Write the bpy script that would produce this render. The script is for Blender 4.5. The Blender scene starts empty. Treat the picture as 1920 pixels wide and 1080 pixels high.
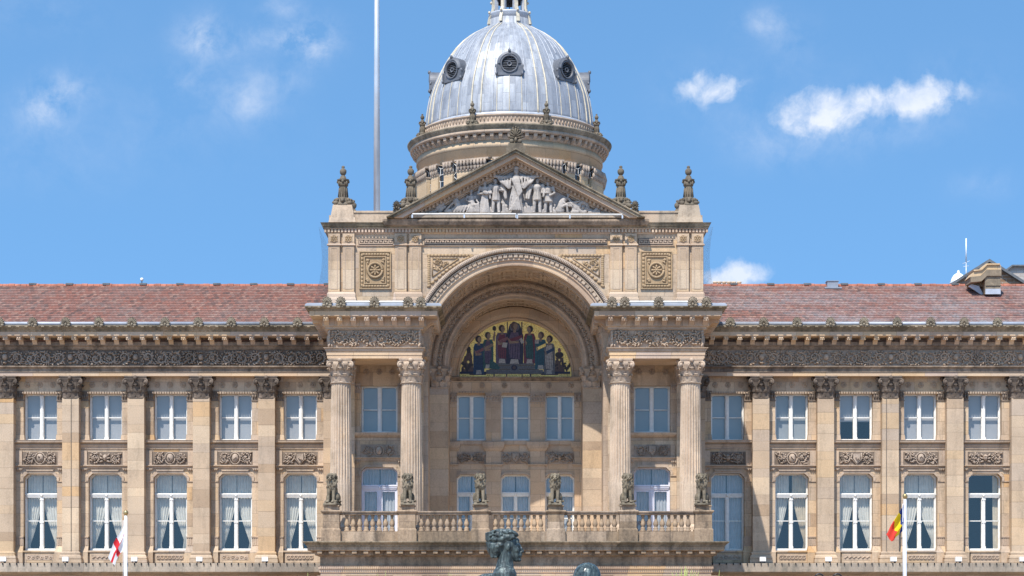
import bpy, bmesh, math, random
from mathutils import Vector, Matrix
PI = math.pi
R = math.radians
sc = bpy.context.scene
COL = sc.collection
# ------------------------------------------------------------------ camera
F, D, YH, CX = 3850.0, 115.0, 1160.0, 960.0     # focal (px of a 1920 frame), metres to the wings, horizon row
cam = bpy.data.cameras.new("camera"); cam.sensor_width = 36.0; cam.lens = F / 1920 * 36.0
cam.shift_y = (YH - 540) / 1920.0; cam.clip_start = 0.5; cam.clip_end = 6000
camo = bpy.data.objects.new("camera", cam); COL.objects.link(camo)
camo.location = (0, -D, 0); camo.rotation_euler = (R(90), 0, 0); sc.camera = camo
# ------------------------------------------------------------------ light
SUN_EL, SUN_AZ = 56.0, 23.0
sun = bpy.data.lights.new("sun", 'SUN'); sun.energy = 3.5; sun.angle = R(0.5); sun.color = (1.0, 0.95, 0.88)
suno = bpy.data.objects.new("sun", sun); COL.objects.link(suno)
suno.rotation_euler = Vector((math.sin(R(SUN_AZ)) * math.cos(R(SUN_EL)), math.cos(R(SUN_AZ)) * math.cos(R(SUN_EL)),
                              -math.sin(R(SUN_EL)))).to_track_quat('-Z', 'Y').to_euler()
vs = sc.view_settings; vs.view_transform = 'Standard'; vs.look = 'None'; vs.exposure = 0.82; vs.gamma = 1.0
try: vs.use_curve_mapping = False
except Exception: pass
try:
    sc.cycles.max_bounces = 8; sc.cycles.diffuse_bounces = 6; sc.cycles.glossy_bounces = 3
    sc.cycles.transparent_max_bounces = 12; sc.cycles.caustics_reflective = False; sc.cycles.caustics_refractive = False
except Exception: pass

class NT:
    """short-hand for wiring node trees"""
    def __init__(s, nt): s.nt = nt; s.n = nt.nodes; s.l = nt.links
    def add(s, t, ins=None, **kw):
        nd = s.n.new(t)
        for k, v in kw.items(): setattr(nd, k, v)
        for k, v in (ins or {}).items():
            if isinstance(v, bpy.types.NodeSocket): s.l.new(v, nd.inputs[k])
            else: nd.inputs[k].default_value = v
        return nd
    def math(s, op, a, b=None, c=None, clamp=False):
        nd = s.n.new('ShaderNodeMath'); nd.operation = op; nd.use_clamp = clamp
        for i, v in enumerate((a, b, c)):
            if v is None: continue
            if isinstance(v, bpy.types.NodeSocket): s.l.new(v, nd.inputs[i])
            else: nd.inputs[i].default_value = v
        return nd.outputs[0]
    def vmath(s, op, a, b=None):
        nd = s.n.new('ShaderNodeVectorMath'); nd.operation = op
        for i, v in enumerate((a, b)):
            if v is None: continue
            if isinstance(v, bpy.types.NodeSocket): s.l.new(v, nd.inputs[i])
            else: nd.inputs[i].default_value = v
        return nd.outputs[0]
    def mix(s, fac, a, b, mode='MIX'):
        nd = s.n.new('ShaderNodeMix'); nd.data_type = 'RGBA'; nd.blend_type = mode
        for k, v in ((0, fac), (6, a), (7, b)):
            if isinstance(v, bpy.types.NodeSocket): s.l.new(v, nd.inputs[k])
            else: nd.inputs[k].default_value = v if k == 0 else (tuple(v) + (1,) if len(v) == 3 else v)
        return nd.outputs[2]
    def ramp(s, fac, stops, interp='LINEAR'):
        nd = s.n.new('ShaderNodeValToRGB'); cr = nd.color_ramp; cr.interpolation = interp
        while len(cr.elements) > 1: cr.elements.remove(cr.elements[0])
        for i, (p, c) in enumerate(stops):
            e = cr.elements[0] if i == 0 else cr.elements.new(p)
            e.position = p; e.color = tuple(c) + (1,) if len(c) == 3 else c
        s.l.new(fac, nd.inputs[0]); return nd.outputs[0]
    def noise(s, vec, scale, detail=3, rough=0.55):
        nd = s.add('ShaderNodeTexNoise', {'Scale': scale, 'Detail': detail, 'Roughness': rough})
        if vec is not None: s.l.new(vec, nd.inputs['Vector'])
        return nd.outputs[0]

# ------------------------------------------------------------------ sky (Nishita, looked up a little above the view so that it is blue) and drifting cumulus
world = bpy.data.worlds.new("World"); sc.world = world; world.use_nodes = True
W = NT(world.node_tree); W.n.clear()
tc = W.add('ShaderNodeTexCoord').outputs['Generated']
lift = W.vmath('NORMALIZE', W.vmath('ADD', tc, (0, 0, 0.34)))
sky = W.add('ShaderNodeTexSky', sky_type='NISHITA'); sky.sun_disc = False
sky.sun_elevation = R(SUN_EL); sky.sun_rotation = R(180 + SUN_AZ); sky.air_density = 1.0; sky.dust_density = 0.2; sky.ozone_density = 1.2; sky.altitude = 100
W.l.new(lift, sky.inputs['Vector'])
sep = W.add('ShaderNodeSeparateXYZ', {0: tc})
az = W.math('ARCTAN2', sep.outputs[0], sep.outputs[1]); el = W.math('ARCSINE', sep.outputs[2])
uv = W.add('ShaderNodeCombineXYZ', {0: az, 1: el, 2: 0.0}).outputs[0]
warp = W.add('ShaderNodeTexNoise', {'Vector': uv, 'Scale': 26.0, 'Detail': 3.0})
uvw = W.vmath('ADD', uv, W.vmath('SCALE', W.vmath('SUBTRACT', warp.outputs[1], (0.5, 0.5, 0.5))))
uvw.node.inputs[1].links[0].from_node.inputs[3].default_value = 0.02
dens = W.noise(uvw, 58.0, 9, 0.6)
wisp = W.noise(uvw, 34.0, 9, 0.68)
def pdir(px, py):
    x, z = (px - CX) / F, (YH - py) / F
    return math.atan(x), math.atan(z / math.sqrt(1 + x * x))
def cloud(px, py, rx, ry, amp):
    a, e = pdir(px, py)
    da = W.math('DIVIDE', W.math('SUBTRACT', az, a), rx / F); de = W.math('DIVIDE', W.math('SUBTRACT', el, e), ry / F)
    d2 = W.math('ADD', W.math('MULTIPLY', da, da), W.math('MULTIPLY', de, de))
    return W.math('MULTIPLY', W.math('EXPONENT', W.math('MULTIPLY', d2, -1.0)), amp)
def total(lst):
    t = lst[0]
    for q in lst[1:]: t = W.math('ADD', t, q)
    return t
solid = total([cloud(1520, 225, 70, 36, .95), cloud(1545, 180, 60, 30, .7), cloud(1640, 198, 90, 28, .85), cloud(1695, 184, 60, 26, .6), cloud(1748, 172, 70, 32, .8), cloud(1330, 162, 62, 32, .8), cloud(1365, 185, 30, 20, .4),
               cloud(1385, 515, 50, 26, 1.1), cloud(1345, 530, 30, 20, .8), cloud(-900, 100, 300, 100, .9), cloud(2900, 150, 260, 90, .9)])
thin = total([cloud(85, 205, 50, 34, 1.1), cloud(125, 165, 50, 30, .9), cloud(370, 75, 40, 36, 1.0), cloud(395, 60, 40, 40, .5), cloud(525, 72, 60, 22, 1.0), cloud(585, 70, 50, 34, 1.3), cloud(590, 100, 26, 22, .7), cloud(530, 15, 40, 18, .9),
              cloud(430, 95, 60, 24, .5), cloud(350, 145, 40, 22, .5), cloud(450, 185, 60, 36, .75), cloud(480, 215, 30, 20, .5), cloud(530, 150, 50, 24, .55), cloud(330, 220, 200, 90, .2), cloud(1460, 265, 90, 40, .5), cloud(1430, 40, 44, 24, .9),
              cloud(1480, 80, 50, 40, .4), cloud(1850, 345, 60, 24, .4), cloud(60, 290, 160, 60, .22), cloud(1640, 240, 120, 34, .45), cloud(1800, 160, 80, 50, .4), cloud(60, 20, 120, 40, .25), cloud(1540, 215, 130, 70, .35), cloud(1330, 165, 90, 55, .35)])
m1 = W.math('MULTIPLY', W.math('SUBTRACT', W.math('ADD', solid, W.math('MULTIPLY', W.math('SUBTRACT', dens, .5), 2.8)), .36), 1.1, clamp=True)
m1 = W.math('MULTIPLY', W.math('MULTIPLY', m1, W.math('MULTIPLY', solid, 2.0, clamp=True)), .82)
m2 = W.math('MULTIPLY', W.math('MULTIPLY', W.math('SUBTRACT', wisp, .38), 3.0, clamp=True), W.math('MULTIPLY', thin, .5))
cm = W.math('MINIMUM', W.math('ADD', m1, m2), .93)
shade = W.ramp(dens, [(0.38, (2.5, 2.95, 3.8)), (0.6, (3.5, 3.7, 4.1))])
skyc = W.mix(cm, W.mix(1.0, sky.outputs[0], (.65, .92, 1.0), 'MULTIPLY'), shade)
bg = W.add('ShaderNodeBackground', {'Color': skyc, 'Strength': 0.15})
W.l.new(bg.outputs[0], W.add('ShaderNodeOutputWorld').inputs[0])

# ------------------------------------------------------------------ materials
def newmat(name):
    m = bpy.data.materials.new(name); m.use_nodes = True
    t = NT(m.node_tree); t.n.clear()
    b = t.add('ShaderNodeBsdfPrincipled'); o = t.add('ShaderNodeOutputMaterial'); t.l.new(b.outputs[0], o.inputs[0])
    return m, t, b
def bump(t, b, h, strength, dist=0.02):
    nd = t.add('ShaderNodeBump', {'Strength': strength, 'Distance': dist, 'Height': h}); t.l.new(nd.outputs[0], b.inputs['Normal'])
STONES = [(0.0, (.4, .315, .23)), (.15, (.5, .42, .33)), (.3, (.56, .44, .295)), (.45, (.44, .385, .33)), (.6, (.55, .46, .35)), (.75, (.49, .41, .32)), (.9, (.6, .51, .39)), (1.0, (.53, .365, .2))]
def stone(name, mode='brick', bw=1.5, bh=.72, ramp=STONES, soot=.5, soot_lo=.52, soot_hi=.74, mortar=.007, sootcol=(.055, .05, .045), grain=.35, tint=None, low=.35, streak=True):
    m, t, b = newmat(name)
    geo = t.add('ShaderNodeNewGeometry'); pos = geo.outputs['Position']
    s = t.add('ShaderNodeSeparateXYZ', {0: pos}); x, y, z = s.outputs
    u = t.math('ADD', x, y)
    mort = None
    if mode == 'brick':
        vec = t.add('ShaderNodeCombineXYZ', {0: u, 1: z, 2: 0.0}).outputs[0]
        br = t.add('ShaderNodeTexBrick', {'Vector': vec, 'Color1': (0, 0, 0, 1), 'Color2': (1, 1, 1, 1), 'Mortar': (.5, .5, .5, 1), 'Scale': 1.0, 'Mortar Size': mortar,
                                         'Mortar Smooth': .2, 'Bias': 0.0, 'Brick Width': bw, 'Row Height': bh}, offset=.5)
        col = t.ramp(br.outputs['Color'], ramp); mort = br.outputs['Fac']
    elif mode == 'course':
        rnd = t.add('ShaderNodeObjectInfo').outputs['Random']
        zz = t.math('ADD', t.math('DIVIDE', z, bh), t.math('MULTIPLY', rnd, 7.0))
        zz = t.math('ADD', zz, t.math('MULTIPLY', t.math('SINE', t.math('MULTIPLY', zz, 2.6)), .22))
        wn = t.add('ShaderNodeTexWhiteNoise', {0: t.add('ShaderNodeCombineXYZ', {0: t.math('FLOOR', zz), 1: t.math('MULTIPLY', rnd, 91.7), 2: 0.0}).outputs[0]}, noise_dimensions='2D')
        col = t.ramp(wn.outputs[0], ramp)
        mort = t.math('LESS_THAN', t.math('FRACT', zz), mortar * 1.6 / bh)
    else:
        col = t.ramp(t.noise(t.vmath('MULTIPLY', pos, (.7, .7, 1.1)), .9, 4), [(.3, ramp[0][1]), (.45, ramp[1][1]), (.6, ramp[2][1]), (.72, ramp[3][1])])
    lowf = t.noise(pos, low, 4, .6)
    col = t.mix(.55, col, t.ramp(lowf, [(.3, (.62, .6, .58)), (.5, (.9, .9, .9)), (.7, (1.12, 1.08, 1.02))]), 'MULTIPLY')
    gr = t.noise(pos, 16, 5, .68)
    col = t.mix(grain, col, t.ramp(gr, [(.3, (.55, .52, .5)), (.6, (1.1, 1.1, 1.1))]), 'MULTIPLY')
    if mort is not None: col = t.mix(t.math('MULTIPLY', mort, .62), col, (.09, .07, .055))
    if soot > 0:
        sv = t.vmath('MULTIPLY', pos, (1.5, 1.5, .32 if streak else 1.3))
        sn = t.math('ADD', t.math('MULTIPLY', t.noise(sv, 1.25, 6, .66), .72), t.math('MULTIPLY', t.noise(pos, 7.0, 4, .6), .28))
        sf = t.ramp(sn, [(soot_lo, (0, 0, 0)), (soot_hi, (1, 1, 1))])
        col = t.mix(t.math('MULTIPLY', sf, soot), col, sootcol)
    col = t.mix(1.0, col, tint or (1.06, .965, .885), 'MULTIPLY')
    t.l.new(col, b.inputs['Base Color']); b.inputs['Roughness'].default_value = .92; b.inputs['Specular IOR Level'].default_value = .2
    h = t.math('ADD', t.math('MULTIPLY', gr, .6), t.math('MULTIPLY', t.noise(pos, 55, 2), .25))
    if mort is not None: h = t.math('SUBTRACT', h, t.math('MULTIPLY', mort, .8))
    bump(t, b, h, .45, .02)
    return m
DARK = [(0, (.17, .143, .12)), (.3, (.25, .212, .18)), (.6, (.21, .18, .155)), (1, (.3, .255, .21))]
MID = [(0, (.32, .28, .24)), (.3, (.44, .385, .33)), (.6, (.38, .33, .285)), (1, (.52, .45, .38))]
PALE = [(0, (.38, .31, .25)), (.3, (.5, .42, .34)), (.6, (.44, .37, .31)), (1, (.54, .44, .33))]
GREY = [(0, (.4, .34, .28)), (.3, (.5, .425, .345)), (.6, (.46, .39, .325)), (1, (.55, .455, .35))]
M = {}
M['wall'] = stone('sandstone ashlar', 'brick', 1.45, .74, soot=.58, soot_lo=.48, soot_hi=.74)
M['pil'] = stone('sandstone pilaster blocks', 'course', bh=.72, soot=.5, soot_lo=.5, soot_hi=.78, grain=.4)
M['pilbase'] = stone('sandstone base', 'none', soot=.35)
M['recess'] = stone('shaded recess stone', 'brick', 1.1, .7, ramp=[(0, (.46, .38, .3)), (.4, (.55, .46, .36)), (1, (.56, .43, .3))], soot=.3, soot_lo=.55, soot_hi=.8)
M['soffit'] = stone('plain grey stone', 'brick', 1.3, .8, ramp=GREY, soot=.5, soot_lo=.48, soot_hi=.74)
M['dark'] = stone('sooty carving and shade dark ground', 'none', ramp=DARK, soot=.6, soot_lo=.44, soot_hi=.66, grain=.6, low=.6, streak=False)  # sooty carving; as ground behind reliefs its darkness also paints recess shade
M['mid'] = stone('greyed carving', 'none', ramp=MID, soot=.45, soot_lo=.5, soot_hi=.7, grain=.5, low=.6, streak=False)
M['blackcarve'] = stone('soot black capital', 'none', ramp=[(0, (.1, .088, .078)), (.3, (.18, .155, .135)), (.6, (.14, .122, .108)), (1, (.26, .22, .19))], soot=.55, soot_lo=.46, soot_hi=.66, grain=.6, low=.8, streak=False)
M['carve'] = stone('carved stone', 'none', ramp=GREY, soot=.5, soot_lo=.5, soot_hi=.72, grain=.5, low=.6, streak=False)
M['carvewarm'] = stone('warm carved stone', 'none', ramp=[(0, (.3, .23, .15)), (.3, (.42, .33, .22)), (.6, (.36, .28, .18)), (1, (.45, .34, .22))], soot=.3, grain=.5, streak=False)
M['bandDark'] = stone('stained moulding', 'brick', 1.9, 5., ramp=[(0, (.24, .2, .17)), (.5, (.34, .29, .24)), (1, (.42, .35, .28))], soot=.8, soot_lo=.4, soot_hi=.64, grain=.5)
M['bandPale'] = stone('pale fascia', 'brick', 1.85, 5., ramp=[(0, (.4, .31, .24)), (.25, (.56, .47, .37)), (.5, (.6, .46, .3)), (.75, (.5, .42, .36)), (1, (.62, .52, .4))], soot=.3, soot_lo=.6, soot_hi=.85)
M['lichen'] = stone('lichen stained cornice', 'brick', 1.6, 5., ramp=[(0, (.2, .18, .14)), (.5, (.3, .27, .21)), (1, (.36, .32, .25))], soot=.8, soot_lo=.42, soot_hi=.66, grain=.5, sootcol=(.035, .037, .03))
M['ledge'] = stone('weathered ledge', 'brick', 1.83, 5., ramp=[(0, (.3, .28, .25)), (.5, (.4, .37, .32)), (1, (.46, .42, .36))], soot=.65, soot_lo=.47, soot_hi=.66, grain=.4, sootcol=(.12, .13, .12))
M['balc'] = stone('balcony stone', 'brick', 1.7, 5., ramp=[(0, (.31, .25, .18)), (.5, (.4, .32, .24)), (1, (.45, .38, .3))], soot=.75, soot_lo=.43, soot_hi=.64, grain=.5)
M['bal'] = stone('baluster stone', 'none', ramp=[(0, (.3, .235, .17)), (.3, (.42, .335, .24)), (.6, (.37, .3, .23)), (1, (.46, .39, .3))], soot=.6, soot_lo=.45, soot_hi=.68, grain=.5)
M['col'] = stone('fluted column stone', 'none', ramp=[(0, (.47, .4, .32)), (.3, (.58, .5, .41)), (.6, (.54, .46, .37)), (1, (.62, .52, .4))], soot=.5, soot_lo=.48, soot_hi=.74, grain=.4)
M['drum'] = stone('drum ashlar', 'brick', 1.2, .75, ramp=[(0, (.46, .365, .25)), (.3, (.56, .45, .31)), (.6, (.52, .43, .32)), (1, (.6, .46, .28))], soot=.4, soot_lo=.54, soot_hi=.85)
M['greykey'] = stone('pale meander stone', 'none', ramp=PALE, soot=.25, grain=.3)
M['antefix'] = stone('grey lichened antefix', 'none', ramp=[(0, (.17, .16, .13)), (.3, (.29, .27, .22)), (.6, (.23, .21, .17)), (1, (.36, .33, .27))], soot=.4, soot_lo=.5, soot_hi=.7, grain=.5, low=2., streak=False)
M['lion'] = stone('weathered lion stone', 'none', ramp=[(0, (.12, .11, .085)), (.3, (.24, .22, .17)), (.6, (.19, .175, .14)), (1, (.36, .33, .26))], soot=.75, soot_lo=.46, soot_hi=.6, grain=.6, low=2.2, streak=False, sootcol=(.05, .05, .042))
M['finial'] = stone('lichened finial stone', 'none', ramp=[(0, (.12, .11, .09)), (.3, (.2, .18, .145)), (.6, (.16, .15, .12)), (1, (.26, .23, .18))], soot=.6, soot_lo=.45, soot_hi=.65, grain=.5, low=2., streak=False)
M['tymp'] = stone('grey tympanum stone', 'none', ramp=[(0, (.33, .34, .36)), (.3, (.42, .43, .45)), (.6, (.38, .39, .41)), (1, (.46, .46, .47))], soot=.35, soot_lo=.52, soot_hi=.75, grain=.3, low=1.2)
M['figure'] = stone('grey carved figures', 'none', ramp=[(0, (.32, .32, .33)), (.3, (.44, .44, .44)), (.6, (.38, .38, .38)), (1, (.5, .49, .47))], soot=.5, soot_lo=.5, soot_hi=.7, grain=.4, low=2., streak=False)
M['pale'] = stone('pale parapet stone', 'brick', 2., 5., ramp=[(0, (.42, .37, .3)), (.5, (.5, .44, .36)), (1, (.48, .4, .32))], soot=.6, soot_lo=.48, soot_hi=.7)
M['chim'] = stone('mossy chimney stone', 'none', ramp=[(0, (.16, .145, .11)), (.3, (.3, .26, .2)), (.6, (.22, .2, .16)), (1, (.38, .33, .25))], soot=.55, soot_lo=.48, soot_hi=.7)

def plain(name, col, rough=.5, metal=0.0, var=.25, scale=3.0, bmp=0.0, spec=.5, stretch=(1, 1, 1)):
    m, t, b = newmat(name)
    pos = t.vmath('MULTIPLY', t.add('ShaderNodeNewGeometry').outputs['Position'], stretch)
    n = t.noise(pos, scale, 5, .62)
    lo = tuple(c * (1 - var) for c in col); hi = tuple(min(1, c * (1 + var)) for c in col)
    t.l.new(t.ramp(n, [(.3, lo), (.7, hi)]), b.inputs['Base Color'])
    b.inputs['Roughness'].default_value = rough; b.inputs['Metallic'].default_value = metal; b.inputs['Specular IOR Level'].default_value = spec
    if bmp: bump(t, b, t.noise(pos, scale * 6, 4), bmp, .02)
    return m
M['white'] = plain('white window paint', (.76, .74, .69), .5, var=.1, scale=6)
M['lilac'] = plain('pale lilac door paint', (.66, .66, .74), .45, var=.06)
M['lampwhite'] = plain('white floodlight casing', (.8, .8, .79), .4, var=.05)
M['lead'] = plain('lead sheet', (.44, .46, .5), .5, .25, .2, 2.0, .1)
M['gutter'] = plain('lead gutter', (.29, .31, .35), .5, .15, .2, 1.2, .1)
M['tubewhite'] = plain('white strip light casing', (.5, .48, .45), .45, var=.15, scale=2)
M['gold'] = plain('gilded rib', (.56, .49, .37), .55, .1, .25, 3.0)
M['darkglass'] = plain('dark leaded glass', (.02, .025, .032), .12, spec=.8)
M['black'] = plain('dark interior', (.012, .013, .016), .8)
M['iron'] = plain('black iron', (.02, .02, .022), .3, .2)
M['pole'] = plain('white pole paint', (.78, .8, .83), .35, var=.05)
M['ridge'] = plain('orange ridge tile', (.36, .13, .08), .8, var=.4, scale=2.2)
M['floor'] = plain('pale balcony paving', (.62, .53, .42), .9, var=.15)
M['steel'] = plain('grey steel pole', (.55, .57, .6), .4, .35, .12, 1.0)
M['brass'] = plain('gilt ball', (.45, .34, .16), .35, .7)
M['cable'] = plain('lightning conductor strip', (.13, .11, .09), .6)
M['curtain'] = plain('cream curtain', (.66, .62, .55), .95, var=.12, scale=4)
M['curtainwarm'] = plain('beige lined curtain', (.62, .52, .38), .95, var=.15, scale=4)
M['sheer'] = plain('grey sheer curtain', (.5, .5, .52), .95, var=.12, scale=4)
M['blind'] = plain('pale roller blind', (.4, .39, .4), .9, var=.07, scale=.8)
M['blindblue'] = plain('grey blue roller blind', (.32, .33, .34), .9, var=.08, scale=.8)
M['pot'] = plain('buff clay pot', (.55, .42, .3), .8, var=.25)
M['grey'] = plain('grey slate', (.12, .125, .13), .6, var=.3)
M['fibre'] = plain('white painted dome', (.82, .83, .84), .5, var=.04)
M['foliage'] = plain('yellow green blade', (.3, .34, .09), .55, var=.45, scale=9)
M['soil'] = plain('soil', (.05, .035, .025), .95)
M['pave'] = stone('plaza paving', 'brick', 1.2, .6, ramp=[(0, (.68, .58, .47)), (.5, (.76, .66, .54)), (1, (.72, .62, .5))], soot=.1)
for nm, c in dict(mblue=(.02, .05, .11), mnavy=(.02, .022, .05), mred=(.14, .035, .055), mpurple=(.1, .07, .12), mskin=(.24, .17, .12), mwhite=(.36, .34, .32), mgreen=(.03, .09, .09),
                  mgrey=(.12, .12, .13), mhair=(.035, .025, .025), mbrown=(.09, .055, .05), mteal=(.02, .085, .12), mpink=(.2, .09, .1)).items():
    M[nm] = plain('mosaic ' + nm[1:], c, .55, var=.4, scale=14)
def mosaicgold():
    m, t, b = newmat('gold mosaic')
    pos = t.add('ShaderNodeNewGeometry').outputs['Position']
    v = t.add('ShaderNodeTexVoronoi', {'Vector': pos, 'Scale': 26.0}, feature='F1')
    g = t.ramp(v.outputs['Color'], [(.1, (.4, .2, .04)), (.3, (.85, .52, .12)), (.7, (1, .66, .18)), (1, (1, .78, .3))])
    t.l.new(g, b.inputs['Base Color']); b.inputs['Roughness'].default_value = .4; b.inputs['Metallic'].default_value = .4
    return m
M['mgold'] = mosaicgold()
def glassmat():
    m = bpy.data.materials.new('window glass'); m.use_nodes = True; t = NT(m.node_tree); t.n.clear()
    pos = t.add('ShaderNodeNewGeometry').outputs['Position']
    bp = t.add('ShaderNodeBump', {'Strength': .12, 'Distance': .02, 'Height': t.noise(pos, 1.6, 2)})
    tr = t.add('ShaderNodeBsdfTransparent', {'Color': (.87, .89, .89, 1)})
    gl = t.add('ShaderNodeBsdfGlossy', {'Color': (.84, .78, .7, 1), 'Roughness': .03, 'Normal': bp.outputs[0]})
    fr = t.math('POWER', t.add('ShaderNodeLayerWeight', {'Blend': .5}).outputs['Facing'], 5.0)
    mx = t.add('ShaderNodeMixShader', {0: t.math('ADD', t.math('MULTIPLY', fr, .7), .11), 1: tr.outputs[0], 2: gl.outputs[0]})
    t.l.new(mx.outputs[0], t.add('ShaderNodeOutputMaterial').inputs[0]); return m
M['glass'] = glassmat()
def tilemat(name, lich, seed, LICHCOL):
    m, t, b = newmat(name)
    pos = t.add('ShaderNodeNewGeometry').outputs['Position']
    s = t.add('ShaderNodeSeparateXYZ', {0: pos})
    row = t.math('FLOOR', t.math('DIVIDE', t.math('SUBTRACT', s.outputs[2], ROOF_Z0), ROOF_DZ))
    colx = t.math('FLOOR', t.math('ADD', t.math('DIVIDE', s.outputs[0], .2), t.math('MULTIPLY', t.math('MODULO', row, 2.0), .5)))
    wn = t.add('ShaderNodeTexWhiteNoise', {0: t.add('ShaderNodeCombineXYZ', {0: colx, 1: row, 2: 0.0}).outputs[0]}, noise_dimensions='2D')
    col = t.ramp(wn.outputs[0], [(0, (.14, .08, .065)), (.2, (.25, .11, .08)), (.5, (.32, .13, .09)), (.8, (.27, .15, .12)), (1, (.4, .22, .16))])
    big = t.noise(t.vmath('ADD', t.vmath('MULTIPLY', pos, (.5, 1, .9)), (seed, 0, 0)), .55, 5, .62)
    mask = t.math('MULTIPLY', t.ramp(big, [(lich - .08, (0, 0, 0)), (lich + .26, (1, 1, 1))]), t.ramp(t.noise(pos, 5, 4), [(.35, (.25, .25, .25)), (.6, (1, 1, 1))]))
    col = t.mix(t.math('MULTIPLY', mask, .75), col, LICHCOL)
    col = t.mix(.5, col, t.ramp(t.noise(pos, 9, 3), [(.3, (.55, .55, .55)), (.7, (1.2, 1.15, 1.1))]), 'MULTIPLY')
    joint = t.math('LESS_THAN', t.math('FRACT', t.math('ADD', t.math('DIVIDE', s.outputs[0], .2), t.math('MULTIPLY', t.math('MODULO', row, 2.0), .5))), .1)
    col = t.mix(t.math('MULTIPLY', joint, .55), col, (.05, .035, .03))
    lap_shade = t.math('LESS_THAN', t.math('FRACT', t.math('DIVIDE', t.math('SUBTRACT', s.outputs[2], ROOF_Z0), ROOF_DZ)), .3)  # dark band paints the shade line under each tile course edge
    col = t.mix(t.math('MULTIPLY', lap_shade, .5), col, (.05, .04, .038))
    t.l.new(col, b.inputs['Base Color']); b.inputs['Roughness'].default_value = .85
    bump(t, b, t.math('ADD', wn.outputs[0], t.noise(pos, 30, 3)), .4, .02)
    return m
ROOF_Z0 = (YH - 606) * (D - .8) / F; ROOF_DZ = ((YH - 536.5) * (D + 6.6) / F - ROOF_Z0) / 22
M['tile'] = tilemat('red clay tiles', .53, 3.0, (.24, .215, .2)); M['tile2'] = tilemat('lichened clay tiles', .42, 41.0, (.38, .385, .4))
def domemat(cx, cy):
    m, t, b = newmat('lead dome panels')
    pos = t.add('ShaderNodeNewGeometry').outputs['Position']
    s = t.add('ShaderNodeSeparateXYZ', {0: pos})
    ang = t.math('ARCTAN2', t.math('SUBTRACT', s.outputs[0], cx), t.math('SUBTRACT', s.outputs[1], cy))
    vec = t.add('ShaderNodeCombineXYZ', {0: s.outputs[2], 1: t.math('MULTIPLY', ang, 5.0), 2: 0.0}).outputs[0]
    br = t.add('ShaderNodeTexBrick', {'Vector': vec, 'Color1': (0, 0, 0, 1), 'Color2': (1, 1, 1, 1), 'Mortar': (.4, .4, .4, 1), 'Scale': 1.0, 'Mortar Size': .014, 'Brick Width': 1.1, 'Row Height': PI / 42 * 5}, offset=.5)
    col = t.ramp(br.outputs['Color'], [(0, (.235, .25, .28)), (.35, (.34, .355, .385)), (.65, (.28, .295, .325)), (1, (.44, .45, .465))])
    st = t.noise(t.vmath('MULTIPLY', pos, (3, 3, .5)), 1.2, 6, .7)
    col = t.mix(.7, col, t.ramp(st, [(.3, (.52, .53, .56)), (.5, (.95, .95, .95)), (.7, (1.3, 1.29, 1.26))]), 'MULTIPLY')
    col = t.mix(t.math('MULTIPLY', br.outputs['Fac'], .5), col, (.2, .21, .23))
    t.l.new(col, b.inputs['Base Color']); b.inputs['Roughness'].default_value = .52; b.inputs['Metallic'].default_value = .12
    bump(t, b, t.math('SUBTRACT', t.noise(pos, 4, 4), br.outputs['Fac']), .35, .03)
    return m
def bronzemat(name, spots=.6, rough=.55):
    m, t, b = newmat(name)
    pos = t.add('ShaderNodeNewGeometry').outputs['Position']
    st = t.noise(t.vmath('MULTIPLY', pos, (6, 6, 1.6)), 3.0, 6, .68)
    col = t.ramp(st, [(.32, (.016, .022, .024)), (.46, (.04, .055, .056)), (.58, (.09, .12, .115)), (.74, (.24, .29, .275))])
    n2 = t.noise(pos, 26, 4, .6)
    up = t.add('ShaderNodeSeparateXYZ', {0: t.add('ShaderNodeNewGeometry').outputs['Normal']}).outputs[2]
    wh = t.math('MULTIPLY', t.math('MULTIPLY', t.ramp(n2, [(.56, (0, 0, 0)), (.66, (1, 1, 1))]), t.math('MULTIPLY', up, 1.6, clamp=True)), spots)
    col = t.mix(wh, col, (.5, .55, .56))
    t.l.new(col, b.inputs['Base Color']); b.inputs['Roughness'].default_value = rough; b.inputs['Metallic'].default_value = .2
    bump(t, b, n2, .25, .01)
    return m
M['bronze'] = bronzemat('patinated bronze'); M['knee'] = bronzemat('polished bronze', .15, .22)
def brickmat(name, c0, c1):
    m, t, b = newmat(name)
    s = t.add('ShaderNodeSeparateXYZ', {0: t.add('ShaderNodeNewGeometry').outputs['Position']})
    vec = t.add('ShaderNodeCombineXYZ', {0: t.math('ADD', s.outputs[0], s.outputs[1]), 1: s.outputs[2], 2: 0.0}).outputs[0]
    br = t.add('ShaderNodeTexBrick', {'Vector': vec, 'Color1': c0 + (1,), 'Color2': c1 + (1,), 'Mortar': (.35, .3, .25, 1), 'Scale': 1.0, 'Mortar Size': .02, 'Brick Width': .55, 'Row Height': .24})
    t.l.new(br.outputs['Color'], b.inputs['Base Color']); b.inputs['Roughness'].default_value = .9; return m
M['brick'] = brickmat('buff brick', (.2, .11, .06), (.33, .2, .12)); M['brick2'] = brickmat('pale brick', (.36, .32, .29), (.5, .45, .41))
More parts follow.
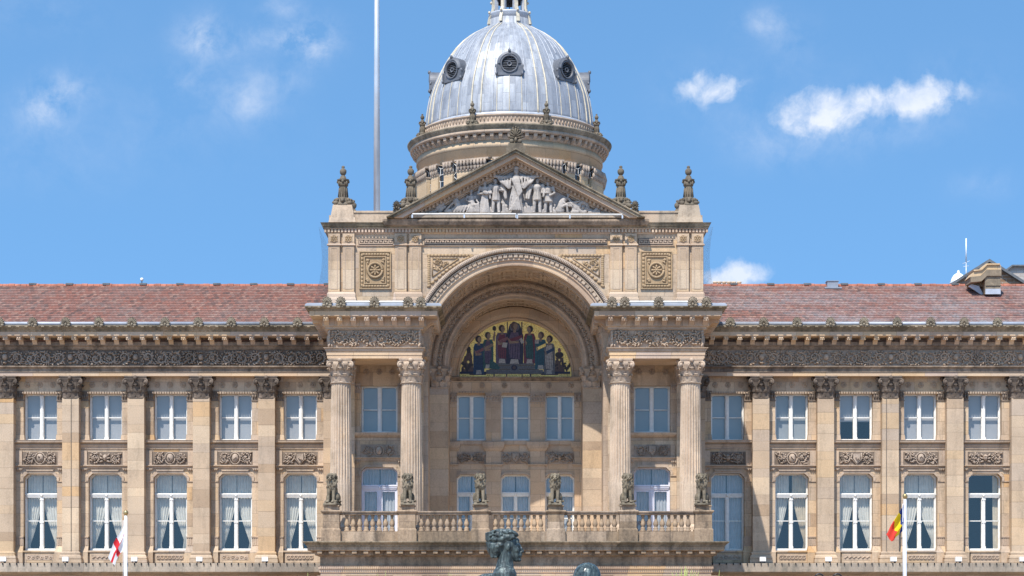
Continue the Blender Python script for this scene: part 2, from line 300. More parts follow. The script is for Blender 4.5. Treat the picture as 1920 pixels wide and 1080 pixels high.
def netmat():
    m = bpy.data.materials.new('bird netting'); m.use_nodes = True; t = NT(m.node_tree); t.n.clear()
    s = t.add('ShaderNodeSeparateXYZ', {0: t.add('ShaderNodeNewGeometry').outputs['Position']})
    def thread(a): return t.math('LESS_THAN', t.math('FRACT', t.math('DIVIDE', a, .06)), .065)
    f = t.math('MAXIMUM', thread(t.math('ADD', s.outputs[0], s.outputs[1])), thread(s.outputs[2]))
    d = t.add('ShaderNodeBsdfDiffuse', {'Color': (.12, .12, .13, 1)}); tr = t.add('ShaderNodeBsdfTransparent')
    t.l.new(t.add('ShaderNodeMixShader', {0: f, 1: tr.outputs[0], 2: d.outputs[0]}).outputs[0], t.add('ShaderNodeOutputMaterial').inputs[0]); return m
M['net'] = netmat()
# ------------------------------------------------------------------ mesh collecting
def X(px, y=0.0): return (px - CX) * (D + y) / F
def Z(py, y=0.0): return (YH - py) * (D + y) / F
AX = 0.2                                           # the building's axis
KIDS = {}
class MB:
    def __init__(s): s.v = []; s.f = []; s.sm = []; s.mi = []; s.cur = 0
    def add(s, vs, fs, smooth=False):
        o = len(s.v); s.v.extend(vs)
        for f in fs: s.f.append(tuple(i + o for i in f))
        s.sm.extend([smooth] * len(fs)); s.mi.extend([s.cur] * len(fs))
    def box(s, x0, x1, y0, y1, z0, z1):
        s.add([(x0, y0, z0), (x1, y0, z0), (x1, y1, z0), (x0, y1, z0), (x0, y0, z1), (x1, y0, z1), (x1, y1, z1), (x0, y1, z1)],
              [(0, 3, 2, 1), (4, 5, 6, 7), (0, 1, 5, 4), (1, 2, 6, 5), (2, 3, 7, 6), (3, 0, 4, 7)])
    def bbox(s, x0, x1, y0, y1, z0, z1, c=.02):
        """box with its front edges chamfered"""
        s.frustum((x0, x1, z0, z1), y0 + c, (x0, x1, z0, z1), y1)
        s.frustum((x0 + c, x1 - c, z0 + c, z1 - c), y0, (x0, x1, z0, z1), y0 + c)
    def frustum(s, a, ya, b, yb):
        """between an xz rectangle at depth ya and another at yb"""
        s.add([(a[0], ya, a[2]), (a[1], ya, a[2]), (a[1], ya, a[3]), (a[0], ya, a[3]), (b[0], yb, b[2]), (b[1], yb, b[2]), (b[1], yb, b[3]), (b[0], yb, b[3])],
              [(0, 1, 2, 3), (7, 6, 5, 4), (0, 4, 5, 1), (1, 5, 6, 2), (2, 6, 7, 3), (3, 7, 4, 0)])
    def taper(s, a, za, b, zb):
        """between an xy rectangle (x0,x1,y0,y1) at za and another at zb"""
        s.add([(a[0], a[2], za), (a[1], a[2], za), (a[1], a[3], za), (a[0], a[3], za), (b[0], b[2], zb), (b[1], b[2], zb), (b[1], b[3], zb), (b[0], b[3], zb)],
              [(0, 3, 2, 1), (4, 5, 6, 7), (0, 1, 5, 4), (1, 2, 6, 5), (2, 3, 7, 6), (3, 0, 4, 7)])
    def plate(s, poly, y0, y1):
        n = len(poly)
        s.add([(x, y0, z) for x, z in poly] + [(x, y1, z) for x, z in poly],
              [tuple(range(n)), tuple(range(2 * n - 1, n - 1, -1))] + [(i, i + n, (i + 1) % n + n, (i + 1) % n) for i in range(n)])
    def mould(s, path, prof, smooth=False):
        """a moulding: profile (outward, z) swept along plan points, outward = right of travel, mitred"""
        n = len(path); P = len(prof); nor = []
        for i in range(n - 1):
            dx, dy = path[i + 1][0] - path[i][0], path[i + 1][1] - path[i][1]; L = math.hypot(dx, dy); nor.append((dy / L, -dx / L))
        vs = []
        for i in range(n):
            if i == 0: m = nor[0]
            elif i == n - 1: m = nor[-1]
            else:
                a, b = nor[i - 1], nor[i]; k = 1 + a[0] * b[0] + a[1] * b[1]; m = ((a[0] + b[0]) / k, (a[1] + b[1]) / k)
            vs += [(path[i][0] + m[0] * o, path[i][1] + m[1] * o, z) for o, z in prof]
        fs = []
        for i in range(n - 1):
            for j in range(P):
                k = (j + 1) % P
                fs.append((i * P + j, (i + 1) * P + j, (i + 1) * P + k, i * P + k))
        fs += [tuple(range(P - 1, -1, -1)), tuple((n - 1) * P + j for j in range(P))]
        s.add(vs, fs, smooth)
    def arch(s, cx, cz, prof, a0, a1, n, smooth=False):
        """closed profile of (radius, y) swept round an axis along y, angles in degrees from +x"""
        P = len(prof); vs = []; fs = []
        for i in range(n + 1):
            a = R(a0 + (a1 - a0) * i / n); c, q = math.cos(a), math.sin(a)
            vs += [(cx + r * c, y, cz + r * q) for r, y in prof]
        for i in range(n):
            for j in range(P):
                k = (j + 1) % P; fs.append((i * P + j, i * P + k, (i + 1) * P + k, (i + 1) * P + j))
        fs += [tuple(range(P)), tuple(n * P + j for j in range(P - 1, -1, -1))]
        s.add(vs, fs, smooth)
    def lathe(s, cx, cy, prof, n, a0=0.0, a1=360.0, smooth=True, rad=None):
        """profile (r, z) turned about a vertical axis"""
        full = abs(a1 - a0 - 360) < 1e-6; m = n if full else n + 1; P = len(prof); vs = []; fs = []
        for i in range(m):
            a = R(a0 + (a1 - a0) * i / n); c, q = math.cos(a), math.sin(a); k = rad(a) if rad else 1.0
            vs += [(cx + r * k * c, cy + r * k * q, z) for r, z in prof]
        for i in range(n):
            i2 = (i + 1) % m
            for j in range(P - 1): fs.append((i * P + j, i2 * P + j, i2 * P + j + 1, i * P + j + 1))
        if full:
            if prof[0][0] > 1e-4: fs.append(tuple(i * P for i in range(m - 1, -1, -1)))
            if prof[-1][0] > 1e-4: fs.append(tuple(i * P + P - 1 for i in range(m)))
        s.add(vs, fs, smooth)
    def tube(s, pts, r, n=6, smooth=True, flat=1.0):
        """round bar through points, radius per point; capped"""
        pts = [Vector(p) for p in pts]; K = len(pts); rr = r if isinstance(r, (list, tuple)) else [r] * K; vs = []; fs = []
        t0 = (pts[1] - pts[0]).normalized(); up = Vector((0, 1, 0)) if abs(t0.y) < .9 else Vector((1, 0, 0))
        for i, p in enumerate(pts):
            t = (pts[min(i + 1, K - 1)] - pts[max(i - 1, 0)]).normalized()
            a = up - t * up.dot(t)
            if a.length < 1e-4: a = Vector((1, 0, 0)) - t * t.x
            a.normalize(); b = t.cross(a); up = a
            for j in range(n):
                w = 2 * PI * j / n; q = p + a * (math.cos(w) * rr[i] * flat) + b * (math.sin(w) * rr[i]); vs.append((q.x, q.y, q.z))
        for i in range(K - 1):
            for j in range(n):
                k = (j + 1) % n; fs.append((i * n + j, i * n + k, (i + 1) * n + k, (i + 1) * n + j))
        fs += [tuple(range(n - 1, -1, -1)), tuple((K - 1) * n + j for j in range(n))]
        s.add(vs, fs, smooth)
    def ell(s, c, r, rot=0.0, nu=8, nv=5, rotz=0.0, rotx=0.0):
        """ellipsoid turned by rot about y"""
        m = Matrix.Rotation(rotz, 3, 'Z') @ Matrix.Rotation(rot, 3, 'Y') @ Matrix.Rotation(rotx, 3, 'X'); vs = []; fs = []
        pr = [(0, 0, r[2])]
        for i in range(1, nv):
            a = PI * i / nv
            for j in range(nu):
                b = 2 * PI * j / nu; pr.append((r[0] * math.sin(a) * math.cos(b), r[1] * math.sin(a) * math.sin(b), r[2] * math.cos(a)))
        pr.append((0, 0, -r[2]))
        for p in pr:
            q = m @ Vector(p); vs.append((q.x + c[0], q.y + c[1], q.z + c[2]))
        for j in range(nu): fs.append((0, 1 + j, 1 + (j + 1) % nu))
        for i in range(nv - 2):
            for j in range(nu):
                a, b = 1 + i * nu + j, 1 + i * nu + (j + 1) % nu; fs.append((a, a + nu, b + nu, b))
        L = len(vs) - 1; o = 1 + (nv - 2) * nu
        for j in range(nu): fs.append((L, o + (j + 1) % nu, o + j))
        s.add(vs, fs, True)
    def copy(s, src, dx=0, dy=0, dz=0, mx=1):
        s.add([(x * mx + dx, y + dy, z + dz) for x, y, z in src.v], src.f if mx == 1 else [tuple(reversed(f)) for f in src.f])
        s.sm[-len(src.f):] = src.sm
    def mesh(s, name, mats):
        me = bpy.data.meshes.new(name); me.from_pydata(s.v, [], s.f)
        for m in mats: me.materials.append(m)
        me.polygons.foreach_set('use_smooth', s.sm); me.polygons.foreach_set('material_index', s.mi)
        bm = bmesh.new(); bm.from_mesh(me); bmesh.ops.recalc_face_normals(bm, faces=bm.faces); bm.to_mesh(me); bm.free(); me.update()
        return me
    def build(s, name, mat, parent=None, label=None, loc=None):
        me = s.mesh(name, [M[m] for m in ([mat] if isinstance(mat, str) else mat)])
        o = bpy.data.objects.new(name, me); COL.objects.link(o)
        if parent: o.parent = parent; KIDS.setdefault(parent.name, []).append(o)
        if label: o['label'] = label
        if loc: o.location = loc
        return o
    def fused(s, name, mat, voxel, parent=None, smooth=3):
        """all pieces melted into one continuous skin"""
        o = s.build(name, mat, parent)
        md = o.modifiers.new('fuse', 'REMESH'); md.mode = 'VOXEL'; md.voxel_size = voxel; md.use_smooth_shade = True
        if smooth:
            ms = o.modifiers.new('soft', 'SMOOTH'); ms.iterations = smooth; ms.factor = .5
        dg = bpy.context.evaluated_depsgraph_get(); me = bpy.data.meshes.new_from_object(o.evaluated_get(dg))
        o.modifiers.clear(); old = o.data; o.data = me; bpy.data.meshes.remove(old)
        if not me.materials: me.materials.append(M[mat])
        return o
def empty(name, loc=(0, 0, 0), parent=None):
    o = bpy.data.objects.new(name, None); COL.objects.link(o); o.location = loc; o.empty_display_size = .3
    if parent: o.parent = parent; KIDS.setdefault(parent.name, []).append(o)
    return o
def tag(o, label=None, cat=None, group=None, kind=None):
    if label: o['label'] = label
    if cat: o['category'] = cat
    if group: o['group'] = group
    if kind: o['kind'] = kind
    return o
def dup(o, loc=None, parent=None):
    c = o.copy(); COL.objects.link(c)
    if parent: c.parent = parent; KIDS.setdefault(parent.name, []).append(c)
    if loc is not None: c.location = loc
    for ch in list(KIDS.get(o.name, [])):
        d = ch.copy(); COL.objects.link(d); d.parent = c; KIDS.setdefault(c.name, []).append(d)
        for g in list(KIDS.get(ch.name, [])):
            e = g.copy(); COL.objects.link(e); e.parent = d; KIDS.setdefault(d.name, []).append(e)
    return c

# ------------------------------------------------------------------ ornament
def spiral(cx, cz, r, turns, a0, hand, y, bulge, n=9):
    k = int(n * turns); out = []
    for i in range(k + 1):
        t = i / k; a = a0 + hand * 2 * PI * turns * t; q = r * (1 - .86 * t); out.append((cx + q * math.cos(a), y - bulge * (.4 + .6 * t), cz + q * math.sin(a)))
    return out
def leaf(mb, x, y, z, L, w, ang, d):
    """pointed leaf lying on a wall, ang from +x"""
    mb.ell((x, y, z), (L, d, w), -ang, 6, 4)
def scrollpair(mb, cx, cz, r, hand, y, d, rng):
    """one acanthus scroll with its rosette and curling leaves"""
    a0 = -PI / 2 if hand > 0 else PI / 2
    mb.tube(spiral(cx, cz, r, 1.35, a0, hand, y, d * .5), [r * .19 * (1 - .45 * i / 12) for i in range(13)], 5)
    for i in range(13):
        a = a0 + hand * (i / 13 * 2 * PI * .95); q = r * (1.02 - .1 * i / 13) * rng.uniform(.85, 1.15)
        leaf(mb, cx + q * math.cos(a), y - d * .3, cz + q * math.sin(a), r * rng.uniform(.22, .36), r * .12, a + hand * rng.uniform(.5, 1.1), d * rng.uniform(.5, .9))
    for i in range(5):
        a = i * 2 * PI / 5 + rng.random(); leaf(mb, cx + r * .22 * math.cos(a), y - d * .5, cz + r * .22 * math.sin(a), r * .2, r * .11, a, d * .6)
    mb.ell((cx, y - d * .6, cz), (r * .12, d * .6, r * .12), 0, 6, 4)
def frieze_unit(w, z0, z1, d, seed, urn=True):
    """scrolls between two urns, local x 0..w, wall at y = 0"""
    mb = MB(); rng = random.Random(seed); h = z1 - z0; zc = (z0 + z1) / 2; n = max(2, round(w / (h * .98))); r = h * .4
    m = .3 * h if urn else .1 * h; st = (w - 2 * m) / n
    for i in range(n):
        hand = 1 if (i % 2 == 0) else -1
        if i >= n / 2: hand = -hand
        scrollpair(mb, m + (i + .5) * st, zc + hand * .03 * h, min(r, st * .5), hand, 0, d, rng)
    wave = [(m + (w - 2 * m) * k / 24, -d * .3, zc + .38 * h * math.cos(PI * n * k / 24)) for k in range(25)]
    mb.tube(wave, h * .035, 5)
    for k in range(n * 14):
        x = rng.uniform(.12 * h, w - .12 * h); leaf(mb, x, -d * .15, zc + rng.choice((-1, 1)) * h * rng.uniform(.16, .44), h * rng.uniform(.07, .15), h * .05, rng.uniform(0, 6.28), d * .7)
    if urn:
        for x in (0, w):
            mb.ell((x, -d * .2, zc + .06 * h), (.17 * h, d * 1.1, .22 * h), 0, 8, 6); mb.ell((x, -d * .2, zc - .3 * h), (.12 * h, d, .1 * h), 0, 6, 4); mb.ell((x, -d * .2, zc + .36 * h), (.14 * h, d, .06 * h), 0, 6, 4)
    return mb
def relief(mb, x0, x1, z0, z1, y, d, seed):
    """panel with a cartouche between two scrolls and foliage"""
    rng = random.Random(seed); w, h = x1 - x0, z1 - z0; cx, cz = (x0 + x1) / 2, (z0 + z1) / 2
    kind = rng.randint(0, 2)
    if kind == 0:
        mb.ell((cx, y, cz), (.3 * h, d * 1.3, .4 * h), 0, 10, 6); mb.tube([(cx + .4 * h * math.cos(a), y - d * .5, cz + .46 * h * math.sin(a)) for a in [k * PI / 8 for k in range(17)]], .05 * h, 5)
    elif kind == 1:
        mb.plate([(cx - .28 * h, cz + .36 * h), (cx + .28 * h, cz + .36 * h), (cx + .28 * h, cz - .05 * h), (cx, cz - .42 * h), (cx - .28 * h, cz - .05 * h)], y - d, y)
        mb.tube([(cx - .36 * h, y - d * .6, cz + .42 * h), (cx - .42 * h, y - d * .6, cz), (cx, y - d * .6, cz - .5 * h), (cx + .42 * h, y - d * .6, cz), (cx + .36 * h, y - d * .6, cz + .42 * h)], .05 * h, 5)
    else:
        mb.ell((cx, y, cz + .05 * h), (.2 * h, d * 1.5, .27 * h), 0, 8, 6); mb.ell((cx, y - d, cz - .02 * h), (.06 * h, d, .1 * h), 0, 6, 4)
        for sg in (-1, 1):
            for k in range(3): leaf(mb, cx + sg * .28 * h, y - d * .4, cz + (.25 - .25 * k) * h, .18 * h, .07 * h, sg * (.9 - .6 * k), d)
    for k in range(3): mb.ell((cx + (k - 1) * .09 * h, y - d * 1.3, cz + rng.uniform(-.12, .18) * h), (.05 * h, d * .5, .07 * h), 0, 6, 4)
    for sg in (-1, 1):
        scrollpair(mb, cx + sg * w * .3, cz + rng.uniform(-.05, .05) * h, min(.36 * h, w * .15), sg * rng.choice((-1, 1)), y, d, rng)
        for k in range(14):
            px, pz = cx + sg * rng.uniform(.2, .47) * w, cz + rng.uniform(-.44, .44) * h; leaf(mb, px, y - d * .2, pz, h * rng.uniform(.09, .17), h * .055, rng.uniform(0, 6.28), d * rng.uniform(.6, 1.1))
def rosette(mb, x, z, r, y, d):
    mb.ell((x, y, z), (r * .3, d * 1.2, r * .3), 0, 6, 4)
    for k in range(6): a = k * PI / 3; leaf(mb, x + r * .62 * math.cos(a), y, z + r * .62 * math.sin(a), r * .38, r * .24, a, d)
    mb.tube([(x + r * math.cos(k * PI / 8), y - d * .3, z + r * math.sin(k * PI / 8)) for k in range(17)], r * .09, 4)
def guilloche(mb, x0, x1, zc, h, y, d, rng, kind):
    n = max(3, round((x1 - x0) / (h * (.95 if kind else .8)))); w = (x1 - x0) / n
    for i in range(n):
        cx = x0 + (i + .5) * w
        if kind == 0: mb.tube([(cx + h * .38 * math.cos(k * PI / 6), y - d * .5, zc + h * .36 * math.sin(k * PI / 6)) for k in range(13)], h * .09, 4); mb.ell((cx, y - d * .2, zc), (h * .14, d, h * .14), 0, 6, 4)
        elif kind == 1: mb.tube(spiral(cx, zc, h * .4, 1.2, PI if i % 2 else 0, 1, y, d * .4), h * .09, 4)
        else: leaf(mb, cx, y - d * .3, zc, h * .42, h * .14, .7, d); leaf(mb, cx + w * .4, y - d * .3, zc + h * .15, h * .2, h * .1, 2.3, d)
def shell(mb, x, y, z, w, h, d=.12):
    """palmette antefix: fan of ribs over two scrolls"""
    mb.plate([(x - w * .3, z), (x + w * .3, z), (x + w * .4, z + h * .35), (x + w * .4, z + h * .62), (x + w * .2, z + h * .84), (x, z + h * .9), (x - w * .2, z + h * .84), (x - w * .4, z + h * .62), (x - w * .4, z + h * .35)], y, y + d)
    for k in range(9):
        a = R(6 + 21 * k); L = h * (.34 + .08 * math.sin(a))
        mb.ell((x + math.cos(a) * w * .3, y - .01, z + h * .3 + math.sin(a) * h * .4), (L * .72, d * .4, w * .058), -a, 6, 4)
        mb.ell((x + math.cos(a) * w * .47, y - .02, z + h * .3 + math.sin(a) * h * .64), (w * .06, d * .4, w * .06), 0, 6, 4)
    for sg in (-1, 1): mb.ell((x + sg * w * .3, y - .02, z + h * .13), (w * .17, d * .5, h * .14), 0, 8, 5)
    mb.ell((x, y - .02, z + h * .22), (w * .12, d * .5, h * .16), 0, 6, 4)
def corinthian(wb, wt, h, square):
    """capital standing on z = 0 round the axis x = y = 0; wb, wt widths at neck and abacus"""
    mb = MB(); hb = h * .86
    def rad(a):
        if not square: return 1.0
        return min(1 / max(abs(math.cos(a)), abs(math.sin(a))), 1.3)
    r0 = wb / 2
    mb.lathe(0, 0, [(r0 * 1.06, 0), (r0 * 1.1, h * .03), (r0 * 1.0, h * .055), (r0 * .96, h * .1), (r0 * .97, h * .5), (r0 * 1.08, h * .72), (r0 * 1.25, hb)], 48 if not square else 32, 45, 405, smooth=not square, rad=rad)
    def acanthus(a, z0, z1, wid, out):
        c, q = math.cos(a), math.sin(a); k = rad(a); base = r0 * .97 * k; rows = 7; vs = []; fs = []
        for i in range(rows):
            t = i / (rows - 1); bz = z0 + (z1 - z0) * (t if t < .8 else .8 + (t - .8) * -.5); rr = base + out * (t ** 2.2) + .012
            ww = wid * (.75 + .5 * math.sin(PI * min(1, t * 1.05))) * (1 if t < .85 else .6)
            for j in (-1, -.5, 0, .5, 1):
                bulge = out * .22 * (1 - abs(j)) - (0 if abs(j) < .9 else out * .15); zz = bz - (.04 * h * (i % 2) * abs(j))
                vs.append((c * (rr + bulge) - q * j * ww, q * (rr + bulge) + c * j * ww, zz))
        for i in range(rows - 1):
            for j in range(4): fs.append((i * 5 + j, i * 5 + j + 1, (i + 1) * 5 + j + 1, (i + 1) * 5 + j))
        mb.add(vs, fs, True)
        mb.ell((c * (base + out), q * (base + out), z0 + (z1 - z0) * .86), (wid * .8, out * .35, (z1 - z0) * .09), 0, 6, 4, rotz=a + PI / 2)
    N = 8
    for i in range(N):
        acanthus(2 * PI * (i + .5) / N + (0 if not square else 0), h * .06, h * .4, wb * .17, wb * .13)
        acanthus(2 * PI * i / N, h * .3, h * .66, wb * .17, wb * .17)
    ra = wt / 2 * 1.18
    for k in range(4):
        a = PI / 4 + k * PI / 2; c, q = math.cos(a), math.sin(a); R0 = r0 * (1.0 if not square else 1.22)
        rv = h * .125; cc = ra * 1.06; zz = hb - rv * 1.05
        st = [(c * R0, q * R0, h * .45), (c * (R0 + .02), q * (R0 + .02), h * .6), (c * (R0 + (cc - R0) * .45), q * (R0 + (cc - R0) * .45), hb - .02 * h)]
        for i in range(14):
            w = PI / 2 - i / 13 * 2 * PI * 1.4; rr = rv * (1 - .8 * i / 13); st.append((c * (cc + rr * math.cos(w)), q * (cc + rr * math.cos(w)), zz + rr * math.sin(w)))
        mb.tube(st, h * .045, 5); mb.ell((c * cc, q * cc, zz), (rv * .8, rv * .8, rv * .8), 0, 8, 5)
        b = k * PI / 2; c, q = math.cos(b), math.sin(b)
        for sg in (-1, 1):                                    # small inner helices and the flower on the abacus
            t = [(c * r0 * 1.06 - q * sg * wb * .2, q * r0 * 1.06 + c * sg * wb * .2, h * .5), (c * r0 * 1.2 - q * sg * wb * .16, q * r0 * 1.2 + c * sg * wb * .16, h * .7), (c * r0 * 1.3 - q * sg * wb * .07, q * r0 * 1.3 + c * sg * wb * .07, h * .8), (c * r0 * 1.3 - q * sg * wb * .1, q * r0 * 1.3 + c * sg * wb * .1, h * .72)]
            mb.tube(t, h * .03, 5)
        mb.ell((c * wt * .49, q * wt * .49, h * .92), (wb * .13, wb * .13, h * .1), 0, 8, 5)
    ab = []
    for k in range(4):
        a = PI / 4 + k * PI / 2; p0 = (math.cos(a) * ra * 1.15, math.sin(a) * ra * 1.15); a2 = a + PI / 2; p1 = (math.cos(a2) * ra * 1.15, math.sin(a2) * ra * 1.15); am = a + PI / 4
        for t in range(6):
            t /= 6; dent = math.sin(PI * t) * wt * .07; ab.append((p0[0] + (p1[0] - p0[0]) * t - math.cos(am) * dent, p0[1] + (p1[1] - p0[1]) * t - math.sin(am) * dent))
    n = len(ab); vs = []
    for zz, k in ((hb, .93), (h * .93, .96), (h * .94, 1.0), (h, 1.0)): vs += [(x * k, y * k, zz) for x, y in ab]
    fs = [tuple(range(n - 1, -1, -1)), tuple(range(3 * n, 4 * n))]
    for l in range(3):
        for i in range(n): j = (i + 1) % n; fs.append((l * n + i, l * n + j, (l + 1) * n + j, (l + 1) * n + i))
    mb.add(vs, fs)
    return mb
# ------------------------------------------------------------------ ground
g = MB(); g.box(-400, 400, -400, 600, -3.6, -3.0); tag(g.build('ground', 'pave'), kind='structure')

hall = empty('civic_hall', (0, 0, -3))
tag(hall, 'long sandstone civic hall with columned portico, mosaic arch and lead dome', 'building')
class HP:                                             # parts are modelled in world metres, the hall's Empty sits on the ground
    pass
_build = MB.build
def part(mb, name, mat, parent=None, label=None, loc=None):
    o = mb.build(name, mat, parent or hall, label)
    if parent is None:
        l = loc or (0, 0, 0); o.location = (l[0], l[1], l[2] + 3.0)
    elif loc: o.location = loc
    return o
# ------------------------------------------------------------------ windows, local: sill centre at the origin, glass on y = 0
def fill(mb, x, z, sx, sz, c, y0, y1):
    mb.plate([(x, z), (x + sx * c, z), (x + sx * c * .3, z + sz * c * .3), (x, z + sz * c)], y0, y1)
def drape(mb, xo, xi_top, xi_bot, z0, z1, y, n=44, m=22, seed=0, tieh=.2, a=.04, st=.22):
    """pleated cloth from an outer edge xo; inner edge sweeps from xi_top to xi_bot near the tie"""
    rng = random.Random(seed); ph = rng.random() * 6; vs = []; fs = []
    for i in range(m + 1):
        t = i / m; z = z1 + (z0 - z1) * t
        k = max(0.0, (t - st) / (1 - tieh - st)) if t < 1 - tieh else 1 - .12 * (t - 1 + tieh) / tieh
        k = k ** 1.35 if t < 1 - tieh else k
        xi = xi_top + (xi_bot - xi_top) * k
        for j in range(n + 1):
            u = j / n; x = xo + (xi - xo) * u
            vs.append((x, y + a * math.sin(u * 34 + ph + .5 * math.sin(3 * u + t)) * (.7 + .3 * t) + .012 * math.sin(u * 81 + ph), z))
    for i in range(m):
        for j in range(n): o = i * (n + 1) + j; fs.append((o, o + 1, o + n + 2, o + n + 1))
    mb.add(vs, fs, True)
def sash(kind, W, H, trans=0.0, paint='white', dress=('blind',), parent=None, seed=0, mull=.17, top=True):
    """kind 'upper': two lights with meeting rail; 'lower': transom light over two lights; 'door': transom light over glazed doors"""
    w = W / 2; f = MB(); y0, y1 = -.09, .05; e = .075
    f.box(-w, -w + e, y0, y1, 0, H); f.box(w - e, w, y0, y1, 0, H); f.box(-w + e, w - e, y0, y1, H - e, H); f.box(-w + e, w - e, y0 - .02, y1, 0, .1)
    f.box(-w - .02, w + .02, y0 - .1, y0 - .021, -.03, .035)
    if kind == 'upper':
        f.box(-mull / 2, mull / 2, y0 - .035, y1, .1, H - e); f.box(-mull * .22, mull * .22, y0 - .06, y0 - .036, .1, H - .18)
        f.box(-mull * .7, mull * .7, y0 - .08, y0 - .036, .02, .2); f.box(-mull * .62, mull * .62, y0 - .07, y0 - .036, H - .2, H - .08)
        for sg in (-1, 1):
            a, b = sorted((sg * (w - e), sg * mull / 2)); f.box(a, b, y0 + .03, y1 - .01, H * .5 - .026, H * .5 + .026)
            fill(f, sg * (w - e), H - e, -sg, -1, .14, y0 + .03, y1 - .02); fill(f, sg * mull / 2, H - e, sg, -1, .1, y0 + .03, y1 - .02)
            f.box(*sorted((sg * (w - e), sg * (w - e - .03))), y0 + .03, y1 - .01, .1, H - e); f.box(*sorted((sg * mull / 2, sg * (mull / 2 + .03))), y0 + .03, y1 - .01, .1, H - e)
    else:
        th = H - trans
        f.box(-w + e, w - e, y0 - .04, y1, th - .13, th + .12); f.box(-w - .01, w + .01, y0 - .1, y0 - .041, th + .03, th + .09); f.box(-w + e * .5, w - e * .5, y0 - .07, y0 - .041, th - .06, th + .01)
        f.ell((0, y0 - .09, th), (.07, .04, .1), 0, 8, 5)
        cf = .2
        for sg in (-1, 1): f.plate([(sg * (w - e), H - e), (sg * (w - e - cf), H - e), (sg * (w - e), H - e - cf)][::sg], y0, y1 - .01)
        if kind == 'lower':
            f.box(-mull / 2, mull / 2, y0 - .035, y1, .1, th - .13); f.box(-mull * .22, mull * .22, y0 - .06, y0 - .036, .1, th - .25)
            f.box(-mull * .7, mull * .7, y0 - .08, y0 - .036, .02, .22); f.box(-mull * .7, mull * .7, y0 - .08, y0 - .036, H * .36, H * .36 + .08); f.box(-mull * .66, mull * .66, y0 - .075, y0 - .036, th - .27, th - .2)
            for sg in (-1, 1):
                a, b = sorted((sg * (w - e), sg * mull / 2)); f.box(a, b, y0 + .03, y1 - .01, H * .385 - .024, H * .385 + .024)
                fill(f, sg * (w - e), th - .13, -sg, -1, .09, y0 + .03, y1 - .02); fill(f, sg * mull / 2, th - .13, sg, -1, .09, y0 + .03, y1 - .02)
                f.box(*sorted((sg * (w - e), sg * (w - e - .03))), y0 + .03, y1 - .01, .1, th - .13); f.box(*sorted((sg * mull / 2, sg * (mull / 2 + .03))), y0 + .03, y1 - .01, .1, th - .13)
        else:
            f.box(-.075, .075, y0 - .02, y1, .1, th - .13)
            for sg in (-1, 1): f.box(*sorted((sg * (w - e), sg * (w - e - .09))), y0 + .02, y1 - .01, .1, th - .13); f.box(*sorted((sg * .075, sg * .15)), y0 + .02, y1 - .01, .1, th - .13); f.box(*sorted((sg * .15, sg * (w - e - .09))), y0 + .02, y1 - .01, th - .25, th - .13)
    o = f.build('window' if kind != 'door' else 'balcony_door', paint, parent)
    p = MB(); p.add([(-w + .02, .012, .05), (w - .02, .012, .05), (w - .02, .012, H - .04), (-w + .02, .012, H - .04)], [(0, 1, 2, 3)]); p.build('pane', 'glass', o)
    q = w - .05
    for d in dress:
        c = MB()
        if d in ('blind', 'blindblue'): c.box(-q, q, .14, .15, .08, H - .05); c.build('blind', d, o)
        elif d == 'halfblind': c.box(-q, q, .14, .15, H * .42, H - .05); c.build('blind', 'blind', o)
        elif d == 'nets':
            drape(c, -q, -.03, -.05, .05, H - .06, .22, seed=seed, tieh=.01); drape(c, q, .03, .05, .05, H - .06, .22, seed=seed + 1, tieh=.01); c.build('curtain', 'sheer', o)
        elif d == 'swags':
            rg = random.Random(seed); t0, t1 = rg.uniform(.03, .14), rg.uniform(.03, .14)
            c2 = MB(); drape(c2, -q, -.02, -q + rg.uniform(.12, .3), .06, H - .08, .2, seed=seed, tieh=t0, st=rg.uniform(.22, .4)); c2.build('curtain', 'curtain', o)
            drape(c, q, .02, q - rg.uniform(.08, .26), .06, H - .08, .2, seed=seed + 3, tieh=t1, st=rg.uniform(.22, .4)); c.build('curtain', 'curtain', o)
        elif d == 'warm':
            c2 = MB(); drape(c2, -q, -.08, -q + .1, .06, H - .08, .2, seed=seed, tieh=.06); c2.build('curtain', 'curtain', o)
            drape(c, q, .1, q - .12, .06, H - .08, .2, seed=seed + 3, tieh=.1); c.build('curtain', 'curtainwarm', o)
        elif d == 'edge':
            drape(c, q, q - .32, q - .28, 0.02, H - .08, .2, 14, seed=seed, tieh=.01); c.build('curtain', 'curtainwarm', o)
    return o
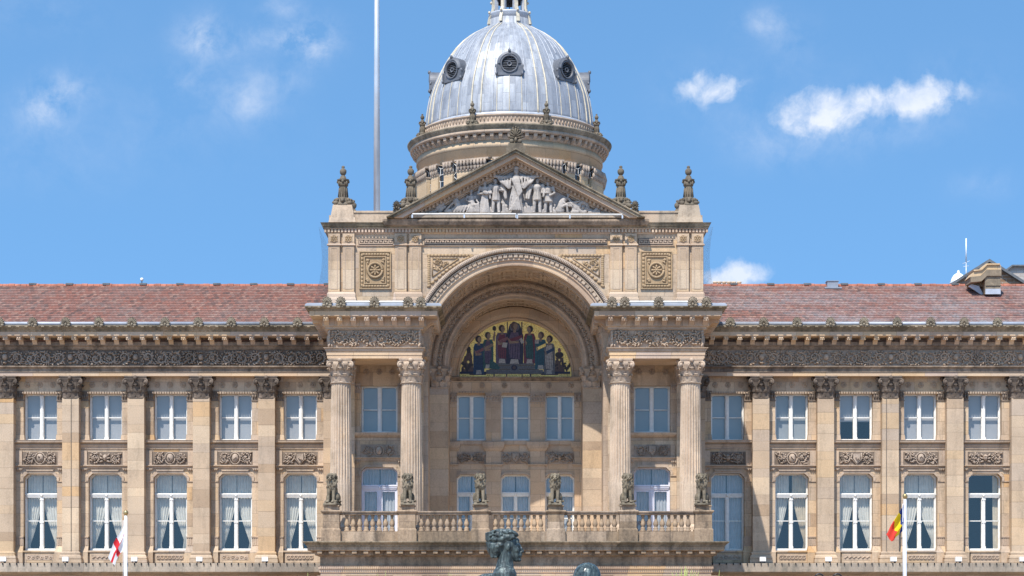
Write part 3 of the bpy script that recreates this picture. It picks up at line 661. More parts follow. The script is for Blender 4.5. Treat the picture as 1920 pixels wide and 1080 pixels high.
# ------------------------------------------------------------------ wings
PIT = 3.645
YJ, YG = .6, 1.12
WU = (Z(827, YG), Z(740, YG)); WL = (Z(1032, YG), Z(889, YG)); WW = 1.88
zled1, zled0 = Z(1056, -.9), Z(1073, -.9)
zcapT, zcapB = Z(705), Z(747)
pilL = [-10.1] + [-13.75 - 3.66 * i for i in range(8)]
pilR = [10.35] + [13.95 + 3.625 * i for i in range(8)]
capmesh = None
winU = {}; winL = {}
FU = frieze_unit(3.645, Z(686), Z(657), .2, 5); FU2 = frieze_unit(3.645, Z(686), Z(657), .2, 11); FU3 = frieze_unit(3.645, Z(686), Z(657), .2, 23)
def wing(side):
    global capmesh
    pils = pilL if side < 0 else pilR
    xa, xb = min(pils), max(pils)
    rng = random.Random(7 + side)
    for i in range(len(pils) - 1):
        wall = MB(); trim = MB(); carv = MB(); warm = MB(); extra = []
        a, b = sorted((pils[i], pils[i + 1])); hb0 = a + .46; hb1 = b - .46; c = (a + b) / 2; w = WW / 2
        yb = YG + .3
        # wall leaves round the two openings
        wall.box(a, c - w, YJ, yb, zled0, Z(705, YJ)); wall.box(c + w, b, YJ, yb, zled0, Z(705, YJ))
        wall.box(c - w, c + w, YJ + .05, yb, WU[1], Z(705, YJ)); wall.box(c - w, c + w, YJ, yb, WL[1], WU[0] - .03); wall.box(c - w, c + w, YJ, yb, zled0, WL[0] - .03)
        for sg in (-1, 1):                             # chamfered heads
            e = c + sg * w; wall.plate([(e, WL[1]), (e - sg * .22, WL[1]), (e, WL[1] - .22)][::sg], YJ + .012, YG - .09)
        # hood moulding over the lower opening
        pth = [(c - w - .13, WL[1] - .42), (c - w - .13, WL[1] - .2), (c - w + .2, WL[1] + .14), (c + w - .2, WL[1] + .14), (c + w + .13, WL[1] - .2), (c + w + .13, WL[1] - .42)]
        inn = [(c - w, WL[1] - .42), (c - w, WL[1] - .24), (c - w + .24, WL[1] + .0), (c + w - .24, WL[1] + .0), (c + w, WL[1] - .24), (c + w, WL[1] - .42)]
        for k in range(5): trim.plate([inn[k], pth[k], pth[k + 1], inn[k + 1]], YJ - .07, YJ + .012)
        for k in (2,): trim.plate([pth[k], (pth[k][0] - .05, pth[k][1] + .07), (pth[k + 1][0] + .05, pth[k + 1][1] + .07), pth[k + 1]], YJ - .13, YJ + .012)
        for sg in (-1, 1): trim.box(*sorted((c + sg * (w + .001), c + sg * (w + .42))), YJ - .05, YJ - .001, WL[1] - .47, WL[1] - .42)
        # sill string under the upper window, frieze panel, string with guttae
        zs = WU[0]
        trim.mould([(hb0 + .01, YJ), (hb1 - .01, YJ)], [(0, zs - .24), (.12, zs - .2), (.26, zs - .13), (.28, zs - .02), (.3, zs - .02), (.3, zs), (-.5, zs + .02), (-.5, zs - .24)])
        trim.mould([(hb0 + .01, YJ), (hb1 - .01, YJ)], [(0, zs - .5), (.05, zs - .5), (.06, zs - .4), (.14, zs - .28), (.14, zs - .241), (0, zs - .241)])
        p0, p1 = Z(872, YJ), Z(847, YJ)
        trim.box(hb0 + .01, c - w - .06, YJ - .1, YJ - .001, p0, p1 + .06); trim.box(c + w + .06, hb1 - .01, YJ - .1, YJ - .001, p0, p1 + .06)
        carv.box(c - w - .06, c + w + .06, YJ - .03, YJ - .002, p0, p1); carv.cur = 1; relief(carv, c - w - .02, c + w + .02, p0 + .02, p1 - .02, YJ - .03, .15, rng.randint(0, 9999))
        trim.mould([(hb0 + .01, YJ), (hb1 - .01, YJ)], [(0, p0 - .2), (.06, p0 - .2), (.1, p0 - .1), (.2, p0 - .06), (.2, p0 - .001), (0, p0 - .001)])
        for sg in (-1, 1):
            for k in range(3): trim.ell((c + sg * (w + .12 + k * .1), YJ - .1, p0 - .26), (.035, .05, .08), 0, 6, 4)
            trim.box(*sorted((c + sg * (w + .03), c + sg * (w + .4))), YJ - .12, YJ - .001, p0 - .24, p0 - .201)
        # jamb capitals, feet with flutes
        for sg in (-1, 1):
            j0, j1 = sorted((c + sg * (w + .0), (hb1 if sg > 0 else hb0)))
            zt, zb = Z(733, YJ), Z(750, YJ); main = carv; carv = MB(); warm = MB()
            carv.box(j0 - .03, j1 + .03, YJ - .1, YJ + .3, zt - .07, zt); carv.taper((j0 + .02, j1 - .02, YJ - .03, YJ + .3), zb, (j0, j1, YJ - .08, YJ + .3), zt - .07); carv.box(j0 - .02, j1 + .02, YJ - .05, YJ + .28, zb - .06, zb)
            for k in range(3): carv.ell((j0 + (k + .5) * (j1 - j0) / 3, YJ - .08, zb + .2), (.06, .06, .13), 0, 6, 4); carv.ell((j0 + (k + .5) * (j1 - j0) / 3, YJ - .1, zb + .36), (.06, .06, .05), 0, 6, 4)
            extra.append((carv, 'jamb_capital', 'dark')); carv = main
            wall.taper((j0 - .06, j1 + .06, YJ - .06, YJ + .3), WU[0] + .02, (j0 - .03, j1 + .03, YJ - .03, YJ + .3), WU[0] + .32)
            z0, z1 = Z(1024, YJ), Z(1008, YJ)
            warm.box(j0 - .015, j1 - .0, YJ - .03, YJ + .3, z0, z1)
            for k in range(3): warm.box(j0 + .06 + k * .12, j0 + .12 + k * .12, YJ - .06, YJ - .03, z0 + .04, z1 - .05)
            warm.box(j0 - .03, j1, YJ - .08, YJ + .3, z1, z1 + .06); extra.append((warm, 'fluted_block', 'carve'))
            wall.taper((j0 - .1, j1, YJ - .24, YJ + .3), zled1 - .02, (j0 - .1, j1, YJ - .24, YJ + .3), Z(1036, YJ)); wall.taper((j0 - .1, j1, YJ - .24, YJ + .3), Z(1036, YJ), (j0 - .02, j1, YJ - .03, YJ + .3), z0)
        # apron with guilloche
        warm = MB()
        wall.box(c - w + .1, c + w - .1, YJ - .12, YJ - .002, zled1 - .02, Z(1034, YJ))
        warm.box(c - .76, c + .76, YJ - .135, YJ - .121, Z(1050, YJ), Z(1040, YJ)); guilloche(warm, c - .74, c + .74, Z(1045, YJ), .27, YJ - .135, .05, rng, rng.randint(0, 2)); extra.append((warm, 'apron_panel', 'carve'))
        wall.box(c - w, c + w, YJ - .18, YJ - .003, Z(1035.5, YJ), WL[0] - .03)
        # rosettes under the architrave
        wall.box(hb0, hb1, YJ - .05, YJ - .003, Z(736, YJ), Z(705, YJ))
        for k in (-1, 0, 1): warm = MB(); rosette(warm, c + k * .72, Z(722, YJ), .15, YJ - .05, .05); extra.append((warm, 'rosette', 'soffit'))
        dst = MB(); extra.append((dst, 'dentil_strip', 'soffit'))
        for k in range(15): dst.box(c - 1.02 + k * .145, c - 1.02 + k * .145 + .09, YJ - .1, YJ - .051, Z(738.5, YJ), Z(734.5, YJ))
        # windows (shared prototypes)
        n = i if side < 0 else i
        ku = ('L', 'blind') if side < 0 else ('R', ['blindblue', 'blindblue', 'halfblind', 'blind', 'blind'][min(i, 4)])
        if side < 0: kl = 'swags'
        else: kl = ['nets', 'warm', 'swags', 'swags', 'edge', 'swags', 'warm', 'swags'][i]
        hp = Vector((c, YG, WU[0] + 3)); 
        if ku not in winU: winU[ku] = sash('upper', WW, WU[1] - WU[0], dress=(ku[1],), parent=hall, seed=3); winU[ku].location = hp
        else: dup(winU[ku], hp, hall)
        hp = Vector((c, YG, WL[0] + 3))
        key = (kl, i, side)
        if key not in winL: winL[key] = sash('lower', WW, WL[1] - WL[0], trans=Z(929, YG) * -1 + WL[1], dress=(kl,), parent=hall, seed=11 + 7 * i + (3 if side > 0 else 0)); winL[key].location = hp
        else: dup(winL[key], hp, hall)
        wo = part(wall, 'wing_wall', 'wall'); trim.build('window_moulding', 'soffit', wo); carv.build('carved_panel', ['dark', 'mid'], wo)  # panel ground darker than its relief: soot plus recess shade put into the colour
        for e_, nm, mt in extra: e_.build(nm, mt, wo)
    # pilasters
    for i, x in enumerate(pils):
        p = MB(); p.box(x - .465, x + .465, 0, YJ + .1, Z(1034), zcapB + .02)
        p.mould([(x - .465, YJ), (x - .465, 0), (x + .465, 0), (x + .465, YJ)], [(0, Z(1034)), (.07, Z(1035)), (.09, Z(1037.5)), (.07, Z(1040)), (.1, Z(1041)), (.13, Z(1042)), (.17, Z(1046)), (.15, Z(1048.5)), (-.1, Z(1048.5)), (-.1, Z(1034))])
        p.box(x - .645, x + .645, -.17, YJ + .05, zled1 - .01, Z(1048.5) - .001)
        o = part(p, 'pilaster', 'pil')
        if capmesh is None:
            capmesh = corinthian(.95, 1.32, zcapT - zcapB, True); oc = capmesh.build('capital', 'blackcarve', o); capmesh = oc
        else:
            oc = capmesh.copy(); COL.objects.link(oc); oc.parent = o
        oc.location = (x, .48, zcapB)
    # entablature
    e0, e1 = (xa - .5, xb) if side < 0 else (xa, xb + .5)
    line = [(e0, 0), (e1, 0)]
    m = MB(); zA = Z(705)
    m.mould(line, [(.0, zA), (.0, Z(697.5)), (-.6, Z(697.5)), (-.6, zA)]); part(m, 'architrave', 'bandPale')
    m = MB(); m.mould(line, [(.05, Z(697.5) + .002), (.05, Z(692)), (.08, Z(691)), (.2, Z(688.5)), (.2, Z(686.5)), (-.6, Z(686.5)), (-.6, Z(697.5) + .002)]); m.cur = 1; m.box(e0, e1, .04, .7, Z(686.5), Z(656)); part(m, 'frieze', ['bandDark', 'dark' if side < 0 else 'mid'])  # frieze ground darkened with soot and painted recess shade behind the scrolls
    m = MB(); x = pils[1]; step = PIT
    xs = sorted(pils)
    for k in range(len(xs) - 1):
        fu = (FU, FU2, FU3)[(k * 7 + (side > 0)) % 3]; m.copy(fu, xs[k], .04, 0)
    part(m, 'carved_frieze', 'mid' if side < 0 else 'carve')
    m = MB(); m.mould(line, [(.02, Z(656)), (.1, Z(653)), (.14, Z(650)), (.3, Z(648, -.3)), (.3, Z(641, -.3)), (-.5, Z(641, -.3)), (-.5, Z(656))]); part(m, 'bed_moulding', 'bandDark')
    zc0, zc1 = Z(629, -1.0), Z(622, -1.0)
    m = MB(); m.mould(line, [(.28, zc0 - .03), (.95, zc0 - .03), (1.0, zc0), (1.0, zc1), (-.5, zc1), (-.5, zc0 - .03)]); part(m, 'corona', 'bandPale')
    mod0 = None; n = int((e1 - e0) / .761); cor = KIDS[hall.name][-1]
    for k in range(n + 1):
        px = 0.24 + side * (10.9 + .761 * k) if True else 0
        if not (e0 < px - .2 and px + .2 < e1): continue
        zt = zc0 - .032
        if abs(px) > 30.5: continue
        if mod0 is not None: dup(mod0, (px, 0, 0), cor); continue
        qx, px = px, 0.0; m = MB()
        m.add([(px - .13, -.92, zt), (px + .13, -.92, zt), (px + .13, -.92, zt - .2), (px - .13, -.92, zt - .2), (px - .13, -.5, zt - .16), (px + .13, -.5, zt - .16), (px - .13, -.3, zt - .38), (px + .13, -.3, zt - .38), (px - .13, -.28, zt), (px + .13, -.28, zt)],
              [(0, 1, 2, 3), (3, 2, 5, 4), (4, 5, 7, 6), (6, 7, 9, 8), (0, 3, 4, 8), (4, 6, 8), (1, 9, 5, 2), (5, 9, 7)])
        m.ell((px - .06, -.92, zt - .1), (.06, .05, .07), 0, 6, 4); m.ell((px + .06, -.92, zt - .1), (.06, .05, .07), 0, 6, 4); m.box(px - .15, px + .15, -.94, -.3, zt - .03, zt - .001); mod0 = m.build('modillion', 'bandPale', cor, loc=(qx, 0, 0))
    m = MB(); m.mould(line, [(1.0, zc1 + .001), (1.04, zc1 + .03), (1.06, Z(619, -1.1)), (1.2, Z(614, -1.2)), (1.27, Z(611.5, -1.25)), (1.27, Z(609.5, -1.25)), (-.5, Z(609.5, -1.25)), (-.5, zc1 + .001)])
    k = e0
    while k < e1: m.box(k, k + .16, -1.33, -1.271, Z(611.5, -1.25) - .06, Z(611.5, -1.25) + .02); k += .46
    part(m, 'cyma_cornice', 'lichen')
    m = MB(); m.mould(line, [(1.22, Z(609.5, -1.25) + .003), (1.25, Z(606, -1.2)), (1.17, Z(603.6, -1.1)), (.7, Z(603.6, -1.1) + .05), (.7, Z(609.5, -1.25) + .003)], True); part(m, 'lead_gutter', 'gutter')
    shp = None
    for k in range(16):
        px = (X(558, -1.3) - 1.835 * k) if side < 0 else (X(1432, -1.3) - 1.85 + 1.85 * k)
        if px < e0 or px > e1: continue
        if shp is None:
            s_ = MB(); shell(s_, 0, 0, 0, .56, .54); shp = part(s_, 'antefix', 'antefix', loc=(px, -1.32, Z(612, -1.3)))
        else: dup(shp, (px, -1.32, Z(612, -1.3) + 3), hall)
    # roof of stepped tile courses
    ze, zr, ye, yr = Z(606, -.8), Z(536.5, 6.6), -.8, 6.6
    m = MB(); NC = 22; dz = (zr - ze) / NC; dy = (yr - ye) / NC
    r0, r1 = e0, e1
    for k in range(NC):
        y0, z0 = ye + k * dy, ze + k * dz
        m.add([(r0, y0 - .03, z0 - .01), (r1, y0 - .03, z0 - .01), (r1, y0 - .03, z0 + .06), (r0, y0 - .03, z0 + .06), (r0, y0 + dy, z0 + dz + .006), (r1, y0 + dy, z0 + dz + .006)], [(0, 1, 2, 3), (3, 2, 5, 4)])
    m.add([(r0, yr, zr), (r1, yr, zr), (r1, yr + 7.4, ze), (r0, yr + 7.4, ze)], [(0, 1, 2, 3)])
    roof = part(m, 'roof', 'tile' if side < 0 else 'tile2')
    m = MB(); k = r0; j = 0
    while k < r1:
        w = .36; m.tube([(k, yr, zr + .0), (k + w - .015, yr, zr + .0)], .13 if j % 4 else .15, 8, False); k += w; j += 1
    m.build('ridge', 'ridge', roof)
    k = r0 + .6; rv = None
    while k < r1:
        if rv is None: m = MB(); m.box(-.21, .21, -.16, .16, .06, .16); rv = m.build('ridge_vent', 'grey', roof, loc=(k, yr, zr))
        else: dup(rv, (k, yr, zr), roof)
        k += 2.18
    # attached ledge over the ground floor and the wall below
    m = MB(); m.mould([(e0, -.1), (e1, -.1)], [(.1, zled0 - .12), (.6, zled0 - .04), (.7, zled0), (.8, zled0 + .03), (.8, zled1 - .03), (.76, zled1), (-.9, zled1 + .015), (-.9, zled0 - .12)]); part(m, 'ledge', 'ledge')
    m = MB(); m.box(e0, e1, -.1, .9, -3, zled0 - .1); part(m, 'ground_floor_wall', 'recess')
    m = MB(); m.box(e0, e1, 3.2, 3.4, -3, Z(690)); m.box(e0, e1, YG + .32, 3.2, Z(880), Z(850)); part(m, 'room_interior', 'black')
    m = MB()                                           # bird spikes and cable clips on the ledge
    k = e0
    while k < e1: m.box(k, k + .05, -.96, -.9, zled1 - .1, zled1 + .02); k += .385
    m.box(e0, e1, -.89, -.87, zled1 + .018, zled1 + .032)
    part(m, 'ledge_clips', 'black')
    # lightning conductor
    for q in ((pils[4],) if side < 0 else (pils[3] - .27,)):
        m = MB(); m.box(q - .012 + .04, q + .016 + .04, -.03, -.001, zled1, zcapB); part(m, 'conductor', 'cable')
    return roof
roofL = wing(-1); roofR = wing(1)
# white floodlights on the ledge
ordn = ['First', 'Second', 'Third', 'Fourth', 'Fifth', 'Sixth']
proto = None
for side, xs in ((-1, (497, 374, 252, 123, 6)), (1, (1430, 1553, 1675, 1797, 1917))):
    for i, px in enumerate(xs):
        loc = (X(px, -.55), -.55, zled1)
        if proto is None:
            proto = empty('floodlight', loc)
            b = MB(); b.add([(-.17, -.12, .12), (.17, -.12, .12), (.17, .1, .09), (-.17, .1, .09), (-.17, -.1, .36), (.17, -.1, .36), (.17, .16, .31), (-.17, .16, .31)], [(0, 3, 2, 1), (4, 5, 6, 7), (0, 1, 5, 4), (1, 2, 6, 5), (2, 3, 7, 6), (3, 0, 4, 7)]); b.build('casing', 'lampwhite', proto)
            b = MB(); b.box(-.12, .12, -.07, .07, .015, .045); b.box(-.14, -.11, -.02, .02, .045, .13); b.box(.11, .14, -.02, .02, .045, .13); b.box(.05, .11, -.08, .08, .045, .11); b.build('bracket', 'black', proto); fl = proto
        else: fl = dup(proto, loc)
        tag(fl, f"{ordn[i].lower()} white floodlight from the portico on the {'left' if side < 0 else 'right'} wing ledge", 'floodlight', 'floodlights along the ledge')
# ------------------------------------------------------------------ central pavilion
YA = -6.6; YC = -6.9; YF = -7.4                      # attic face, column axis, entablature face
BW = 9.89                                            # half width
CO = (-9.2, -5.5, 5.5, 9.2)                          # columns from the axis
def A(x): return AX + x
# --- columns
zct, zcb = Z(672, -7.4), Z(718, -7.4); zflr = Z(1015, -9.0)
CR = .56
def fluted(r, z0, z1, rt):
    mb = MB(); NF = 22; per = 6; H = 14; vs = []; fs = []
    for k in range(H + 1):
        t = k / H; z = z0 + (z1 - z0) * t; rr = r + (rt - r) * (t ** 1.6)
        for i in range(NF * per):
            u = (i % per) / per; dep = .075 * (math.sin(PI * (u - .12) / .76) if .12 < u < .88 else 0)
            if t < .30: dep *= .25
            if t > .985: dep *= .2
            a = 2 * PI * i / (NF * per); vs.append(((rr - dep * r / .55) * math.cos(a), (rr - dep * r / .55) * math.sin(a), z))
    n = NF * per
    for k in range(H):
        for i in range(n): j = (i + 1) % n; fs.append((k * n + i, k * n + j, (k + 1) * n + j, (k + 1) * n + i))
    fs.append(tuple(range(n - 1, -1, -1))); fs.append(tuple(range(H * n, H * n + n)))
    mb.add(vs, fs); return mb
zb0 = zflr + .9
c = fluted(CR + .03, zb0, zcb, CR - .05); c.lathe(0, 0, [(.75, zflr), (.75, zflr + .3), (.82, zflr + .4), (.84, zflr + .5), (.78, zflr + .6), (.7, zflr + .68), (.74, zflr + .78), (.66, zflr + .86), (.6, zb0 + .05)], 32)
col0 = None; cap0 = None
for x in CO:
    if col0 is None:
        col0 = part(c, 'column', 'col', loc=(A(x), YC, 0)); cap0 = corinthian(1.06, 1.3, zct - zcb, False).build('capital', 'carve', col0); cap0.location = (0, 0, zcb)
    else: dup(col0, (A(x), YC, 3), hall)
# --- entablature blocks over the columns, returned to the wing on the outer side and into the arch on the inner side
for sg in (-1, 1):
    xo, xi = A(sg * BW), A(sg * 4.93)
    L, Rr = min(xo, xi), max(xo, xi)
    path = [(L, -.05 if sg < 0 else -2.2), (L, YF), (Rr, YF), (Rr, -2.2 if sg < 0 else -.05)]
    z0 = zct; z1 = Z(660, YF); z2 = Z(652, YF); z3 = Z(619, YF)
    m = MB(); m.mould(path, [(0, z0), (0, z0 + .17), (.03, z0 + .17), (.03, z1), (-1., z1), (-1., z0)]); m.box(L + .9, Rr - .9, YF + .9, -4.12, z0 + .03, z1); part(m, 'architrave', 'bandPale')
    m = MB(); m.mould(path, [(.03, z1 + .002), (.08, z1 + .05), (.1, z2 - .08), (.18, z2 - .02), (.18, z2), (-1., z2), (-1., z1 + .002)]); m.cur = 1; m.box(L + .03, Rr - .03, YF + .05, -2.2, z2 - .05, z3 + .02)
    part(m, 'frieze', ['soffit', 'carve'])
    m = MB(); w = (xi - xo) * (1 if sg > 0 else 1); fu = frieze_unit(abs(xi - xo) - .3, z2 + .05, z3 - .02, .22, 31, urn=False)
    m.copy(fu, L + .15, YF + .05, 0)
    for xx in (L + .12, Rr - .12):                     # corner leaves and central mask
        for k in range(5): leaf(m, xx, YF + .02, z2 + .15 + k * .17, .16, .07, 1.2 + .3 * (k % 2), .1)
    xm = (L + Rr) / 2; m.ell((xm, YF, z2 + .42), (.16, .14, .22), 0, 8, 6); m.ell((xm, YF - .1, z2 + .36), (.05, .08, .09), 0, 6, 4)
    for k in range(7): a = R(20 + 23 * k); leaf(m, xm + .24 * math.cos(a), YF + .02, z2 + .55 + .24 * math.sin(a), .16, .06, a, .08)
    for k in range(9):                                  # the same carving runs along the side faces
        for xx, s_ in ((L, -1), (Rr, 1)):
            yy = YF + .5 + k * .55
            if yy < -2.4: m.ell((xx - s_ * .03, yy, (z2 + z3) / 2), (.1, .2, .3), 0, 6, 5); m.ell((xx - s_ * .03, yy + .25, (z2 + z3) / 2 + .12 * (-1) ** k), (.1, .1, .12), 0, 6, 4)
    part(m, 'carved_frieze', 'carve')
    m = MB(); zs = Z(592, -8.2)                        # corona underside
    m.mould(path, [(0, z3), (.08, z3 + .04), (.1, z3 + .14), (.22, z3 + .2), (.22, zs - .28), (.24, zs - .02), (-1., zs - .02), (-1., z3)]); part(m, 'bed_moulding', 'soffit')
    zt = Z(583, -8.25)
    m = MB(); m.mould(path, [(.2, zs - .03), (.8, zs - .03), (.84, zs), (.84, zt), (-1., zt), (-1., zs - .03)]); part(m, 'corona', 'bandPale')
    cor = KIDS[hall.name][-1]
    def modil(px, py, dx, dy):                         # bracket hanging under the corona, pointing (dx, dy)
        m = MB()
        def P(u, v, z): return (px + dx * u - dy * v, py + dy * u + dx * v, z)
        q = [P(.77, -.13, zs - .032), P(.77, .13, zs - .032), P(.77, .13, zs - .24), P(.77, -.13, zs - .24), P(.45, -.13, zs - .2), P(.45, .13, zs - .2), P(.2, -.13, zs - .44), P(.2, .13, zs - .44), P(.18, -.13, zs - .032), P(.18, .13, zs - .032)]
        m.add(q, [(0, 1, 2, 3), (3, 2, 5, 4), (4, 5, 7, 6), (6, 7, 9, 8), (0, 3, 4, 8), (4, 6, 8), (1, 9, 5, 2), (5, 9, 7)])
        for v in (-.065, .065): m.ell(P(.77, v, zs - .13), (.06, .06, .07), 0, 6, 4)
        m.build('modillion', 'bandPale', cor)
    for k in range(8): modil(xm + (k - 3.5) * .71, YF, 0, -1)
    for k in range(9):
        yy = YF - .3 + .71 * (k + 1)
        if yy < -2.6 or (sg < 0): modil(L, yy, -1, 0) if (sg < 0 or yy < -2.6) else None
        if yy < -2.6 or (sg > 0): modil(Rr, yy, 1, 0) if (sg > 0 or yy < -2.6) else None
    zg = Z(574.5, -8.5)
    m = MB(); m.mould(path, [(.84, zt + .001), (.88, zt + .03), (.9, zt + .08), (1.02, zg - .06), (1.09, zg - .01), (1.09, zg + .04), (-1., zg + .04), (-1., zt + .001)])
    k = L - .9
    while k < Rr + .9: m.box(k, k + .16, YF - 1.14, YF - 1.091, zg - .06, zg + .02); k += .5
    part(m, 'cyma_cornice', 'lichen')
    m = MB(); m.mould(path, [(1.06, zg + .042), (1.05, zg + .13), (.95, zg + .2), (-1.5, zg + .24), (-1.5, zg + .042)]); part(m, 'lead_gutter', 'gutter')
    for px in ((613, 639, 702, 765, 789) if sg < 0 else (1147.5, 1171.5, 1235, 1299, 1325)):
        s_ = MB(); shell(s_, 0, 0, 0, .56, .54); part(s_, 'antefix', 'antefix', loc=(X(px, -8.5), YF - 1.08, zg + .0))
# --- attic storey
zat0, zat1 = Z(573, YA) - .4, Z(433, YA)
RO, RI, zAc = 5.63, 4.73, 13.92
zAc = Z(666, YA)
N = 40
poly = [(A(-BW), zat0), (A(-BW), zat1), (A(BW), zat1), (A(BW), zat0)]
rr = 5.2; a0 = math.asin((zat0 - zAc) / rr)
arc = [(A(rr * math.cos(a0 + (PI - 2 * a0) * k / N)), zAc + rr * math.sin(a0 + (PI - 2 * a0) * k / N)) for k in range(N + 1)]
m = MB()
top = zat1                                             # wall strips left and right of the arch, and columns of wall above it
m.box(A(-BW), arc[-1][0], YA, YA + 1.2, zat0, zat1); m.box(arc[0][0], A(BW), YA, YA + 1.2, zat0, zat1)
for k in range(N): m.plate([arc[k + 1], (arc[k + 1][0], top), (arc[k][0], top), arc[k]], YA, YA + 1.2)
m.box(A(-BW), A(-BW) + .9, YA + 1.2, 15, zat0, zat1); m.box(A(BW) - .9, A(BW), YA + 1.2, 15, zat0, zat1); m.box(A(-BW) + .9, A(BW) - .9, 14.1, 15, -3, zat1)
part(m, 'attic_wall', 'wall')
m = MB(); m.box(A(-BW) + .9, A(BW) - .9, YA + 1.2, 14.1, zat1 - .3, zat1); part(m, 'attic_roof', 'lead')
# attic mouldings
zpc0, zpc1 = Z(458, YA), Z(439, YA)
def zz(r): return Z(r, YA)
trim = MB(); pan = MB(); key = MB(); crv_ = []
def newc(nm): q = MB(); crv_.append((q, nm)); return q
PX = [(X(p0, YA) - AX - .02, X(p1, YA) - AX - .02) for p0, p1 in ((616.5, 638.5), (643.5, 665.5), (741, 763.5), (768.5, 791))]
for sg in (-1, 1):
    for a, b in PX:
        x0, x1 = sorted((A(-sg * a), A(-sg * b)))
        pan.bbox(x0, x1, YA - .16, YA, zz(548), zz(461.5), .02)
        # sunk panel: raised margin round it
        for q in ((x0 + .12, x1 - .12, zz(467), zz(467) + .035), (x0 + .12, x1 - .12, zz(543), zz(543) + .035), (x0 + .12, x0 + .155, zz(543) + .035, zz(467)), (x1 - .155, x1 - .12, zz(543) + .035, zz(467))):
            key.box(q[0], q[1], YA - .175, YA - .158, q[2], q[3])
        trim.mould([(x0, YA), (x0, YA - .16), (x1, YA - .16), (x1, YA)], [(0, zz(461.5) + .001), (.06, zz(461)), (.06, zz(459)), (.02, zz(458)), (-.05, zz(458)), (-.05, zz(461.5) + .001)])
        pan.box(x0, x1, YA - .17, YA, zz(457.8), zz(439)); x = (x0 + x1) / 2; crv = newc('pilaster_rosette')
        key.box(x0 + .1, x1 - .1, YA - .185, YA - .171, zz(455.5), zz(442)); rosette(crv, x, zz(448.8), .17, YA - .19, .05)
        for q in range(4): a4 = R(45 + 90 * q); leaf(crv, x + .2 * math.cos(a4), YA - .18, zz(448.8) + .13 * math.sin(a4), .09, .04, a4, .04)
    for (a, b) in ((PX[0], PX[1]), (PX[2], PX[3])):
        x0, x1 = sorted((A(-sg * (a[0] - .0)), A(-sg * (b[1] + .0))))
        trim.mould([(x0, YA), (x0, YA - .16), (x1, YA - .16), (x1, YA)], [(0, zat0), (.1, zat0), (.1, zz(561)), (.06, zz(559)), (.06, zz(552)), (0, zz(548)), (-.06, zz(548)), (-.06, zat0)])
    # carved square panel
    cx = A(-sg * (X(703.5, YA) - AX)); cz = zz(507); crv = newc('carved_panel')
    crv.box(cx - .84, cx + .84, YA - .03, YA - .002, cz - .99, cz + .99)
    for q in (.82, .56):
        for s2 in (-1, 1):
            h_ = q + .15 if q > .7 else q + .15
            crv.box(cx - q - .02, cx + q + .02, YA - .1, YA - .03, cz + s2 * (h_) - .025, cz + s2 * (h_) + .025); crv.box(cx + s2 * q - .025, cx + s2 * q + .025, YA - .1, YA - .031, cz - h_ + .025, cz + h_ - .025)
    for k in range(9):
        for s2 in (-1, 1):
            leaf(crv, cx + s2 * .69, YA - .04, cz - .8 + k * .2, .12, .07, PI / 2, .06); leaf(crv, cx - .6 + k * .15, YA - .04, cz + s2 * .84, .1, .07, 0, .06)
    crv.arch(cx, cz, [(.32, YA - .03), (.32, YA - .11), (.41, YA - .14), (.46, YA - .03)], 0, 360, 28, True)
    for ring, nn, L_ in ((.2, 8, .12), (.1, 6, .09)):
        for k in range(nn): a = 2 * PI * k / nn; leaf(crv, cx + ring * math.cos(a), YA - .06, cz + ring * math.sin(a), L_, .055, a, .09)
    crv.ell((cx, YA - .1, cz), (.07, .07, .07), 0, 8, 5)
    rg = random.Random(3)
    for sx in (-1, 1):
        for sz in (-1, 1):
            for k in range(5): leaf(crv, cx + sx * (.36 + .1 * rg.random()), YA - .05, cz + sz * (.38 + .2 * rg.random()), .1, .05, rg.uniform(0, 6), .06)
    # greek key frieze on the side bays
    x0, x1 = sorted((A(-sg * (X(672, YA) - AX)), A(-sg * (X(738, YA) - AX))))
    def meander(x0, x1, z0, z1):
        n = max(3, round((x1 - x0) / (z1 - z0) / 1.05)); w = (x1 - x0) / n; t = (z1 - z0) * .15; h = z1 - z0; y0, y1 = YA - .075, YA - .025
        key.box(x0, x1, y0, y1, z1 - t, z1); key.box(x0, x1, y0, y1, z0, z0 + t)
        for i in range(n):
            a = x0 + i * w
            key.box(a, a + t, y0, y1, z0 + t, z1 - 2.2 * t); key.box(a + t, a + w * .74, y0, y1, z1 - 3.2 * t, z1 - 2.2 * t); key.box(a + w * .74 - t, a + w * .74, y0, y1, z0 + 2.2 * t, z1 - 3.2 * t); key.box(a + w * .36, a + w * .74 - t, y0, y1, z0 + 2.2 * t, z0 + 3.2 * t)
    crv2 = trim
    meander(x0 + .05, x1 - .05, zz(457.5), zz(448.5))
    pan.cur = 1; pan.box(x0, x1, YA - .03, YA - .001, zz(459.5), zz(446.5)); pan.cur = 0  # dark ground paints recess shade behind the key
    trim.mould([(x0 - .07, YA), (x1 + .07, YA)], [(.0, zz(462)), (.07, zz(461)), (.07, zz(460)), (0, zz(459.6))])
    # spandrel: leaf border in a triangle beside the arch
    e = A(-sg * (X(800, YA) - AX)); s3 = 1 if e < AX else -1; crv = newc('spandrel_carving')
    zt_, zb_ = zz(479), zz(534)
    nx = 13
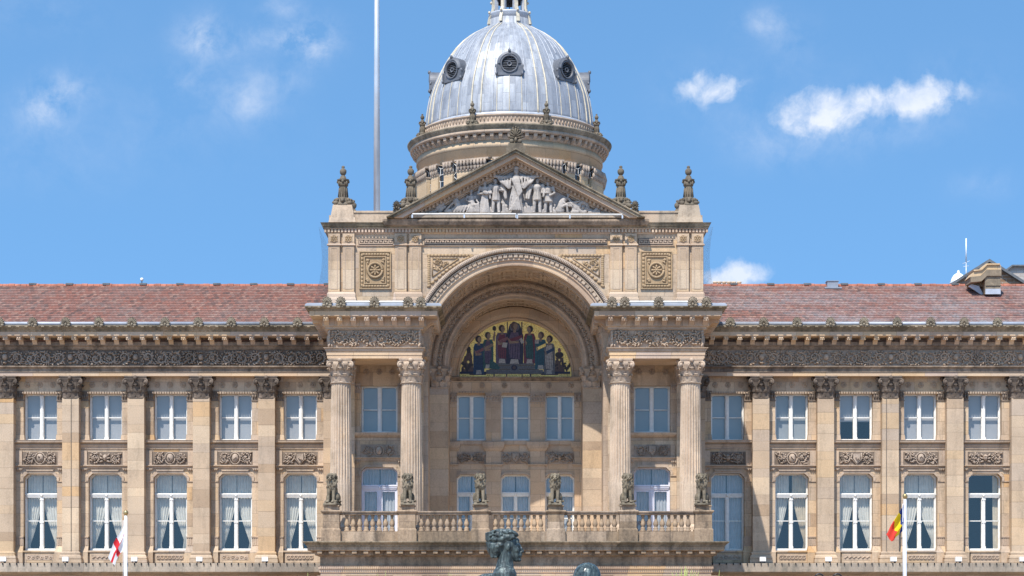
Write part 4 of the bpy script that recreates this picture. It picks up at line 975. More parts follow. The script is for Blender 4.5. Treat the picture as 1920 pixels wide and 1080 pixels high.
    for k in range(nx):
        t = k / (nx - 1)
        leaf(crv, e + s3 * (.12 + 2.2 * t), YA - .02, zt_, .11, .08, 0 if s3 > 0 else PI, .06)
        leaf(crv, e + s3 * .0 + s3 * .12, YA - .02, zt_ - .12 - (zt_ - zb_ - .2) * t, .1, .08, PI / 2, .06)
        ang = math.atan2(1.33, 2.4); hx = e + s3 * (.12 + 2.25 * t); hz = zb_ + (zt_ - zb_) * t - .06 + .18 * math.sin(PI * t); leaf(crv, hx, YA - .02, hz, .13, .085, ang if s3 > 0 else PI - ang, .07)
    for a, b in (((e + s3 * .3, zt_ - .16), (e + s3 * 1.7, zt_ - .16)), ((e + s3 * .3, zt_ - .16), (e + s3 * .3, zb_ + .42)), ((e + s3 * .3, zb_ + .42), (e + s3 * 1.7, zt_ - .16))):
        crv.tube([(a[0], YA - .03, a[1]), (b[0], YA - .03, b[1])], .035, 4)
    for k in range(16):
        u, v = rg.random(), rg.random()
        if u + v > 1: u, v = 1 - u, 1 - v
        leaf(crv, e + s3 * (.4 + u * 1.0), YA - .02, zt_ - .25 - v * .75, .12, .05, rg.uniform(0, 6), .06)
    scrollpair(crv, e + s3 * .62, zt_ - .42, .2, 1, YA - .01, .07, rg)
# greek key across the arch bay, string beneath
xk0, xk1 = A(X(797, YA) - AX), A(-(X(797, YA) - AX))
meander(xk0, xk1, zz(457.5), zz(448.5)); pan.cur = 1; pan.box(xk0 - .05, xk1 + .05, YA - .03, YA - .001, zz(459.5), zz(446.5)); pan.cur = 0; trim.mould([(xk0 - .1, YA), (xk1 + .1, YA)], [(0, zz(462.5)), (.08, zz(461)), (.08, zz(460)), (0, zz(459.6))])  # same painted recess shade behind the long key band
# pedestal panels
part(trim, 'attic_moulding', 'bandPale'); part(pan, 'attic_pilaster', ['pil', 'dark']); [part(q, nm, 'carvewarm') for q, nm in crv_]; part(key, 'greek_key_band', 'greykey')
# attic cornice on three sides
zc = [zz(439), zz(437), zz(431), zz(427), zz(419.5)]
path = [(A(-BW), 14.5), (A(-BW), YA), (A(BW), YA), (A(BW), 14.5)]
m = MB(); m.mould(path, [(.03, zc[0]), (.06, zc[0] + .03), (.08, zc[1]), (.08, zc[2]), (.2, zc[2] + .02), (.2, zc[2] + .06), (-.6, zc[2] + .06), (-.6, zc[0])])
k = A(-BW) - .2
while k < A(BW) + .2: m.box(k, k + .1, YA - .2, YA - .079, zc[1] + .01, zc[2]); k += .178
part(m, 'dentil_course', 'bandPale')
m = MB(); m.mould(path, [(.2, zc[2] + .061), (.24, zc[2] + .08), (.26, zc[3] - .05), (.26, zc[3]), (.3, zc[3] + .03), (.36, zc[4] - .05), (.4, zc[4]), (-.6, zc[4] + .02), (-.6, zc[2] + .061)]); part(m, 'attic_cornice', 'lichen')
ztop = zc[4] + .02
# projecting horizontal cornice beneath the pediment
pw = 6.85
m = MB(); m.mould([(A(-pw), YA - .3), (A(-pw), YA - .42), (A(pw), YA - .42), (A(pw), YA - .3)], [(0, zc[3] + .03), (.06, zc[3] + .06), (.16, zc[4] + .02), (.16, zz(414.5)), (-.6, zz(414.5)), (-.6, zc[3] + .03)]); part(m, 'pediment_ledge', 'bandDark')
# blocking course with panels, pedestals
zbl = zz(396.5)
for sg in (-1, 1):
    m = MB()
    x0, x1 = sorted((A(sg * 6.2), A(sg * 9.6))); m.box(x0, x1, YA - .15, YA + .5, ztop - .03, zbl - .1); m.box(x0, x1, YA - .2, YA + .55, zbl - .1, zbl)
    m.box(A(sg * 9.6) - .3, A(sg * 9.6) + .3, YA + .5, 13, ztop - .03, zbl - .1)
    cx = A(sg * (9.13)); m.taper((cx - .72, cx + .72, YA - .45, YA + .9), ztop - .02, (cx - .66, cx + .66, YA - .4, YA + .85), ztop + .25); m.taper((cx - .62, cx + .62, YA - .36, YA + .8), ztop + .25, (cx - .5, cx + .5, YA - .3, YA + .7), zz(386))
    cx = A(sg * 5.58); m.box(cx - .5, cx + .5, YA + .2, YA + 1.2, ztop - .03, zz(380))
    part(m, 'parapet', 'pale')
# --- finials
def finial_mesh(h):
    mb = MB(); k = h / 2.17
    P = [(.56, 0), (.56, .05), (.5, .1), (.42, .18), (.34, .34), (.3, .4), (.265, .46), (.215, 1.02), (.22, 1.06), (.27, 1.1), (.29, 1.18), (.25, 1.3), (.33, 1.36), (.34, 1.42), (.2, 1.45), (.17, 1.52), (.14, 1.6), (.09, 1.64), (.09, 1.68)]
    mb.lathe(0, 0, [(r * k * 1.0, z * k) for r, z in P], 8, 22.5, 382.5, smooth=False)
    mb.lathe(0, 0, [(.09 * k, 1.66 * k), (.15 * k, 1.72 * k), (.18 * k, 1.82 * k), (.17 * k, 1.92 * k), (.1 * k, 2.0 * k), (.06 * k, 2.03 * k), (.09 * k, 2.07 * k), (.08 * k, 2.13 * k), (0, 2.17 * k)], 12)
    for i in range(4):
        a = i * PI / 2 - PI / 2; c, s_ = math.cos(a), math.sin(a)
        mb.ell((c * .4 * k, s_ * .4 * k, .26 * k), (.13 * k, .13 * k, .17 * k), 0, 8, 6); mb.ell((c * .52 * k, s_ * .52 * k, .22 * k), (.07 * k, .07 * k, .08 * k), 0, 6, 4)
        for t in (-.09, .09): mb.ell((c * .44 * k - s_ * t * k, s_ * .44 * k + c * t * k, .34 * k), (.05 * k, .05 * k, .05 * k), 0, 6, 4)
        mb.ell((c * .27 * k, s_ * .27 * k, 1.3 * k), (.08 * k, .08 * k, .09 * k), 0, 6, 4)
        a += PI / 4; c, s_ = math.cos(a), math.sin(a)
        mb.ell((c * .5 * k, s_ * .5 * k, .12 * k), (.14 * k, .14 * k, .13 * k), 0, 8, 5); mb.ell((c * .42 * k, s_ * .42 * k, .3 * k), (.1 * k, .1 * k, .12 * k), 0, 8, 5); mb.ell((c * .27 * k, s_ * .27 * k, 1.2 * k), (.07 * k, .07 * k, .13 * k), 0, 6, 4)
    for i in range(12):
        a = 2 * PI * i / 12; mb.tube([(.262 * k * math.cos(a), .262 * k * math.sin(a), .5 * k), (.212 * k * math.cos(a), .212 * k * math.sin(a), 1.0 * k)], .022 * k, 4)
    return mb
f0 = part(finial_mesh(2.17), 'finial', 'finial', loc=(A(-9.13), YA + .2, zz(386)))
dup(f0, (A(9.13), YA + .2, zz(386) + 3), hall)
for x in (-5.58, 5.58): dup(f0, (A(x), YA + .7, zz(382) + 3), hall)
for sg in (-1, 1): dup(f0, (A(sg * 9.3), YA + 9.5, zz(390) + .2 + 3), hall)
# --- pediment
xa, zb_, zt_ = 6.77, zz(413.5), Z(278, -7.6)
def rake(t0, t1, y0, y1, mb, x0=0.0, x1=None):
    """both slopes of a strip lying t0..t1 (vertical) under the top edge"""
    s_ = (zt_ - zb_) / xa
    for sg in (-1, 1):
        X1 = xa if x1 is None else x1
        e0 = min(X1, (zt_ - t0 - zb_) / s_); e1 = min(X1, (zt_ - t1 - zb_) / s_)
        P = [(A(0), zt_ - t0), (A(sg * e0), zt_ - t0 - s_ * e0), (A(sg * e1), zt_ - t1 - s_ * e1), (A(0), zt_ - t1)]
        mb.plate(P if sg > 0 else P[::-1], y0, y1)
m = MB(); rake(0, .07, -7.68, YA + .6, m); rake(.07, .22, -7.6, YA + .6, m); part(m, 'raking_cyma', 'lichen')
m = MB(); rake(.22, .45, -7.45, YA + .6, m); part(m, 'raking_corona', 'bandPale')
m = MB(); rake(.45, .53, -7.1, YA + .6, m); rake(.53, .72, -6.92, YA + .6, m); rake(.72, .82, -6.86, YA + .6, m); rake(.82, .9, -6.74, YA + .6, m)
s_ = (zt_ - zb_) / xa
for sg in (-1, 1):
    k = .12
    while k < 5.3:
        x = A(sg * k); z = zt_ - .54 - s_ * k; m.add([(x - .055, -7.06, z - .16 - sg * -s_ * 0), (x + .055, -7.06, z - .16), (x + .055, -7.06, z), (x - .055, -7.06, z), (x - .055, -6.9, z - .16), (x + .055, -6.9, z - .16), (x + .055, -6.9, z), (x - .055, -6.9, z)], [(0, 1, 2, 3), (7, 6, 5, 4), (0, 4, 5, 1), (1, 5, 6, 2), (2, 6, 7, 3), (3, 7, 4, 0)]); k += .2
part(m, 'raking_dentils', 'soffit')
m = MB(); zs0 = zz(403.5)
m.plate([(A(-6.3), zb_ - .05), (A(6.3), zb_ - .05), (A(0), zt_ - .4)], YA, YA + .5); tymp = part(m, 'tympanum', 'tymp')
m = MB(); m.box(A(-5.6), A(5.6), YA - .62, YA - .001, zz(412), zz(408)); m.box(A(-5.3), A(5.3), YA - .5, YA - .002, zz(408), zz(402)); part(m, 'tympanum_sill', 'ledge')
m = MB()                                               # acroteria
m.box(A(0) - .5, A(0) + .5, YA - .8, YA + .2, zt_ - .35, zt_ + .18); m.box(A(0) - .4, A(0) + .4, YA - .7, YA + .1, zt_ + .18, zt_ + .34)
shell(m, A(0), YA - .6, zt_ + .34, .74, .92, .25)
part(m, 'acroterion', 'finial')
for sg in (-1, 1):
    m = MB(); shell(m, A(sg * 6.25), YA - .75, zb_ + .42, .4, .5, .2); m.ell((A(sg * 5.95), YA - .65, zb_ + .66), (.2, .12, .12), sg * .5, 8, 5); m.box(A(sg * 6.2) - .25, A(sg * 6.2) + .25, YA - .75, YA - .3, zb_ + .1, zb_ + .42); part(m, 'acroterion', 'finial')
# --- archivolt and the deep arch behind it
aa = math.degrees(math.asin((zat0 + .45 - zAc) / RO)) - 1.5
m = MB(); m.arch(A(0), zAc, [(5.63, YA + .1), (5.63, YA - .26), (5.57, YA - .32), (5.47, YA - .3), (5.42, YA - .22), (5.36, YA + .1)], aa, 180 - aa, 64, False)
n = 130
for k in range(n):
    a = R(aa + (180 - 2 * aa) * (k + .5) / n); m.ell((A(5.5 * math.cos(a)), YA - .32, zAc + 5.5 * math.sin(a)), (.04, .03, .08), PI / 2 - a, 6, 4)
part(m, 'archivolt_hood', 'mid')
m = MB(); m.arch(A(0), zAc, [(5.36, YA + .1), (5.36, YA - .2), (5.3, YA - .22), (5.3, YA - .1), (5.12, YA - .1), (5.12, YA + .1)], aa, 180 - aa, 64)
n = 41
for k in range(n):
    a = R(aa + (180 - 2 * aa) * (k + .5) / n); c, s2 = math.cos(a), math.sin(a)
    def q(r, t, y): return (A(r * c - t * s2), y, zAc + r * s2 + t * c)
    m.add([q(5.14, -.1, YA - .19), q(5.14, .1, YA - .19), q(5.29, .1, YA - .2), q(5.29, -.1, YA - .2), q(5.14, -.1, YA - .1), q(5.14, .1, YA - .1), q(5.29, .1, YA - .1), q(5.29, -.1, YA - .1)], [(0, 1, 2, 3), (7, 6, 5, 4), (0, 4, 5, 1), (1, 5, 6, 2), (2, 6, 7, 3), (3, 7, 4, 0)])
part(m, 'archivolt_dentils', 'soffit')
m = MB(); m.arch(A(0), zAc, [(5.12, YA + .1), (5.12, YA - .1), (5.02, YA - .12), (4.98, YA - .04), (4.82, YA - .02), (4.8, YA - .07), (4.73, YA - .05), (4.73, YA + .5), (5.12, YA + .5)], aa, 180 - aa, 64); part(m, 'archivolt', 'bandPale')
Y2 = -1.9
m = MB(); m.arch(A(0), zAc, [(4.73, YA + .5), (5.2, YA + .5), (5.2, Y2 + .3), (4.73, Y2 + .3)], 0, 180, 64)
for sg in (-1, 1): m.box(*sorted((A(sg * 4.73), A(sg * 5.3))), -4.13, Y2 + .3, zflr - .3, zAc)
for yy in (YA + .9, YA + 1.9, YA + 2.4, YA + 3.4, YA + 3.8):    # coffering
    m.arch(A(0), zAc, [(4.735, yy), (4.66, yy), (4.66, yy + .16), (4.735, yy + .16)], 2, 178, 64)
for k in range(19):
    a = 8 + k * (164 / 18)
    for d_ in (-1.5, 1.5): m.arch(A(0), zAc, [(4.73, YA + 1.06), (4.665, YA + 1.06), (4.665, YA + 3.4), (4.73, YA + 3.4)], a + d_ - .9, a + d_ + .9, 1)
part(m, 'barrel_vault', 'soffit')
z2c = Z(686, Y2)
m = MB(); m.arch(A(0), z2c, [(4.58, Y2), (4.9, Y2 + .02), (4.9, Y2 + .6), (4.58, Y2 + .6)], 0, 180, 64); m.arch(A(0), z2c, [(3.7, Y2 + .02), (4.58, Y2), (4.58, Y2 + .6), (3.7, Y2 + .6)], 0, 180, 64); part(m, 'inner_arch_wall', 'soffit')
m = MB()
m.arch(A(0), z2c, [(4.58, Y2 + .01), (4.58, Y2 - .16), (4.5, Y2 - .2), (4.44, Y2 - .12), (4.38, Y2 - .1), (4.36, Y2 - .04), (4.36, Y2 + .01)], 0, 180, 64)
m.arch(A(0), z2c, [(4.02, Y2 + .01), (4.02, Y2 - .1), (3.92, Y2 - .16), (3.82, Y2 - .1), (3.7, Y2 - .12), (3.66, Y2 - .02), (3.66, Y2 + .3), (3.7, Y2 + .3), (3.72, Y2 + .03)], 0, 180, 64)
n = 110
for k in range(n):
    a = R(180 * (k + .5) / n); m.ell((A(4.46 * math.cos(a)), Y2 - .17, z2c + 4.46 * math.sin(a)), (.045, .05, .045), 0, 6, 4)
    if k % 2 == 0:
        tt = a + (.42 if (k // 2) % 2 else -.42); leaf(m, A(4.19 * math.cos(a)), Y2 - .02, z2c + 4.19 * math.sin(a), .17, .05, tt, .07); leaf(m, A(4.19 * math.cos(a + .02)), Y2 - .02, z2c + 4.19 * math.sin(a + .02), .1, .06, a + PI / 2, .05)
part(m, 'inner_archivolt', 'carve')
# piers of the inner arch with capitals
pier = None
for sg in (-1, 1):
    cx = sg * 4.2
    m = MB(); x0, x1 = sorted((A(sg * 3.7), A(sg * 4.76))); m.box(x0, x1, Y2 - .02, Y2 + .6, zflr, Z(728, Y2)); m.mould([(x0, Y2 + .5), (x0, Y2 - .02), (x1, Y2 - .02), (x1, Y2 + .5)], [(0, zflr + .8), (.06, zflr + .85), (.12, zflr + 1.0), (-.1, zflr + 1.0), (-.1, zflr + .8)])
    m.box(*sorted((A(sg * 4.76), A(sg * 4.9))), Y2 - .9, Y2 + .6, zflr, zAc)
    o = part(m, 'pier', 'pil')
    if pier is None: pc = corinthian(1.0, 1.2, z2c - Z(728, Y2), True); pier = pc.build('capital', 'carve', o)
    else: oc = pier.copy(); COL.objects.link(oc); oc.parent = o; pier = oc
    pier.location = (A(cx), Y2 + .46, Z(728, Y2))
# vault over the recess, back wall with lunette
YW = .6; YL = .9
m = MB(); m.arch(A(0), z2c, [(3.7, Y2 + .6), (4.1, Y2 + .6), (4.1, YL + .3), (3.7, YL + .3)], 0, 180, 64)
for sg in (-1, 1): m.box(*sorted((A(sg * 3.7), A(sg * 4.2))), Y2 + .6, YL + .3, zflr - .3, z2c)
for yy in (Y2 + .9, Y2 + 1.9): m.arch(A(0), z2c, [(3.705, yy), (3.63, yy), (3.63, yy + .14), (3.705, yy + .14)], 2, 178, 64)
for k in range(17):
    a = 8 + k * (164 / 16)
    for d_ in (-1.5, 1.5): m.arch(A(0), z2c, [(3.7, Y2 + 1.04), (3.635, Y2 + 1.04), (3.635, Y2 + 1.9), (3.7, Y2 + 1.9)], a + d_ - .8, a + d_ + .8, 1)
part(m, 'recess_vault', 'soffit')
zl = Z(706, YL)
m = MB(); m.arch(A(0), zl, [(3.14, YL + .1), (3.18, YL - .12), (3.26, YL - .16), (3.34, YL - .1), (3.42, YL - .2), (3.55, YL - .24), (3.9, YL - .2), (3.9, YL + .2)], 0, 180, 56); part(m, 'lunette_frame', 'recess')
m = MB(); m.mould([(A(-3.72), YW), (A(3.72), YW)], [(0, Z(714.5, YW)), (.05, Z(714, YW)), (.12, Z(712, YW)), (.26, Z(709, YW)), (.26, Z(707, YW)), (-.6, Z(706, YW)), (-.6, Z(714.5, YW))]); part(m, 'lunette_sill', 'bandDark')
# centre windows
CW = 1.66; CXS = (-2.49, 0.0, 2.49)
wall = MB(); trim = MB(); cup = None; cdn = None; crv_ = []
cu = (Z(826.5, YG), Z(742, YG)); cl = (zflr + .15, Z(891, YG))
edges = [-3.72] + [v for c in CXS for v in (c - CW / 2, c + CW / 2)] + [3.72]
for k in range(0, 8, 2):
    x0, x1 = A(edges[k]), A(edges[k + 1])
    wall.box(x0, x1, YW, YG + .3, zflr - .2, Z(714, YW))
    if k in (0, 6): x0, x1 = (x0, x1)
    # pillar capital, bracket block, string
    carv = newc('pillar_capital')
    carv.box(x0 - .04, x1 + .04, YW - .1, YW + .4, Z(738.5, YW) - .0, Z(736.5, YW)); carv.taper((x0, x1, YW - .03, YW + .4), Z(752, YW), (x0 - .03, x1 + .03, YW - .08, YW + .4), Z(738.5, YW)); carv.box(x0 - .02, x1 + .02, YW - .05, YW + .35, Z(754, YW), Z(752, YW))
    nn = max(2, round((x1 - x0) / .16))
    for j in range(nn): carv.ell((x0 + (j + .5) * (x1 - x0) / nn, YW - .07, Z(749, YW)), (.05, .05, .1), 0, 6, 4); carv.ell((x0 + (j + .5) * (x1 - x0) / nn, YW - .09, Z(742.5, YW)), (.06, .05, .07), 0, 6, 4)
    for j in range(nn): carv.box(x0 + .03 + j * (x1 - x0) / nn, x0 + .09 + j * (x1 - x0) / nn, YW - .03, YW - .001, Z(757.5, YW), Z(755, YW))
    pth = [(x0, YG), (x0, YW), (x1, YW), (x1, YG)]
    newc('bracket_moulding').mould(pth, [(0, Z(846, YW)), (.05, Z(845, YW)), (.14, Z(841, YW)), (.2, Z(836, YW)), (.22, Z(829, YW)), (.16, Z(827, YW)), (-.1, Z(827, YW)), (-.1, Z(846, YW))])
    newc('string_moulding').mould(pth, [(0, Z(874, YW)), (.08, Z(873, YW)), (.12, Z(870.5, YW)), (-.1, Z(870.5, YW)), (-.1, Z(874, YW))])
for c in CXS:
    w = CW / 2
    wall.box(A(c) - w, A(c) + w, YW + .02, YG + .3, Z(737, YW), Z(714, YW)); wall.box(A(c) - w, A(c) + w, YW + .2, YG + .3, cu[1], Z(737, YW)); wall.box(A(c) - w, A(c) + w, YW + .1, YG + .3, cl[1], cu[0] - .03)
    newc('sill_moulding').box(A(c) - w, A(c) + w, YW - .02, YG - .1, cu[0] - .26, cu[0] - .03); trim = newc('hood_moulding')
    carv = newc('carved_panel'); carv.box(A(c) - w + .02, A(c) + w - .02, YW + .06, YW + .099, Z(870, YW), Z(847, YW)); relief(carv, A(c) - w + .05, A(c) + w - .05, Z(870, YW) + .03, Z(847, YW) - .03, YW + .06, .15, int(c * 10) + 77)
    for sg in (-1, 1): wall.plate([(A(c) + sg * w, cl[1]), (A(c) + sg * (w - .2), cl[1]), (A(c) + sg * w, cl[1] - .2)][::sg], YW + .012, YG - .09)
    trim.box(A(c) - w + .2, A(c) + w - .2, YW + .02, YW + .1, cl[1], cl[1] + .13)
    for sg in (-1, 1): trim.plate([(A(c) + sg * (w - .2), cl[1]), (A(c) + sg * (w - .2), cl[1] + .13), (A(c) + sg * w, cl[1] - .06), (A(c) + sg * w, cl[1] - .2)][::-sg], YW - .03, YW + .1)
    dst = newc('dentil_strip')
    for k in range(9): dst.box(A(c) - .72 + k * .165, A(c) - .72 + k * .165 + .12, YW - .02, YW + .019, Z(736.5, YW), Z(733.5, YW))
    for k in (-.62, .62): carv = newc('rosette'); rosette(carv, A(c) + k, Z(723, YW), .15, YW + .0, .05)
    hp = (A(c), YG, cu[0] + 3)
    if cup is None: cup = sash('upper', CW, cu[1] - cu[0], dress=('blindblue',), parent=hall, mull=.15); cup.location = hp
    else: dup(cup, hp, hall)
    hp = (A(c), YG, cl[0] + 3)
    if cdn is None: cdn = sash('lower', CW, cl[1] - cl[0], trans=cl[1] - Z(927, YG), dress=('nets',), parent=hall, seed=5, mull=.15); cdn.location = hp
    else: dup(cdn, hp, hall)
[part(q, nm, 'soffit' if 'mould' in nm or nm == 'rosette' else 'mid') for q, nm in crv_]; part(wall, 'recess_wall', 'recess')
# side bays behind the columns
YS = -4.1; YSG = -3.6; SW = 1.97
su = (Z(813, YSG), Z(725, YSG)); sl = (zflr + .15, Z(877.5, YSG))
sup = None; sdn = None
for sg in (-1, 1):
    wall = MB(); trim = MB(); crv_ = []
    x0, x1 = sorted((A(sg * 4.76), A(sg * BW))); c = A(sg * 7.37); w = SW / 2; yb = YSG + .35
    wall.box(x0, c - w, YS, yb, zflr - .3, zct + .5); wall.box(c + w, x1, YS, yb, zflr - .3, zct + .5)
    wall.box(c - w, c + w, YS + .03, yb, su[1], zct + .5); wall.box(c - w, c + w, YS, yb, sl[1], su[0] - .03); wall.box(c - w, c + w, YS, yb, zflr - .3, sl[0] - .03)
    wall.box(*sorted((A(sg * (BW - .5)), A(sg * BW))), yb, .7, -3, zct + .5)
    for s2 in (-1, 1): wall.plate([(c + s2 * w, sl[1]), (c + s2 * (w - .22), sl[1]), (c + s2 * w, sl[1] - .22)][::s2], YS + .012, YSG - .09)
    # pilasters answering the columns
    for cx in (9.2, 5.5):
        px = A(sg * cx); carv = newc('pilaster_capital'); wall.box(px - .52, px + .52, YS - .25, YS - .001, zflr, Z(722, YS)); carv.taper((px - .5, px + .5, YS - .28, YS), Z(722, YS), (px - .66, px + .66, YS - .42, YS), zct - .02)
        for k in range(4): carv.ell((px - .4 + k * .26, YS - .33, Z(712, YS)), (.1, .1, .2), 0, 6, 4); carv.ell((px - .42 + k * .28, YS - .4, Z(690, YS)), (.1, .1, .2), 0, 6, 4)
    hb0, hb1 = c - 1.34, c + 1.34
    zs = su[0]
    trim.mould([(hb0, YS), (hb1, YS)], [(0, zs - .26), (.1, zs - .22), (.22, zs - .12), (.26, zs - .02), (.26, zs), (-.5, zs + .02), (-.5, zs - .26)])
    p0, p1 = Z(857, YS), Z(833.5, YS); carv = newc('carved_panel')
    carv.box(c - w, c + w, YS - .03, YS - .002, p0, p1); relief(carv, c - w + .02, c + w - .02, p0 + .02, p1 - .02, YS - .03, .15, 400 + sg)
    trim.box(hb0 + .1, c - w - .01, YS - .06, YS - .001, p0, p1); trim.box(c + w + .01, hb1 - .1, YS - .06, YS - .001, p0, p1)
    trim.mould([(hb0, YS), (hb1, YS)], [(0, p0 - .2), (.06, p0 - .2), (.1, p0 - .1), (.18, p0 - .05), (.18, p0 - .002), (0, p0 - .002)])
    pth = [(c - w - .12, sl[1] - .4), (c - w - .12, sl[1] - .2), (c - w + .2, sl[1] + .13), (c + w - .2, sl[1] + .13), (c + w + .12, sl[1] - .2), (c + w + .12, sl[1] - .4)]
    inn = [(c - w, sl[1] - .4), (c - w, sl[1] - .24), (c - w + .24, sl[1]), (c + w - .24, sl[1]), (c + w, sl[1] - .24), (c + w, sl[1] - .4)]
    for k in range(5): trim.plate([inn[k], pth[k], pth[k + 1], inn[k + 1]], YS - .07, YS + .012)
    for s2 in (-1, 1):
        trim.box(*sorted((c + s2 * (w + .001), c + s2 * (w + .36))), YS - .06, YS - .001, sl[1] - .47, sl[1] - .42)
        j0, j1 = sorted((c + s2 * w, c + s2 * (w + .36))); carv = newc('jamb_capital'); carv.box(j0, j1, YS - .1, YS - .001, su[1] + .02, su[1] + .1); carv.box(j0 + .02, j1 - .02, YS - .06, YS - .001, su[1] - .4, su[1] + .02)
        for k in range(3): carv.ell((j0 + .06 + k * .12, YS - .08, su[1] - .12), (.05, .05, .12), 0, 6, 4)
        trim.taper((j0, j1, YS - .08, YS - .001), zs + .02, (j0 + .04, j1 - .04, YS - .03, YS - .001), zs + .35)
        for k in range(3): trim.ell((c + s2 * (w + .08 + k * .1), YS - .1, p0 - .26), (.035, .05, .08), 0, 6, 4)
    for k in (-.7, 0, .7): carv = newc('rosette'); rosette(carv, c + k, Z(697, YS), .15, YS - .0, .05)
    [part(q, nm, 'mid') for q, nm in crv_]; part(wall, 'portico_wall', 'wall'); part(trim, 'window_moulding', 'soffit')
    hp = (c, YSG, su[0] + 3)
    if sup is None: sup = sash('upper', SW, su[1] - su[0], dress=('blindblue',), parent=hall); sup.location = hp
    else: dup(sup, hp, hall)
    hp = (c, YSG, sl[0] + 3)
    if sdn is None: sdn = sash('door', SW, sl[1] - sl[0], trans=sl[1] - Z(913.5, YSG), paint='lilac', dress=('nets',), parent=hall, seed=9); sdn.location = hp
    else: dup(sdn, hp, hall)
m = MB(); m.box(A(-9.3), A(9.3), YG + 2.0, YG + 2.2, -3, zat1 - .4)
for sg in (-1, 1): m.box(*sorted((A(sg * 5.1), A(sg * 9.3))), -2.2, -2.0, zflr, zct); m.box(*sorted((A(sg * 5.0), A(sg * 5.1))), -3.2, -2.2, zflr, zct)
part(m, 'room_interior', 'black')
# --- porch and balcony
YB = -9.0
pw0, pw1 = A(-10.13), A(10.13)
m = MB(); m.box(pw0, pw1, -8.75, -.12, Z(1061, -8.75), zflr - .02); part(m, 'porch_frieze', 'balc'); m = MB(); m.box(pw0 + .1, pw1 - .1, -8.6, .5, zflr - .03, zflr + .012); part(m, 'balcony_floor', 'floor')
m = MB(); zc0, zc1, zc2 = Z(1031.5, -9.3), Z(1023, -9.4), Z(1015, -9.5)
path = [(pw0, -.12), (pw0, -8.75), (pw1, -8.75), (pw1, -.12)]
m.mould(path, [(.001, Z(1044, -8.8)), (.1, Z(1043, -8.8)), (.14, zc0 - .27), (.25, zc0 - .25), (.25, zc0 - .03), (.56, zc0 - .03), (.6, zc0), (.6, zc0 + .18), (-.9, zc0 + .18), (-.9, Z(1044, -8.8))]); m.cur = 1
for i in range(35): x = A(-10.13) + .02 + i * .596; m.box(x - .12, x + .12, -8.75 - .53, -8.75 - .25, zc0 - .17, zc0 - .031)
part(m, 'corona', ['balc', 'bal'])
m = MB(); m.mould(path, [(.6, zc0 + .181), (.64, zc0 + .2), (.66, zc0 + .26), (.76, zc2 - .1), (.84, zc2 - .05), (.84, zc2), (-.9, zc2 + .02), (-.9, zc0 + .181)]); part(m, 'cyma_cornice', 'lichen')
m = MB(); zb1 = Z(1061, -8.75)
m.mould(path, [(0, zb1 - .36), (.04, zb1 - .34), (.04, zb1 - .18), (.08, zb1 - .17), (.1, zb1 - .02), (.13, zb1), (-.8, zb1), (-.8, zb1 - .36)])
k = pw0
while k < pw1: m.box(k, k + .055, -8.9, -8.84, zb1 - .15, zb1 - .04); k += .11
m.mould(path, [(-.04, zb1 - .5), (-.02, zb1 - .5), (-.02, zb1 - .361), (-.8, zb1 - .361), (-.8, zb1 - .5)])
part(m, 'porch_architrave', 'bandPale')
m = MB(); m.box(pw0 + .3, pw1 - .3, -8.3, -.12, -3, zb1 - .5)
pxs = [X(622, -8.8), X(764, -8.8), X(901, -8.8), X(1042, -8.8), X(1177, -8.8), X(1318, -8.8)]
for x in pxs:
    m.box(x - .66, x + .66, -8.86, -8.31, -3, zb1 - .75); m.box(x - .74, x + .74, -8.93, -8.31, zb1 - .62, zb1 - .501); m.taper((x - .66, x + .66, -8.86, -8.31), zb1 - .75, (x - .72, x + .72, -8.92, -8.31), zb1 - .62)
part(m, 'porch_wall', 'wall')
# balustrade
m = MB(); zp0, zp1, zr0, zr1 = zc2 + .02, Z(996.5, YB), Z(965.5, YB), Z(958.5, YB)
bal = MB(); HB = zr0 - zp1
bal.lathe(0, 0, [(.0, 0), (.15, 0), (.15, .07), (.1, .09), (.13, .15), (.11, .2), (.075, .23), (.1, .27), (.135, .36), (.125, .45), (.08, .58), (.065, .68), (.07, .74), (.105, .77), (.07, .8), (.1, .84), (.135, .87), (.135, HB), (0, HB)], 12)
rail = MB(); first = None; bals = []
rail_o = empty('balustrade', (0, 0, 3), hall)
for i in range(5):
    a, b = pxs[i] + .5, pxs[i + 1] - .5
    m.box(a - .1, b + .1, YB - .12, YB + .35, zp0 - .02, zp1); rail.mould([(a - .1, YB + .1), (b + .1, YB + .1)], [(.16, zr0), (.2, zr0 + .02), (.2, zr0 + .08), (.25, zr0 + .12), (.25, zr1 - .03), (.2, zr1), (-.2, zr1), (-.25, zr1 - .03), (-.25, zr0 + .12), (-.16, zr0)])
    n = 8; st = .334; c0 = (a + b) / 2 - st * (n - 1) / 2
    for k in range(n):
        l = (c0 + k * st, YB + .1, zp1)
        if first is None: first = bal.build('baluster', 'bal', rail_o, loc=l)
        else: dup(first, l, rail_o)
m.build('plinth', 'balc', rail_o); rail.build('handrail', 'bandDark', rail_o)
